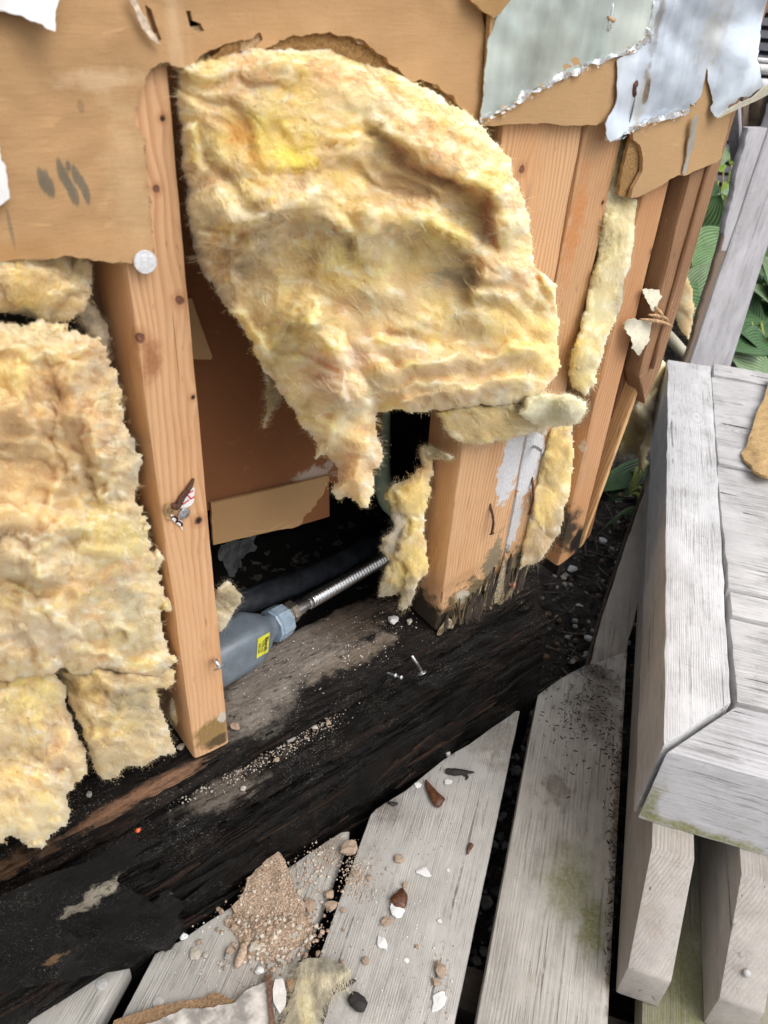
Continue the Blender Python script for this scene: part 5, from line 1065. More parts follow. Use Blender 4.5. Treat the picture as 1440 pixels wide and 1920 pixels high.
wool('insulation_tuft', [(792, 838), (806, 834), (822, 842), (842, 850), (854, 858), (846, 864), (820, 862), (804, 864), (790, 852)], [(800, 850, .436), (850, 858, .408)],
     'small twisted grey-yellow wisp curling onto the broad stud', [], [], H0=.005, R=9, step=1.8, rag=3, nlob=2, lob_amp=.001, mid=.001, fine=.0006, seed=71, base=(.55, .47, .30), second=(.5, .42, .28), third=(.5, .44, .26), back=.004, fibres=700, flen=(6, 20), fuzz=.8)
wool('insulation_tuft', [(404, 1098), (425, 1090), (446, 1100), (452, 1118), (440, 1150), (424, 1176), (410, 1188), (400, 1150)], [(425, 1130, .464)],
     'dirty wool tuft tucked between the bare stud and the blue-grey housing', [], [(430, 1120, 40, 30, (.42, .36, .24), .7), (425, 1165, 20, 20, (.74, .66, .52), .6)], H0=.010, R=20, step=2.4, rag=6, nlob=5, lob_amp=.004, seed=73, base=(.62, .53, .34), second=TAN, third=(.5, .44, .28), back=.01, fibres=900, flen=(6, 22))
wool('insulation_tuft', [(498, 700), (520, 720), (530, 742), (512, 770), (496, 806), (488, 806), (500, 770), (500, 735)], [(510, 740, .455)],
     'thin wisp of wool dangling behind the big batt over the dark lining', [], [], H0=.004, R=14, step=2.4, rag=6, nlob=1, lob_amp=.001, mid=.001, fine=.0006, seed=79, base=(.55, .45, .24), second=TAN, third=TAN, back=.004, fibres=900, flen=(8, 30), fuzz=1.2)
wool('insulation_tuft', [(318, 1305), (332, 1318), (340, 1350), (330, 1362), (318, 1345)], [(328, 1330, .446)], 'small grey wool shred behind the foot of the bare stud', [], [], H0=.006, R=12, step=2.4, rag=4, nlob=2, lob_amp=.002, seed=80, base=(.40, .36, .27), second=GREY, third=TAN, back=.006, fibres=400, flen=(6, 18))
wool('insulation_tuft', [(1240, 672), (1258, 690), (1246, 722), (1232, 770), (1226, 830), (1212, 892), (1200, 858), (1186, 850), (1168, 872), (1154, 850), (1176, 780), (1196, 734), (1222, 690)], [(1210, 780, .66)],
     'speckled wool wad hanging outside beyond the corner board', [([(1190, 740), (1230, 720), (1225, 800), (1200, 850)], .014, 26)], [(1200, 760, 24, 30, (.80, .74, .60), .6), (1205, 830, 30, 40, (.66, .54, .30), .6)], H0=.018, R=26, step=2.8, rag=7, flow=1.4, nlob=6, lob_amp=.006, seed=83, base=(.76, .64, .36), second=TAN, third=YEL, back=.02, fibres=1500, flen=(8, 26), edge_dirt=0.18)
wool('insulation_tuft', [(1262, 524), (1288, 520), (1300, 545), (1304, 590), (1296, 640), (1280, 622), (1262, 600), (1256, 560)], [(1280, 580, .80)],
     'pale wool scrap outside between the corner board and the white post', [], [(1285, 610, 20, 20, (.70, .42, .14), .6)], H0=.014, R=22, step=2.8, rag=6, nlob=4, lob_amp=.005, seed=89, base=(.80, .70, .46), second=TAN, third=CREAM, back=.02, fibres=800, flen=(8, 22))

# ================================================================== DECK
deck = empty('deck', (0, 0, 0), kind='structure', rotz=DECK_ROT)
deck['label'] = 'pale painted deck of broad boards cut off along the wall'
def dl(px, py, z=0.0): return tuple(loc_deck(onZ(px, py, z)))
def prism(name, poly, z0, z1, mat, parent, bevel=.003, wob=.0012, seed=0, label=None, seg=2, step=.02, vary=None):
    """flat board from an outline in local coordinates (rotated frame of the parent)"""
    pts = []
    n = len(poly)
    for i in range(n):
        a, b = np.array(poly[i][:2], float), np.array(poly[(i + 1) % n][:2], float); L = np.linalg.norm(b - a); k = max(1, int(L / step))
        w = wob * (poly[i][2] if len(poly[i]) > 2 else 1); nr = np.array([-(b - a)[1], (b - a)[0]]) / (L + 1e-9)
        for q in range(k):
            f = q / k; pts.append(a + (b - a) * f + nr * w * (fbm(np.array([(i * 3.1 + f * L) * 28]), np.array([seed * 1.7]), seed, 4, .6)[0] if q else 0))
    bm = bmesh.new(); vsb = [bm.verts.new((p[0], p[1], z1)) for p in pts]; fc = bm.faces.new(vsb)
    if fc.normal.z < 0: fc.normal_flip()
    bm.normal_update()
    r_ = bmesh.ops.extrude_face_region(bm, geom=[fc]); nv = [v for v in r_['geom'] if isinstance(v, bmesh.types.BMVert)]
    bmesh.ops.translate(bm, verts=nv, vec=(0, 0, z0 - z1))
    bmesh.ops.recalc_face_normals(bm, faces=bm.faces[:])
    es = [e for e in bm.edges if abs(e.verts[0].co.z - z1) < 1e-7 and abs(e.verts[1].co.z - z1) < 1e-7]
    es += [e for e in bm.edges if abs(e.verts[0].co.z - e.verts[1].co.z) > 1e-5 and len(e.link_faces) == 2 and e.calc_face_angle(0) > .45]
    bmesh.ops.bevel(bm, geom=es, offset=bevel, segments=seg, affect='EDGES', profile=.6, clamp_overlap=True)
    me = bpy.data.meshes.new(name); bm.to_mesh(me); bm.free()
    me.polygons.foreach_set('use_smooth', [True] * len(me.polygons)); me.materials.append(mat)
    o = bpy.data.objects.new(name, me); link(o, parent); props(o, label)
    return sharp(o, 30)
def dspot(px, py, r, col, wob, soft, amt): return (dl(px, py), r, col, wob, soft, amt)
DIRT, MOSS, BROWND = (0.15, 0.12, 0.09), (0.21, 0.215, 0.07), (0.10, 0.065, 0.04)
PB = (0.43, 0.412, 0.383)
DK1 = mat_paint('deck_paint_grey', 'x', PB, (0.17, .155, .14), .6, .55, .6, spots=[dspot(500, 1760, (.06, .05, .03), (.33, .26, .19), .7, .7, .55), dspot(620, 1590, (.03, .03, .02), (.27, .2, .14), .8, .7, .7)])
DK2 = mat_paint('deck_paint_worn', 'x', (0.445, .43, .405), (0.15, .132, .115), .65, .6, .6, spots=[dspot(930, 1380, (.07, .05, .03), DIRT, .9, .9, .6), dspot(720, 1510, (.03, .03, .02), BROWND, .9, .8, .6), dspot(650, 1640, (.03, .015, .02), (.38, .27, .18), .8, .7, .7)])
DK3 = mat_paint('deck_paint_mossy', 'x', (0.45, .43, .395), (0.15, .13, .11), .75, .7, .8, spots=[
    dspot(1070, 1650, (.065, .042, .03), MOSS, .55, .9, .8), dspot(1110, 1740, (.05, .020, .03), MOSS, .6, .8, .9), dspot(1120, 1310, (.10, .04, .03), DIRT, .9, .8, .8), dspot(1040, 1480, (.03, .025, .03), BROWND, 1.1, .7, .6),
    dspot(1163, 1500, (.20, .010, .03), BROWND, .7, .6, .9), dspot(1100, 1250, (.022, .05, .03), (.05, .04, .03), .6, .6, .9), dspot(1150, 1800, (.09, .008, .03), (.12, .08, .05), .7, .6, .8)])
DK4 = mat_paint('deck_paint_green', 'x', (0.30, .28, .22), (0.13, .12, .09), .6, .8, .5, spots=[dspot(1280, 1850, (.12, .06, .03), (.16, .17, .05), .7, .9, .8)])
BACK = -0.9
def board(ends, sl, sr, mat, seed, label=None, z=0.0, th=.026):
    """ends: far end outline in pixels from the left edge to the right edge; sl, sr: across positions (S) of the two long edges"""
    e = [dl(x, y, z)[:2] for x, y in ends]
    poly = [(BACK, -sl, .25)] + [(a, b, 1.6) for a, b in e[:-1]] + [(*e[-1], .25), (BACK, -sr, .25)]
    return prism('deck_board', poly, z - th, z, mat, deck, .0035, .0012, seed, label)
board([(-420, 2080), (20, 1909), (130, 1851), (208, 1812), (243, 1806)], -.405, -.2725, DK1, 1, 'leftmost deck board with a single nail head near its tip')
board([(290, 1787), (338, 1762), (430, 1701), (550, 1619), (640, 1559), (657, 1556)], -.2545, -.1265, DK1, 2, 'deck board under the crumbled mortar heap')
board([(694, 1527), (704, 1516), (760, 1481), (830, 1424), (900, 1379), (966, 1332), (976, 1330)], -.1105, .0225, DK2, 3, 'deck board with brown seed husks and white chips on it')
board([(1008, 1303), (1016, 1296), (1050, 1272), (1098, 1246), (1170, 1222), (1176, 1226)], .0415, .168, DK3, 4, 'wide deck board with a green mossy stain beside the bench runner')
for i, (a, b) in enumerate(((.183, .316), (.331, .464), (.479, .612), (.627, .760))):
    prism('deck_board', [(BACK, -a, .6), (1.55, -a, 1), (1.55, -b, 1), (BACK, -b, .6)], -.026, 0, DK4 if i == 0 else DK3, deck, .0035, .0012, 20 + i)
for i, (a, b) in enumerate(((-.553, -.421), (-.701, -.569))):
    prism('deck_board', [(BACK, -a, .6), (.08 - .20 * i - .02, -a, 1), (.08 - .20 * i + .06, -b, 1), (BACK, -b, .6)], -.026, 0, DK1, deck, .0035, .0012, 30 + i)
# joists under the boards
JO = mat_rotten('dark_joist', 'y', (.02, .017, .014), (.05, .035, .025), .5, .2, .8)
for x in (-.55, -.1, .33):
    prism('deck_joist', [(x, -.76), (x + .04, -.76), (x + .04, .70 if x < .2 else .06), (x, .70 if x < .2 else .06)], -.135, -.0285, JO, deck, .002, .001, 40)
# nail heads in the boards
dn = mat_plain('painted_nail', (.46, .45, .44), .55, .1, .15, 400, .4)
db = [o for o in deck.children]
def deck_nail(px, py, par, r_=.0045):
    p = np.array(dl(px, py, 0.0006)); v, f = lathe(p, (0, 0, 1), [(-.004, r_ * .9), (0, r_), (.0008, r_ * .95), (.0012, r_ * .5), (.0013, .0002)], 18); sharp(mk('nail_head', v, f, dn, par, local=True), 40)
deck_nail(191, 1846, db[0], .0052); deck_nail(297, 1880, db[1], .0050); deck_nail(840, 1412, db[2], .003)

# ================================================================== BENCH
bench = empty('bench', tuple(DV * .9 + SV * .35), 'low white timber bench with a mitred frame corner and sloping runners', 'bench', rotz=DECK_ROT)
bo = loc_deck(np.array(bench.location))
def bp(d, s, z=0): return (d - bo[0], -s - bo[1], z - bo[2])
PW = (0.60, 0.595, 0.605)
BF = mat_paint('bench_paint', 'x', PW, (.27, .255, .24), .75, .35, .45, bst=.85)
BFX = mat_paint('bench_paint_cross', 'y', (0.57, .565, .59), (.25, .24, .23), 1.0, .35, .5, bst=.95, spots=[(bp(.478, .20, .125), (.02, .12, .010), (.27, .27, .07), .8, .8, .9), (bp(.48, .150, .15), (.012, .012, .05), (.25, .25, .07), .8, .8, .8)])
BP = mat_paint('bench_plank_paint', 'y', (0.60, .59, .59), (.20, .185, .17), .95, .4, 1.0, bst=.95)
BR = mat_paint('runner_paint', 'x', (0.43, .40, .37), (.26, .22, .185), .42, .7, .6, warm=(.34, .27, .21), bst=.4, ring=.8, ringk=330)
def profile_bar(name, prof_dz, s0, s1, mat, parent, seed=0, r=.003, label=None):
    """side outline (d, z) pushed across from s0 to s1 with softened edges"""
    bm = bmesh.new(); a = [bm.verts.new(bp(d, s0, z)) for d, z in prof_dz]; f = bm.faces.new(a)
    r_ = bmesh.ops.extrude_face_region(bm, geom=[f]); bmesh.ops.translate(bm, verts=[v for v in r_['geom'] if isinstance(v, bmesh.types.BMVert)], vec=(0, -(s1 - s0), 0))
    bmesh.ops.recalc_face_normals(bm, faces=bm.faces[:])
    bmesh.ops.bevel(bm, geom=bm.edges[:], offset=r, segments=2, affect='EDGES', profile=.6, clamp_overlap=True)
    me = bpy.data.meshes.new(name); bm.to_mesh(me); bm.free(); me.polygons.foreach_set('use_smooth', [True] * len(me.polygons)); me.materials.append(mat)
    o = bpy.data.objects.new(name, me); link(o, parent); props(o, label); return sharp(o, 25)
ZT, ZB = .220, .1205
# left frame beam: mitred at the near end
def mbar(name, pts_ds, z0, z1, mat, seed, label=None, r=.003, wob=.0010):
    return prism(name, [(bp(d, s)[0], bp(d, s)[1]) for d, s in pts_ds], z0 - bo[2], z1 - bo[2], mat, bench, r, wob, seed, label)
mbar('frame_beam', [(.4845, .1415), (1.345, .1405), (1.350, .2135), (.559, .2025)], ZB, ZT, BF, 51, 'long left beam of the bench frame')
mbar('frame_beam', [(.4800, .1445), (.5565, .2065), (.5590, .245), (.5625, .95), (.4835, .95)], ZB, ZT - .001, BFX, 52, 'front beam of the bench frame with green algae on its lower edge')
cuts = [.5650, .6885, .7315, .8460, 1.0130, 1.3130, 1.366]
for i in range(len(cuts) - 1):
    s0 = .2025 + (cuts[i] - .559) / .791 * .011 + .0042 + (.0028 if i in (0, 1) else 0.0) - (.001 if i == 4 else 0)
    mbar('seat_plank', [(cuts[i] + .0017, s0), (cuts[i] + .0017 + .006, .95), (cuts[i + 1] - .0017 + .006, .95), (cuts[i + 1] - .0017, s0 + .0015 * (i > 3))], .182, ZT - .003 + .0025 * ((i * 7) % 3 - 1), BP, 60 + i, r=.002, wob=.0016)
run_prof = [(1.30, .0015), (1.30, .1195), (.455, .1195), (.379, .046), (.376, .0015)]
for i, s in enumerate((.1585, .2365, .46, .70)):
    o = profile_bar('runner', run_prof, s, s + .0385, BR, bench, 70 + i)
quad = [(bp(.60, .1585 + .042), bp(.60, .236))]
prism('inner_board', [bp(.60, .1995)[:2], bp(.625, .1995)[:2], bp(.625, .95)[:2], bp(.60, .95)[:2]], .0015 - bo[2], .118 - bo[2], BR, bench, .002, .001, 75)
p = np.array(bp(.397, .2545, .067)); v, f = lathe(p, (-.7, 0, .72), [(-.003, .003), (0, .0034), (.0008, .0032), (.0011, .0003)], 14); mk('nail_head', v, f, dn, bench, local=True)

# long low board lying on the soil beyond the deck
HB = mat_paint('ground_board_paint', 'x', (0.44, .39, .335), (.22, .19, .16), .3, .9, .3, spots=[((0, 0, 0), (.001, .001, .001), DIRT, .5, .5, .1)])
hb = empty('ground_board', tuple(onZ(1150, 1100, -.07)), 'narrow beige board lying on the soil between the wall corner and the bench', 'board', rotz=DECK_ROT)
ho = loc_deck(np.array(hb.location))
def hl(px, py): q = loc_deck(onZ(px, py, -.03)); return (q[0] - ho[0], q[1] - ho[1])
hpts = [hl(1104, 1252), hl(1128, 1160), hl(1170, 1030), hl(1226, 872), hl(1262, 872), hl(1222, 1000), hl(1192, 1150), hl(1166, 1256)]
prism('board', hpts, -.05 - ho[2], -.03 - ho[2], HB, hb, .002, .0012, 80)
prism('dark_edge', [hl(1097, 1252), hl(1121, 1160), hl(1163, 1030), hl(1219, 872), hl(1224, 872), hl(1168, 1030), hl(1126, 1160), hl(1102, 1252)], -.06 - ho[2], -.034 - ho[2], mat_plain('dark_brown_strip', (.07, .045, .03), .9, 0, .5, 200, .7), hb, .001, .001, 81)  # separate dark brown strip along the board's left edge

# ================================================================== WHITE POST behind the bench
PP = mat_paint('post_paint', 'z', (0.50, .49, .52), (.24, .225, .215), .7, .3, .4)
PWOOD = mat_lumber('split_grey_wood', 'z', (.23, .175, .13), (.09, .06, .045), rings=700, rough=.85)
po = onZ(1325, 685, .12)
post = empty('railing_post', po, 'leaning grey-white painted post with a split edge behind the bench', 'post')
def bar_between(name, quadb, quadt, Y, depth, mat, parent, n=40, seed=0, rag=0.0, label=None, r=.004):
    b0, b1 = onY(*quadb[0], Y), onY(*quadb[1], Y); t0, t1 = onY(*quadt[0], Y), onY(*quadt[1], Y); rings = []
    for i in range(n + 1):
        f = i / n; a = b0 + (t0 - b0) * f; c = b1 + (t1 - b1) * f; w = np.linalg.norm(c - a); rr = rrect(w, depth, min(r, w * .3), 3, 3)
        P = np.zeros((len(rr), 3)); u = (c - a) / w
        P = a + rr[:, :1] * u + rr[:, 1:] * np.array([0, 1, 0])
        left = np.clip(1 - rr[:, 0] / (w * .4), 0, 1)
        P += (u * rag * fbm(np.full(1, f * 4.3), np.full(1, seed * 1.1), seed, 3, .5)[0]) * left[:, None]
        rings.append(P)
    v, f = loft(rings); return sharp(mk(name, v, f, mat, parent, label=label), 40)
bar_between('post', [(1290, 694), (1365, 706)], [(1560, -100), (1615, -100)], .66, .018, PP, post, seed=3, rag=.003)
bar_between('split_edge', [(1280, 694), (1292, 694)], [(1376, 380), (1396, 380)], .6645, .009, PWOOD, post, seed=4, rag=.004, n=60)
bar_between('broken_slat', [(1350, 470), (1366, 470)], [(1404, 240), (1446, 240)], .664, .012, PP, post, seed=5, rag=.007, n=60)
bar_between('broken_slat', [(1394, 306), (1401, 312)], [(1392, 150), (1408, 150)], .70, .02, PWOOD, post, seed=6, rag=.003, n=50)
bar_between('broken_slat', [(1402, 312), (1412, 316)], [(1432, 170), (1446, 170)], .69, .02, PWOOD, post, seed=7, rag=.004, n=50)
bar_between('broken_slat', [(1388, 306), (1394, 306)], [(1384, 190), (1391, 190)], .69, .02, PP, post, seed=8, rag=.004, n=16)
# pale tube and cream board outside the corner
v, f = tube(spline([onY(1236, 612, .80), onY(1262, 640, .80), onY(1290, 668, .82), onY(1330, 690, .86)], 12), .012, 14); mk('downpipe', v, f, CREAMP, label='short cream pipe lying outside just past the corner board', cat='pipe')
# white metal rail far top right
rl = empty('white_rail', onY(1440, 140, 1.3), 'white metal rails at the upper right edge behind the foil', 'rail')
for k, (y0, rr) in enumerate(((128, .012), (158, .016), (112, .006))):
    A, B = onY(1418, y0, 1.3), onY(1600, y0 + 14, 1.3); v, f = tube([A, (A + B) / 2, B], rr, 14); mk('rail', v, f, WHITEP, rl)

# ================================================================== GARDEN
SLAT = mat_plain('grey_siding', (.22, .22, .25), .7, 0, .15, 30, .2); SLATD = mat_plain('dark_siding', (.06, .06, .065), .8)
sd = empty('louvred_siding', (4.2, 2.6, -.17), 'grey louvred siding far behind the hosta leaves', 'siding', rotz=math.radians(-55))
quadb = lambda n, x0, x1, y0, y1, z0, z1, m, par: mk(n, [(x, y, z) for x in (x0, x1) for y in (y0, y1) for z in (z0, z1)], [(0, 1, 3, 2), (4, 6, 7, 5), (0, 4, 5, 1), (2, 3, 7, 6), (0, 2, 6, 4), (1, 5, 7, 3)], m, par, smooth=False, local=True)
quadb('backing', -1.6, 1.6, .05, .08, 0, 1.6, SLATD, sd)
sl0 = quadb('slat', -1.6, 1.6, -.0, .045, .02, .052, SLAT, sd)
for i in range(1, 30):
    c = sl0.copy(); scene.collection.objects.link(c); c.parent = sd; c.location = (0, 0, .053 * i)
LEAF = [mat_leaf('hosta_leaf', (.10, .20, .07), (.24, .36, .17)), mat_leaf('hosta_leaf_dark', (.055, .13, .05), (.12, .22, .09)), mat_leaf('hosta_leaf_pale', (.19, .30, .15), (.40, .50, .30))]
LIME = mat_leaf('lime_leaf', (.20, .34, .03), (.34, .46, .08)); STEM = mat_plain('plant_stem', (.30, .34, .08), .6, 0, .2); STRAW = mat_plain('dry_stem', (.46, .34, .17), .8, 0, .3)
def leaf(name, base, tip, w, nrm, mat, parent, cup=.18, droop=.25, n=(16, 11), waves=.05):
    base, tip, nrm = (np.asarray(q, float) for q in (base, tip, nrm)); ax_ = tip - base; L = np.linalg.norm(ax_); ax_ /= L
    sd_ = np.cross(ax_, nrm); sd_ /= np.linalg.norm(sd_); up_ = np.cross(sd_, ax_); V = []; UV = []
    for i in range(n[0]):
        t = i / (n[0] - 1); wd = w * (math.sin(math.pi * min(1, t ** .72)) ** .8) * (1 - .15 * t) + .0008
        for j in range(n[1]):
            u = j / (n[1] - 1) * 2 - 1
            z = cup * w * abs(u) ** 1.5 - droop * L * t * t + .010 * math.sin(9 * u + 3 * t) * L * waves * 4 + .0011 * math.cos(abs(u) * 32) * (L / .2) * math.sin(math.pi * t)
            V.append(base + ax_ * L * t + sd_ * u * wd + up_ * z); UV.append((t, u))
    i = np.arange(n[0] * n[1]).reshape(n); Fq = np.stack([i[:-1, :-1], i[:-1, 1:], i[1:, 1:], i[1:, :-1]], -1).reshape(-1, 4)
    o = mk(name, V, Fq, mat, parent); uvl = o.data.uv_layers.new(name='UVMap')
    for lp in o.data.loops: uvl.data[lp.index].uv = UV[lp.vertex_index]
    so = o.modifiers.new('thick', 'SOLIDIFY'); so.thickness = .0008
    return o
def plant(name, base, leaves, label, cat='plant', stems=True, group=None):
    e = empty(name, base, label, cat, group)
    for bx, by, tx, ty, Y0, Y1, w, mi in leaves:
        A, B = onY(bx, by, Y0), onY(tx, ty, Y1)
        leaf('leaf', A, B, w, (-.35, -.6, .7), LEAF[mi], e)
        if stems: v, f = tube(spline([np.array(base) + (0, 0, .0), (np.array(base) + A) / 2 + (0, 0, .04), A], 8), .004, 7); mk('stem', v, f, STEM, e)
    return e
plant('hosta_plant', onZ(1400, 640, -.13), [(1362, 668, 1500, 690, .86, .80, .055, 2), (1350, 640, 1470, 600, .95, .90, .05, 1), (1410, 600, 1440, 500, 1.02, .96, .055, 0), (1440, 580, 1475, 480, 1.0, .92, .06, 2), (1400, 520, 1450, 420, 1.14, 1.08, .055, 0), (1385, 640, 1425, 560, .98, .96, .05, 1), (1420, 470, 1470, 380, 1.2, 1.15, .06, 1), (1370, 600, 1400, 540, 1.06, 1.04, .05, 1)],
      'broad veined hosta plant right of the white post')
plant('hosta_plant', onZ(1320, 560, -.13), [(1300, 470, 1385, 430, 1.10, 1.06, .05, 0), (1296, 500, 1365, 462, 1.05, 1.02, .038, 0), (1285, 548, 1350, 492, 1.02, .98, .04, 2), (1305, 430, 1350, 372, 1.2, 1.15, .06, 0), (1282, 585, 1330, 540, 1.0, .98, .035, 1), (1310, 580, 1345, 530, 1.02, 1.0, .04, 1), (1290, 620, 1330, 575, .97, .95, .04, 1), (1300, 540, 1370, 500, 1.10, 1.08, .07, 1), (1325, 300, 1372, 280, 1.6, 1.55, .045, 2)],
      'hosta plant showing between the corner board and the white post')
rl_ = np.random.default_rng(77); more_ = []
for k in range(26):
    x, y = rl_.uniform(1292, 1470), rl_.uniform(350, 640); Y_ = min(1.28, 1.30 - (y - 430) * .0019) + rl_.uniform(-.05, .05); dx, dy = rl_.normal(0, 45), -abs(rl_.normal(40, 25))
    more_.append((x, y, x + dx, y + dy, Y_, Y_ - .04, rl_.uniform(.03, .06), int(rl_.integers(0, 3)) if k % 3 else 1))
plant('hosta_plant', onZ(1380, 480, -.13), more_, 'dense clump of hosta leaves furthest back beyond the wall end', stems=True)
plant('ground_plant', onZ(1180, 930, -.12), [(1222, 875, 1140, 905, .74, .70, .030, 1), (1190, 890, 1152, 936, .72, .70, .026, 1), (1205, 960, 1140, 1000, .645, .625, .024, 0), (1200, 990, 1152, 1030, .63, .615, .020, 1)],
      'dark green leafy plant low on the soil beside the beige board')
ns = empty('young_shrub', onZ(1330, 470, -.16), 'thin lime green leafy stems standing before the grey siding', 'plant')
r = np.random.default_rng(9)
for k in range(7):
    x0 = 1322 + k * 9 + r.uniform(-4, 4); A, B = onY(x0 - 8, 430, 1.7), onY(x0 + r.uniform(-5, 14), 300 + r.uniform(-30, 40), 1.75)
    v, f = tube(spline([A, (A + B) / 2 + r.normal(0, .006, 3), B], 8), .0035, 6); mk('stem', v, f, STRAW if k % 2 else STEM, ns)
for k in range(26):
    x, y = r.uniform(1315, 1385), r.uniform(300, 425); A = onY(x, y, 1.68 + r.uniform(-.05, .05)); d = r.normal(0, 1, 3); d[1] *= .4; d /= np.linalg.norm(d)
    leaf('leaf', A, A + d * r.uniform(.03, .065), r.uniform(.010, .018), (-.3, -.7, .5), LIME, ns, n=(7, 5))
gb = empty('green_bush', (3.2, 3.4, -.17), 'blurred green foliage high at the far upper right', 'bush')
V_, F_ = [], []
for k in range(2600):
    c = np.array([3.2, 3.4, .9]) + r.normal(0, 1, 3) * (.7, .4, .45); d = r.normal(0, 1, 3); d /= np.linalg.norm(d); e2 = np.cross(d, r.normal(0, 1, 3)); e2 /= np.linalg.norm(e2); s = r.uniform(.03, .08); b_ = len(V_)
    V_ += [c - d * s, c + e2 * s * .45, c + d * s, c - e2 * s * .45]; F_.append((b_, b_ + 1, b_ + 2, b_ + 3))
mk('foliage', V_, F_, mat_plain('bush_leaf', (.06, .14, .04), .5, 0, .5, 9, 0), gb, kind='stuff')
v, f = tube([(3.2, 3.4, -.17), (3.2, 3.42, .5), (3.25, 3.4, 1.0)], .03, 8); mk('trunk', v, f, mat_plain('bark', (.10, .07, .05), .9), gb)

# ================================================================== SMALL THINGS
def chunk(seed, sub=1, flat=.7, rough=.28, elong=1.0):
    bm = bmesh.new(); bmesh.ops.create_icosphere(bm, subdivisions=sub, radius=1.0); rr = np.random.default_rng(seed)
    for v in bm.verts:
        k = 1 + rr.normal(0, rough) * .6; v.co *= max(.55, min(1.35, k)); v.co.z *= flat; v.co.x *= elong
    for _ in range(3):                                     # chip flat faces off
        d = Vector(rr.normal(0, 1, 3)).normalized(); h = rr.uniform(.55, .8)
        for v in bm.verts:
            q = v.co.dot(d)
            if q > h: v.co -= d * (q - h)
    V = np.array([tuple(v.co) for v in bm.verts]); Fs = [tuple(x.index for x in f.verts) for f in bm.faces]; bm.free(); return V, Fs
TANM = mat_plain('tan_mortar', (.46, .34, .25), .9, 0, .3, 500, .8); PALEM = mat_plain('pale_mortar', (.56, .50, .42), .9, 0, .2, 500, .8); WHM = mat_plain('white_plaster', (.74, .73, .72), .85, 0, .06, 300, .5); GREYM = mat_plain('grey_pebble', (.42, .39, .35), .85, 0, .3, 400, .7)
HUSK = mat_plain('brown_husk', (.115, .045, .022), .4, 0, .45, 250, .7); CHAR = mat_plain('black_bark', (.022, .019, .017), .8, 0, .5, 300, .9)
cm = {}
def piece(name, px, py, rpx, mat, label, cat, group=None, kind_='chunk', flat=.6, el=1.0, ang=0.0, seed=0, z=0.0, mp=None, sub=2):
    """a loose piece lying on the deck; rpx is its half width in photo pixels"""
    c = onZ(px, py, z) if mp is None else mp(px, py)
    R_ = np.linalg.norm((onZ(px + rpx, py, z) if mp is None else mp(px + rpx, py)) - c)
    key = (seed % 7, sub, round(flat, 2), round(el, 2), mat.name)
    if key not in cm:
        V, Fs = chunk(seed % 7 + 3, sub, flat, .22, el); V = V - (0, 0, V[:, 2].min())
        me = bpy.data.meshes.new(name); me.from_pydata(V.tolist(), [], Fs); me.materials.append(mat); cm[key] = me
    o = bpy.data.objects.new(name, cm[key]); link(o); o.location = tuple(c); o.scale = (R_ * .84,) * 3; o.rotation_euler = (0, 0, ang)
    return props(o, label, cat, group)
GR = 'loose crumbs on the deck boards'
for i, (px, py, rp, mt, lb, fl, el) in enumerate([
    (346, 1758, 9, WHM, 'whitish pebble at the very edge of the deck board nearest the black felt', .8, 1.0), (367, 1790, 13, PALEM, 'pale angular mortar bit left of the crumb heap', .5, 1.2), (386, 1792, 7, PALEM, 'small pale bit beside the angular mortar bit', .7, 1.0), (374, 1768, 7, TANM, 'small tan bit just above the angular mortar bit', .7, 1.0),
    (487, 1822, 11, WHM, 'bright white plaster lump below the crumb heap', .6, 1.1), (655, 1597, 17, TANM, 'tan mortar lump caught in the gap at the top of its board', .7, 1.35), (617, 1680, 12, TANM, 'upper tan lump sitting in the gap beside the heap', .7, .9), (619, 1702, 13, TANM, 'lower tan lump wedged in the gap beside the heap', .7, 1.1),
    (581, 1699, 13, TANM, 'tan oval lump at the right flank of the heap', .6, 1.3), (748, 1613, 11, TANM, 'tan pebble above the brown husk and white chip', .6, 1.2), (760, 1661, 7, TANM, 'tan pebble touching the dark brown husk', .8, 1.0), (744, 1709, 17, WHM, 'thick white chip with a tan side lying against the husk', .5, 1.2),
    (725, 1729, 12, TANM, 'tan flake directly below the thick white chip', .5, 1.3), (716, 1768, 12, WHM, 'three cornered white chip alone on the board', .3, 1.2), (797, 1637, 12, WHM, 'flat white paint chip right of the tan pebble', .25, 1.5), (840, 1632, 4, WHM, 'tiny white fleck right of the flat paint chip', .3, 1.2),
    (784, 1473, 8, WHM, 'white chip standing left of the long brown husk', .3, 1.2), (841, 1468, 9, WHM, 'white chip under the black bark piece', .4, 1.1), (824, 1728, 6, WHM, 'small white sliver in the middle of the board', .3, 1.5), (762, 1802, 6, WHM, 'white curl above the pair of tan pebbles', .3, 1.2),
    (825, 1822, 14, TANM, 'larger of two tan pebbles low on the board', .7, 1.25), (816, 1843, 9, TANM, 'smaller of two tan pebbles low on the board', .7, 1.1), (823, 1877, 14, WHM, 'flat white chip near the bottom of the board', .2, 1.8), (685, 1804, 9, TANM, 'tan pebble right of the wool scrap', .8, 1.1),
    (644, 1708, 7, TANM, 'tan crumb on the left edge of the husk board', .7, 1.0), (642, 1805, 6, TANM, 'little crumb at the upper rim of the wool scrap', .7, 1.0), (667, 1640, 8, TANM, 'tan lump in the dusty patch by the gap', .7, 1.1), (692, 1647, 7, TANM, 'right hand tan lump in the dusty patch by the gap', .6, 1.1),
    (726, 1630, 4, PALEM, 'pale crumb left of the tan pebble', .7, 1.0), (782, 1776, 5, TANM, 'reddish crumb below the three cornered chip', .7, 1.0)]):
    piece('crumb', px, py, rp, mt, lb, 'crumb', GR, flat=fl * .8, el=el, ang=i * 1.3, seed=i, z=.0003)
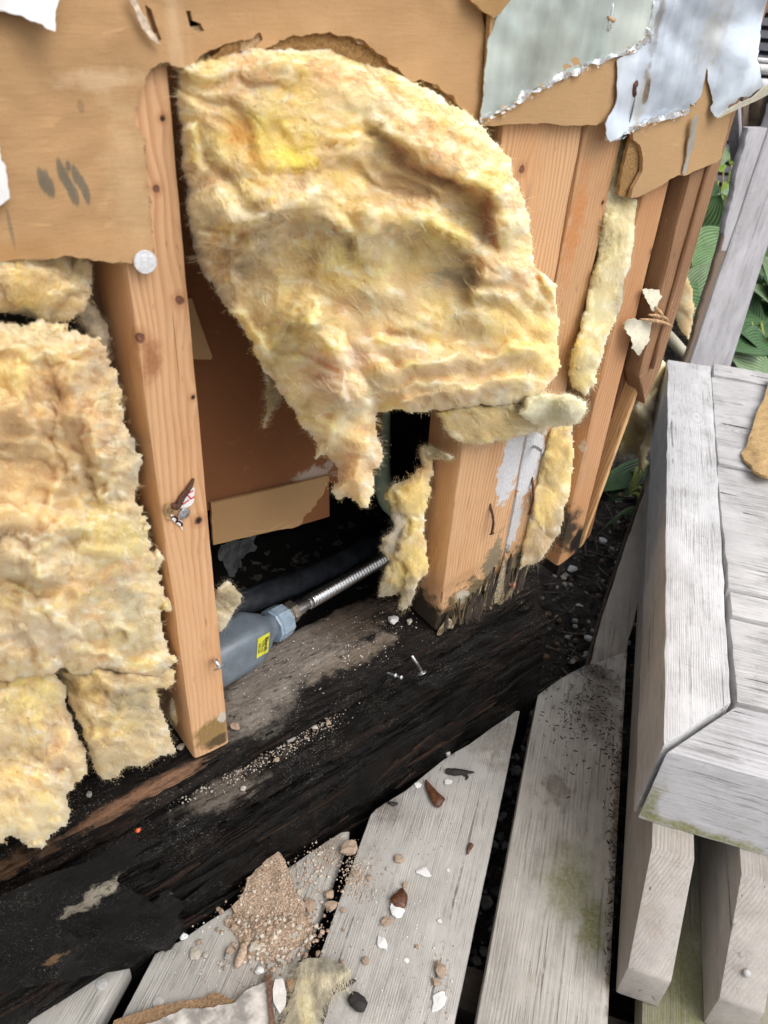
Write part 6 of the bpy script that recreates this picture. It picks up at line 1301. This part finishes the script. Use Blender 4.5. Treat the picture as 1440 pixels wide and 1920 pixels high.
# pieces along the ledge and sill
def on_sill(px, py): return onZ(px, py, .167)
def on_ledge(px, py): return onZ(px, py, .1235)
for i, (px, py, rp, mt, lb, mpf) in enumerate([(543, 1386, 15, GREYM, 'round grey crumb on the black ledge', on_ledge), (440, 1408, 14, PALEM, 'pale mortar bit on the ledge right of the stud foot', on_ledge), (432, 1424, 10, GREYM, 'grey bit below the pale mortar bit on the ledge', on_ledge), (519, 1427, 6, TANM, 'little tan bit under the round grey crumb', on_ledge),
        (590, 1366, 6, PALEM, 'pale bit right of the round grey crumb', on_ledge), (615, 1357, 6, TANM, 'tan bit at the upper end of the ledge crumbs', on_ledge), (456, 1480, 6, PALEM, 'pale bit at the lower end of the ledge crumbs', on_ledge), (738, 1166, 12, WHM, 'white sliver on the bottom plate left of the broad stud', on_sill), (768, 1168, 8, PALEM, 'pale flake beside the white sliver on the bottom plate', on_sill),
        (340, 1403, 9, PALEM, 'pale flake left of the bare stud foot', on_sill), (442, 1366, 11, TANM, 'tan dust lump right of the bare stud foot', on_sill), (168, 1491, 7, GREYM, 'grey bit on the plate under the wool flap', on_sill)]):
    piece('crumb', px, py, rp, mt, lb, 'crumb', 'crumbs on the black timbers', flat=.6, el=1.2, ang=i * 2.1, seed=i + 2, mp=mpf)
# husks, bark and charcoal
def husk(name, pts, rad, mat, label, cat, z=.004, flat=.5):
    P = spline([onZ(x, y, z) for x, y in pts], 14); rr_ = np.interp(np.linspace(0, 1, 14), np.linspace(0, 1, len(rad)), rad); v, f = tube(P, list(rr_), 12)
    v[:, 2] = z + (v[:, 2] - z) * flat + .0008 * vnoise(v[:, 0] * 300, v[:, 1] * 300, 5); v[:, 2] -= v[:, 2].min() - .0003
    return mk(name, v, f, mat, label=label, cat=cat)
husk('seed_husk', [(798, 1462), (806, 1478), (818, 1496), (826, 1506), (829, 1508)], [.0006, .004, .0072, .0076, .001], HUSK, 'long pointed brown seed husk near the board end', 'husk')
husk('seed_husk', [(753, 1666), (752, 1680), (746, 1694), (742, 1702)], [.001, .007, .0092, .002], HUSK, 'broad dark brown seed husk under the thick white chip', 'husk')
husk('seed_husk', [(885, 1580), (881, 1588), (877, 1600)], [.0026, .0024, .0005], HUSK, 'tiny brown husk near the right edge of the board', 'husk')
husk('bark_piece', [(836, 1444), (852, 1446), (868, 1446), (890, 1447)], [.003, .005, .0036, .0006], CHAR, 'black forked bark piece near the board end', 'bark')
husk('bark_piece', [(866, 1447), (876, 1453), (874, 1460)], [.002, .002, .0008], CHAR, 'short black prong beside the forked bark piece', 'bark')
husk('bark_piece', [(656, 1868), (664, 1874), (676, 1884), (686, 1890)], [.004, .0065, .0068, .004], CHAR, 'black stub of bark at the bottom of the deck', 'bark', flat=.7)
husk('mortar_finger', [(457, 1770), (455, 1785), (449, 1800), (443, 1814)], [.003, .0042, .0046, .002], TANM, 'finger shaped tan mortar bit in front of the heap', 'crumb', flat=.8)
husk('seed_husk', [(728, 1502), (738, 1505), (746, 1504)], [.001, .003, .001], CHAR, 'small dark husk at the left corner of the board end', 'husk')
# heap: slab of old mortar with loose grains
def slab_map(x, y):
    return onZ(x, y, .004 + .020 * np.clip((1720 - y) / 130, 0, 1) + .003 * fbm(x * .03, y * .03, 5, 4, .65))
heap = empty('mortar_heap', onZ(520, 1700, 0), 'heap of crumbled tan mortar with a leaning slab on the deck', 'heap')
GRAN = mat_plain('granular_mortar', (.36, .265, .19), .95, 0, .5, 650, 1.0)
sheet('slab', [(522, 1596, .6), (534, 1612, .6), (541, 1632, .6), (552, 1660, .6), (572, 1700, .6), (570, 1728, .6), (540, 1738, .6), (500, 1732, .6), (462, 1722, .6), (440, 1712, .6), (434, 1700, .6), (455, 1680, .6), (464, 1648, .6), (490, 1622, .6), (508, 1606, .6)], slab_map, (0, 0, 1), .012, GRAN, heap, amp=5, seed=91, grid=7, step=4)
sheet('crumbled_mound', [(436, 1706, 1), (480, 1700), (560, 1700, 1), (584, 1720, 1), (578, 1752, 1), (556, 1776, 1), (520, 1800, 1), (486, 1800, 1), (456, 1782, 1), (440, 1752, 1), (430, 1726, 1)], lambda x, y: onZ(x, y, .0012 + .008 * np.clip(sdf_poly(x, y, [(436, 1706), (560, 1700), (584, 1720), (556, 1776), (520, 1800), (456, 1782), (430, 1726)]) / 40, 0, 1) + .0022 * fbm(x * .06, y * .06, 15, 4, .7)), (0, 0, 1), .003, GRAN, heap, amp=9, seed=92, grid=5, step=3)
def gsc(n, fx, rmin, rmax, seed, mats_, nm, parent, zf=None):
    rr = np.random.default_rng(seed); groups = [[] for _ in mats_]
    base_ = [chunk(s + 30, 1, .8, .25, 1.0) for s in range(5)]
    for _ in range(n):
        x, y = fx(rr); c = onZ(x, y, .0002) if zf is None else zf(x, y); V, Fs = base_[rr.integers(0, 5)]; a = rr.uniform(0, 6.28); k = rmin + (rmax - rmin) * rr.random() ** 3
        Rm = np.array([[math.cos(a), -math.sin(a), 0], [math.sin(a), math.cos(a), 0], [0, 0, 1]])
        groups[rr.integers(0, len(mats_))].append((V @ Rm.T * k + c + (0, 0, k * .5), Fs))
    for g, mt in zip(groups, mats_):
        if g: v, f = join(g); mk(nm, v, f, mt, parent, smooth=False, kind='stuff')
gsc(1300, lambda q: (q.normal(518, 42), q.normal(1748, 34)), .0003, .0030, 1, [TANM, GRAN, GRAN, PALEM], 'loose_grains', heap, lambda x, y: onZ(x, y, .0004 + .0075 * float(np.clip(sdf_poly(np.array([x]), np.array([y]), [(436, 1706), (560, 1700), (584, 1720), (556, 1776), (520, 1800), (456, 1782), (430, 1726)])[0] / 40, 0, 1))))
gsc(420, lambda q: (q.uniform(440, 575), q.uniform(1615, 1735)), .0005, .0018, 2, [TANM, GRAN, PALEM], 'slab_grains', heap, lambda x, y: slab_map(np.array([x]), np.array([y]))[0] if sdf_poly(np.array([x]), np.array([y]), [(522, 1600), (570, 1700), (560, 1730), (440, 1710), (465, 1650)])[0] > 0 else onZ(x, y, .0002))
rr = np.random.default_rng(3)
HL = ['finger-side pale crumb touching the tan mortar finger at its upper right', 'tan pebble at the left foot of the heap', 'small grey bit under the left foot of the heap', 'pale crumb between the mortar finger and the white plaster lump', 'tan crumb right of the white plaster lump', 'grey lump in the middle of the loose heap',
      'pale lump at the right side of the loose heap', 'tan block straight above the mortar finger', 'grey pebble left of the tan block', 'pale pebble just under the lower left corner of the slab', 'tan crumb in the centre of the heap front', 'grey lump by the right lower corner of the slab', 'small pale pebble lowest at the left of the heap', 'tan pebble at the right front of the heap', 'little grey pebble in front of the heap centre', 'little pale pebble beside the mortar finger tip', 'tan lump close under the right of the slab']
for k, (x, y, rp) in enumerate([(477, 1779, 15), (432, 1785, 13), (428, 1796, 11), (500, 1790, 9), (522, 1800, 8), (532, 1745, 13), (549, 1757, 13), (489, 1757, 14), (463, 1739, 13), (440, 1741, 12), (515, 1765, 10), (560, 1740, 12), (414, 1809, 7), (535, 1785, 9), (505, 1812, 7), (470, 1805, 6), (545, 1720, 12)]):
    piece('crumb', x, y, rp * .72, [PALEM, TANM, GREYM, PALEM][k % 4], HL[k], 'crumb', 'crumbs of the mortar heap', flat=.75, el=1.15, ang=k * .9, seed=k, z=.0006)
# sand and flakes strewn over boards, plate and ledge
gsc(520, lambda q: (q.normal(655, 22), q.normal(1640, 24)), .0004, .0012, 4, [TANM, PALEM], 'sand', None) if False else None
dust = empty('deck_dust', onZ(740, 1700, 0), 'fine pale grit and flakes strewn over the middle deck boards', 'grit', kind='stuff')
def onboards(q, lo, hi):
    while True:
        x, y = q.uniform(*lo), q.uniform(*hi); p = loc_deck(onZ(x, y, 0)); s = -p[1]
        if (-.108 < s < .020 or -.252 < s < -.129) and y > 1560 - .62 * (x - 640): return x, y
gsc(1100, lambda q: onboards(q, (320, 860), (1540, 1960)), .0003, .0010, 5, [PALEM, TANM, WHM], 'grit', dust)
gsc(420, lambda q: (q.normal(668, 20), q.normal(1640, 24)), .0004, .0014, 6, [TANM, TANM, PALEM], 'sand', dust)
gsc(170, lambda q: (q.normal(590, 22), q.normal(1630, 34)), .0005, .0020, 16, [TANM, PALEM], 'sand', dust)
grit = empty('plate_grit', onZ(600, 1300, .166), 'white and grey grit on the bottom plate and the black ledge', 'grit', kind='stuff')
def along(q, a, b, w):
    t = q.random(); return a[0] + (b[0] - a[0]) * t + q.normal(0, w), a[1] + (b[1] - a[1]) * t + q.normal(0, w)
gsc(420, lambda q: along(q, (450, 1300), (760, 1170), 34), .0003, .0009, 7, [PALEM, WHM, GREYM], 'grit', grit, lambda x, y: onZ(x, y, .1665) if onZ(x, y, .1665)[1] > YW + .002 else onZ(x, y, .1235))
gsc(1100, lambda q: along(q, (420, 1465), (640, 1335), 11), .0002, .0010, 8, [PALEM, TANM, GREYM], 'grit', grit, lambda x, y: onZ(x, y, .1235) if onZ(x, y, .1235)[1] > .397 else onZ(x, y, .1235) * 0 + np.array([onZ(x, y, .1235)[0], .3985, .1235]))
gsc(120, lambda q: along(q, (150, 1560), (420, 1470), 9), .0004, .0016, 9, [PALEM, GREYM], 'grit', grit, lambda x, y: np.array([onZ(x, y, .1235)[0], max(.398, onZ(x, y, .1235)[1]), .1235]))
# twigs and fibres of dirt on the mossy board
twg = empty('board_litter', onZ(1080, 1350, 0), 'dark twig bits and dirt threads strewn over the mossy board', 'litter', kind='stuff'); lst = []
for _ in range(420):
    x, y = (rr.normal(1090, 45), rr.normal(1330, 60)) if rr.random() < .6 else (rr.normal(1150, 8), rr.uniform(1350, 1860))
    p = loc_deck(onZ(x, y, 0))
    if not (.046 < -p[1] < .155): continue
    if y < 1300 - .62 * (x - 1010): continue
    a = rr.uniform(0, 6.28); l = rr.uniform(.0005, .0035); c = onZ(x, y, .0006); d = np.array([math.cos(a), math.sin(a), 0]) * l; k_ = rr.uniform(.0002, .0006); lst.append(tube(spline([c - d, c + rr.normal(0, .0008, 3) * (1, 1, 0), c + d], 5), [k_ * .4, k_, k_ * 1.2, k_, k_ * .4], 5))
v, f = join(lst); mk('twig_bits', v, f, CHAR, twg, kind='stuff')
# rotten board scrap with white skin and brown rim at the bottom, and a shred of grey wool over it
def bmap(h, seed=1): return lambda x, y: onZ(x, y, h + .0015 * fbm(x * .02, y * .02, seed, 3))
SCW = mat_rotten('mouldy_white_skin', 'x', (.50, .46, .40), (.55, .50, .44), .4, .1, .8, spots=[((0.0, 0.0, 0.0), (.03, .03, .02), (.02, .018, .017), 1.2, .6, 1.0)])
so_ = onZ(420, 1870, 0)
scrap = empty('board_scrap', onZ(420, 1890, 0), 'broken scrap of mouldy white faced board with a brown torn rim', 'scrap')
sheet('paper_core', [(190, 1960), (215, 1915, 1), (270, 1893, 1), (330, 1877, 1), (372, 1868, 1), (405, 1862, 1), (425, 1870, 1), (445, 1874, 1), (450, 1890), (400, 2000), (260, 2040)], bmap(.007, 3), (0, 0, 1), .006, mat_card('scrap_card', (.36, .23, .13), True), scrap, amp=5, seed=95, grid=10)
sheet('white_skin', [(225, 1965), (262, 1925, 1), (312, 1908, 1), (345, 1890, 1), (372, 1893, 1), (410, 1886, 1), (440, 1880, 1), (462, 1858, .6), (500, 1838, .6), (512, 1834, .6), (520, 1870, .6), (512, 1905, .6), (530, 1990), (380, 2040)], bmap(.0095, 4), (0, 0, 1), .002, mat_plain('mouldy_skin', (.42, .39, .355), .85, 0, .45, 55, .9), scrap, amp=4, seed=96, grid=9)
sheet('white_flake', [(516, 1836), (530, 1834, .5), (537, 1860, .5), (536, 1885, .5), (524, 1900, .5), (513, 1880, .5), (511, 1855, .5)], bmap(.013, 6), (0, 0, 1), .0025, mat_plain('pale_flake', (.60, .57, .54), .6, 0, .1, 200, .3), scrap, amp=2, seed=97, grid=7)
sheet('brown_flake', [(537, 1834, .6), (552, 1836, .6), (550, 1862, .6), (541, 1858, .6)], bmap(.011, 7), (0, 0, 1), .003, mat_card('flake_card', (.40, .24, .13), True), scrap, amp=3, seed=98, grid=6)
sheet('rotten_strip', [(498, 1830, .6), (508, 1822, .6), (514, 1850, .6), (510, 1880, .6), (520, 1930, .6), (506, 1930), (502, 1880, .6)], bmap(.012, 8), (0, 0, 1), .003, mat_plain('red_rot', (.16, .085, .055), .8, 0, .4, 300, .7), scrap, amp=3, seed=99, grid=6)
def wool_flat(name, outline, label, tints, z0, seed, n=2600, flow=1.9):
    o = torn([(*p, .8) for p in outline], 4, 5, seed); x0, y0 = o.min(0); x1, y1 = o.max(0); st = 2.6
    gx, gy = np.meshgrid(np.arange(x0, x1, st), np.arange(y0, y1, st)); d = sdf_poly(gx, gy, o); used = d > 0
    h = z0 + .010 * prof(d / 26) + .003 * fbm(gx * .03, gy * .012, seed, 4, .6)
    V = onZ(gx, gy, h); idx = -np.ones(gx.shape, int); cell = used[:-1, :-1] & used[1:, :-1] & used[:-1, 1:] & used[1:, 1:]
    um = np.zeros(gx.shape, bool); um[:-1, :-1] |= cell; um[1:, :-1] |= cell; um[:-1, 1:] |= cell; um[1:, 1:] |= cell; idx[um] = np.arange(um.sum()); nn = um.sum()
    Vt = V[um]; Vb = onZ(gx[um], gy[um], np.full(nn, z0 - .001))
    a, b, c, e = idx[:-1, :-1][cell], idx[:-1, 1:][cell], idx[1:, 1:][cell], idx[1:, :-1][cell]; fr = np.stack([a, e, c, b], 1)
    es = np.concatenate([fr[:, [0, 1]], fr[:, [1, 2]], fr[:, [2, 3]], fr[:, [3, 0]]]); kk = es[:, 0].astype(np.int64) * (nn + 1) + es[:, 1]; rk = es[:, 1].astype(np.int64) * (nn + 1) + es[:, 0]; rim_ = es[~np.isin(kk, rk)]
    fa = np.concatenate([fr, fr[:, ::-1] + nn, np.stack([rim_[:, 1], rim_[:, 0], rim_[:, 0] + nn, rim_[:, 1] + nn], 1)])
    def tint(px, py):
        C = np.ones(px.shape + (3,)) * np.array((.42, .37, .27)); C = C * (1 + .5 * fbm(px * .06, py * .02, seed + 4, 4, .6))[..., None]
        for cx, cy, rx, ry, col, s in tints:
            q = np.sqrt(((px - cx) / rx) ** 2 + ((py - cy) / ry) ** 2) + .5 * fbm(px * .03, py * .03, seed + 6, 3); m_ = (s * np.clip((1.15 - q) / .6, 0, 1))[..., None]; C = C * (1 - m_) + np.array(col) * m_
        return np.clip(C, .01, .95)
    ob = mk(name, np.concatenate([Vt, Vb]), fa, WOOL, label=label, cat='insulation'); tc = tint(gx[um], gy[um]); tc = np.concatenate([tc, tc])
    at = ob.data.color_attributes.new('tint', 'FLOAT_COLOR', 'POINT'); at.data.foreach_set('color', np.concatenate([tc, np.ones((len(tc), 1))], 1).ravel())
    q = np.random.default_rng(seed); fi = np.argwhere(um); k = q.integers(0, len(fi), n); bx, by = gx[fi[k, 0], fi[k, 1]], gy[fi[k, 0], fi[k, 1]]; aa = flow + q.normal(0, .45, n); L = q.uniform(8, 45, n); P = []
    for s in range(5):
        P.append(onZ(bx + np.cos(aa) * L * s / 4, by + np.sin(aa) * L * s / 4, h[fi[k, 0], fi[k, 1]] * (1 - .12 * s) + .0012 * (1 + q.random(n)))); aa = aa + q.normal(0, .12, n)
    P = np.stack(P, 1); T = P[:, -1] - P[:, 0]; T /= np.linalg.norm(T, axis=1)[:, None] + 1e-9; sdv = np.cross(T, (0, 0, 1.)); w_ = q.uniform(.00006, .00015, n)[:, None, None]
    FV = np.stack([P - sdv[:, None] * w_, P + sdv[:, None] * w_], 2).reshape(-1, 3); bi = (np.arange(n) * 10)[:, None] + (np.arange(4) * 2)[None]
    fo = mk('loose_fibres', FV, np.stack([bi, bi + 1, bi + 3, bi + 2], -1).reshape(-1, 4), WOOLF, ob, kind='stuff'); ft = np.repeat(np.clip(tint(bx, by) * q.uniform(.9, 1.4, n)[:, None], .01, .9), 10, 0)
    at = fo.data.color_attributes.new('tint', 'FLOAT_COLOR', 'POINT'); at.data.foreach_set('color', np.concatenate([ft, np.ones((len(ft), 1))], 1).ravel())
wool_flat('insulation_scrap', [(558, 1804), (590, 1792), (620, 1796), (648, 1808), (664, 1824), (640, 1838), (622, 1850), (612, 1880), (600, 1925), (590, 1975), (530, 1975), (536, 1920), (545, 1870), (556, 1835)], 'grey and yellow shred of wool lying on the board scrap at the bottom',
          [(630, 1812, 36, 20, (.14, .135, .11), .8), (575, 1900, 20, 70, (.62, .54, .32), .7), (650, 1830, 20, 8, (.62, .56, .38), .8), (605, 1890, 16, 40, (.09, .085, .08), .6), (575, 1815, 20, 18, (.36, .33, .24), .6)], .006, 7)
sheet('dark_backing', [(560, 1800), (600, 1815), (625, 1850), (662, 1835, .6), (668, 1838, .6), (645, 1852, .6), (628, 1860, .6), (618, 1880, .6), (604, 1930, .6), (596, 1980), (540, 1980)], bmap(.004, 9), (0, 0, 1), .003, mat_plain('black_backing', (.035, .032, .03), .7, 0, .5, 200, .6), scrap, amp=3, seed=100, grid=9)
# torn brown wool felt / paper lump on the bench planks at the right edge
CR = mat_plain('ribbed_tan_paper', (.50, .33, .15), .85, 0, .2, 300, .7)
def rib(x, y): return onZ(x, y, .2215 + .006 * np.clip((x - 1392) / 30, 0, 1) + .0012 * np.sin((y + .35 * x) * .42) + .002 * fbm(x * .03, y * .03, 8, 3) + .004 * np.clip((y - 860) / 30, 0, 1))
sheet('cardboard_piece', [(1444, 708, .6), (1434, 740, .6), (1420, 775, .6), (1410, 805, .6), (1400, 835, .6), (1391, 850, .6), (1396, 862, .6), (1408, 872, .6), (1412, 882, .6), (1428, 890, .6), (1440, 893, .6), (1470, 888), (1560, 800), (1560, 720)], rib, (0, 0, 1), .004, CR, None, amp=3, seed=101, grid=6, label='ribbed tan torn paper piece lying on the bench planks', cat='paper scrap')
# white torn facing caught behind the corner board
for k, (pts, lb) in enumerate((([(1169, 606, .8), (1178, 598, .8), (1196, 600, .6), (1224, 598, .6), (1222, 612, .8), (1216, 634, .8), (1208, 652, .8), (1200, 666, .8), (1190, 657, .8), (1182, 654, .8), (1184, 636, .8), (1178, 620, .8)], 'lower cream torn facing scrap caught behind the corner board'), ([(1206, 541, .6), (1240, 545, .4), (1241, 556, .8), (1232, 572, .8), (1227, 584, .8), (1217, 570, .8), (1208, 560, .8)], 'upper cream facing scrap tucked beside the corner board'))):
    sheet('facing_scrap', pts, lambda x, y: onY(x, y, YW - .008 - .0035 * np.sin((x - 1165) * .07) - .003 * np.sin(y * .09)), (0, -1, 0), .0008, CREAMP, None, amp=6, seed=110 + k, grid=6, step=3, label=lb, cat='paper scrap')
# pebbles and twigs on the soil
rr = np.random.default_rng(21)
SO = lambda x, y: onZ(x, y, -.118)
peb = [(1072, 1072, 9, 'white pebble near the foot of the end stud'), (1056, 1086, 6, 'cream pebble left of the white pebble'), (1103, 1200, 9, 'white pebble beside the dark edge of the beige board'), (1086, 1142, 9, 'elongated cream pebble in the middle of the soil'), (1070, 1244, 10, 'grey pebble at the tip of the mossy board'), (1128, 1018, 8, 'pale pebble under the low leaves'), (1170, 1230, 6, 'glassy pebble right of the beige board'), (1178, 1208, 6, 'whitish pebble above the glassy one')]
for i, (x, y, rp, lb) in enumerate(peb):
    piece('pebble', x, y, rp, [WHM, PALEM, WHM, PALEM, GREYM][i % 5], lb, 'pebble', 'pebbles on the soil', flat=.7, el=1.3, ang=i, seed=i, mp=SO)
lit = empty('soil_litter', SO(1080, 1120), 'small stones, twigs and leaf bits littering the dark soil', 'litter', kind='stuff')
gsc(900, lambda q: (q.uniform(950, 1300), q.uniform(860, 1330)), .001, .007, 11, [GREYM, mat_plain('dark_stone', (.12, .105, .095), .8, 0, .4), mat_plain('brown_bit', (.20, .12, .07), .8, 0, .4), CHAR], 'small_stones', lit, SO)
gsc(500, lambda q: (q.uniform(840, 1010), q.uniform(1300, 1960)), .002, .009, 12, [mat_plain('grey_gravel', (.22, .21, .20), .8, 0, .4), CHAR, mat_plain('wet_stone', (.08, .08, .085), .35, 0, .4)], 'gap_stones', lit, lambda x, y: onZ(x, y, -.115))
lst = []
for _ in range(150):
    c = SO(rr.uniform(1000, 1220), rr.uniform(900, 1310)) + (0, 0, .004); a = rr.uniform(0, 6.28); l = rr.uniform(.006, .03); d = np.array([math.cos(a), math.sin(a), rr.normal(0, .2)]) * l; lst.append(tube([c - d, c + rr.normal(0, .002, 3), c + d], rr.uniform(.0006, .0018), 6))
v, f = join(lst); mk('twigs', v, f, mat_plain('grey_twig', (.13, .105, .085), .85, 0, .5, 200, .5), lit, kind='stuff')
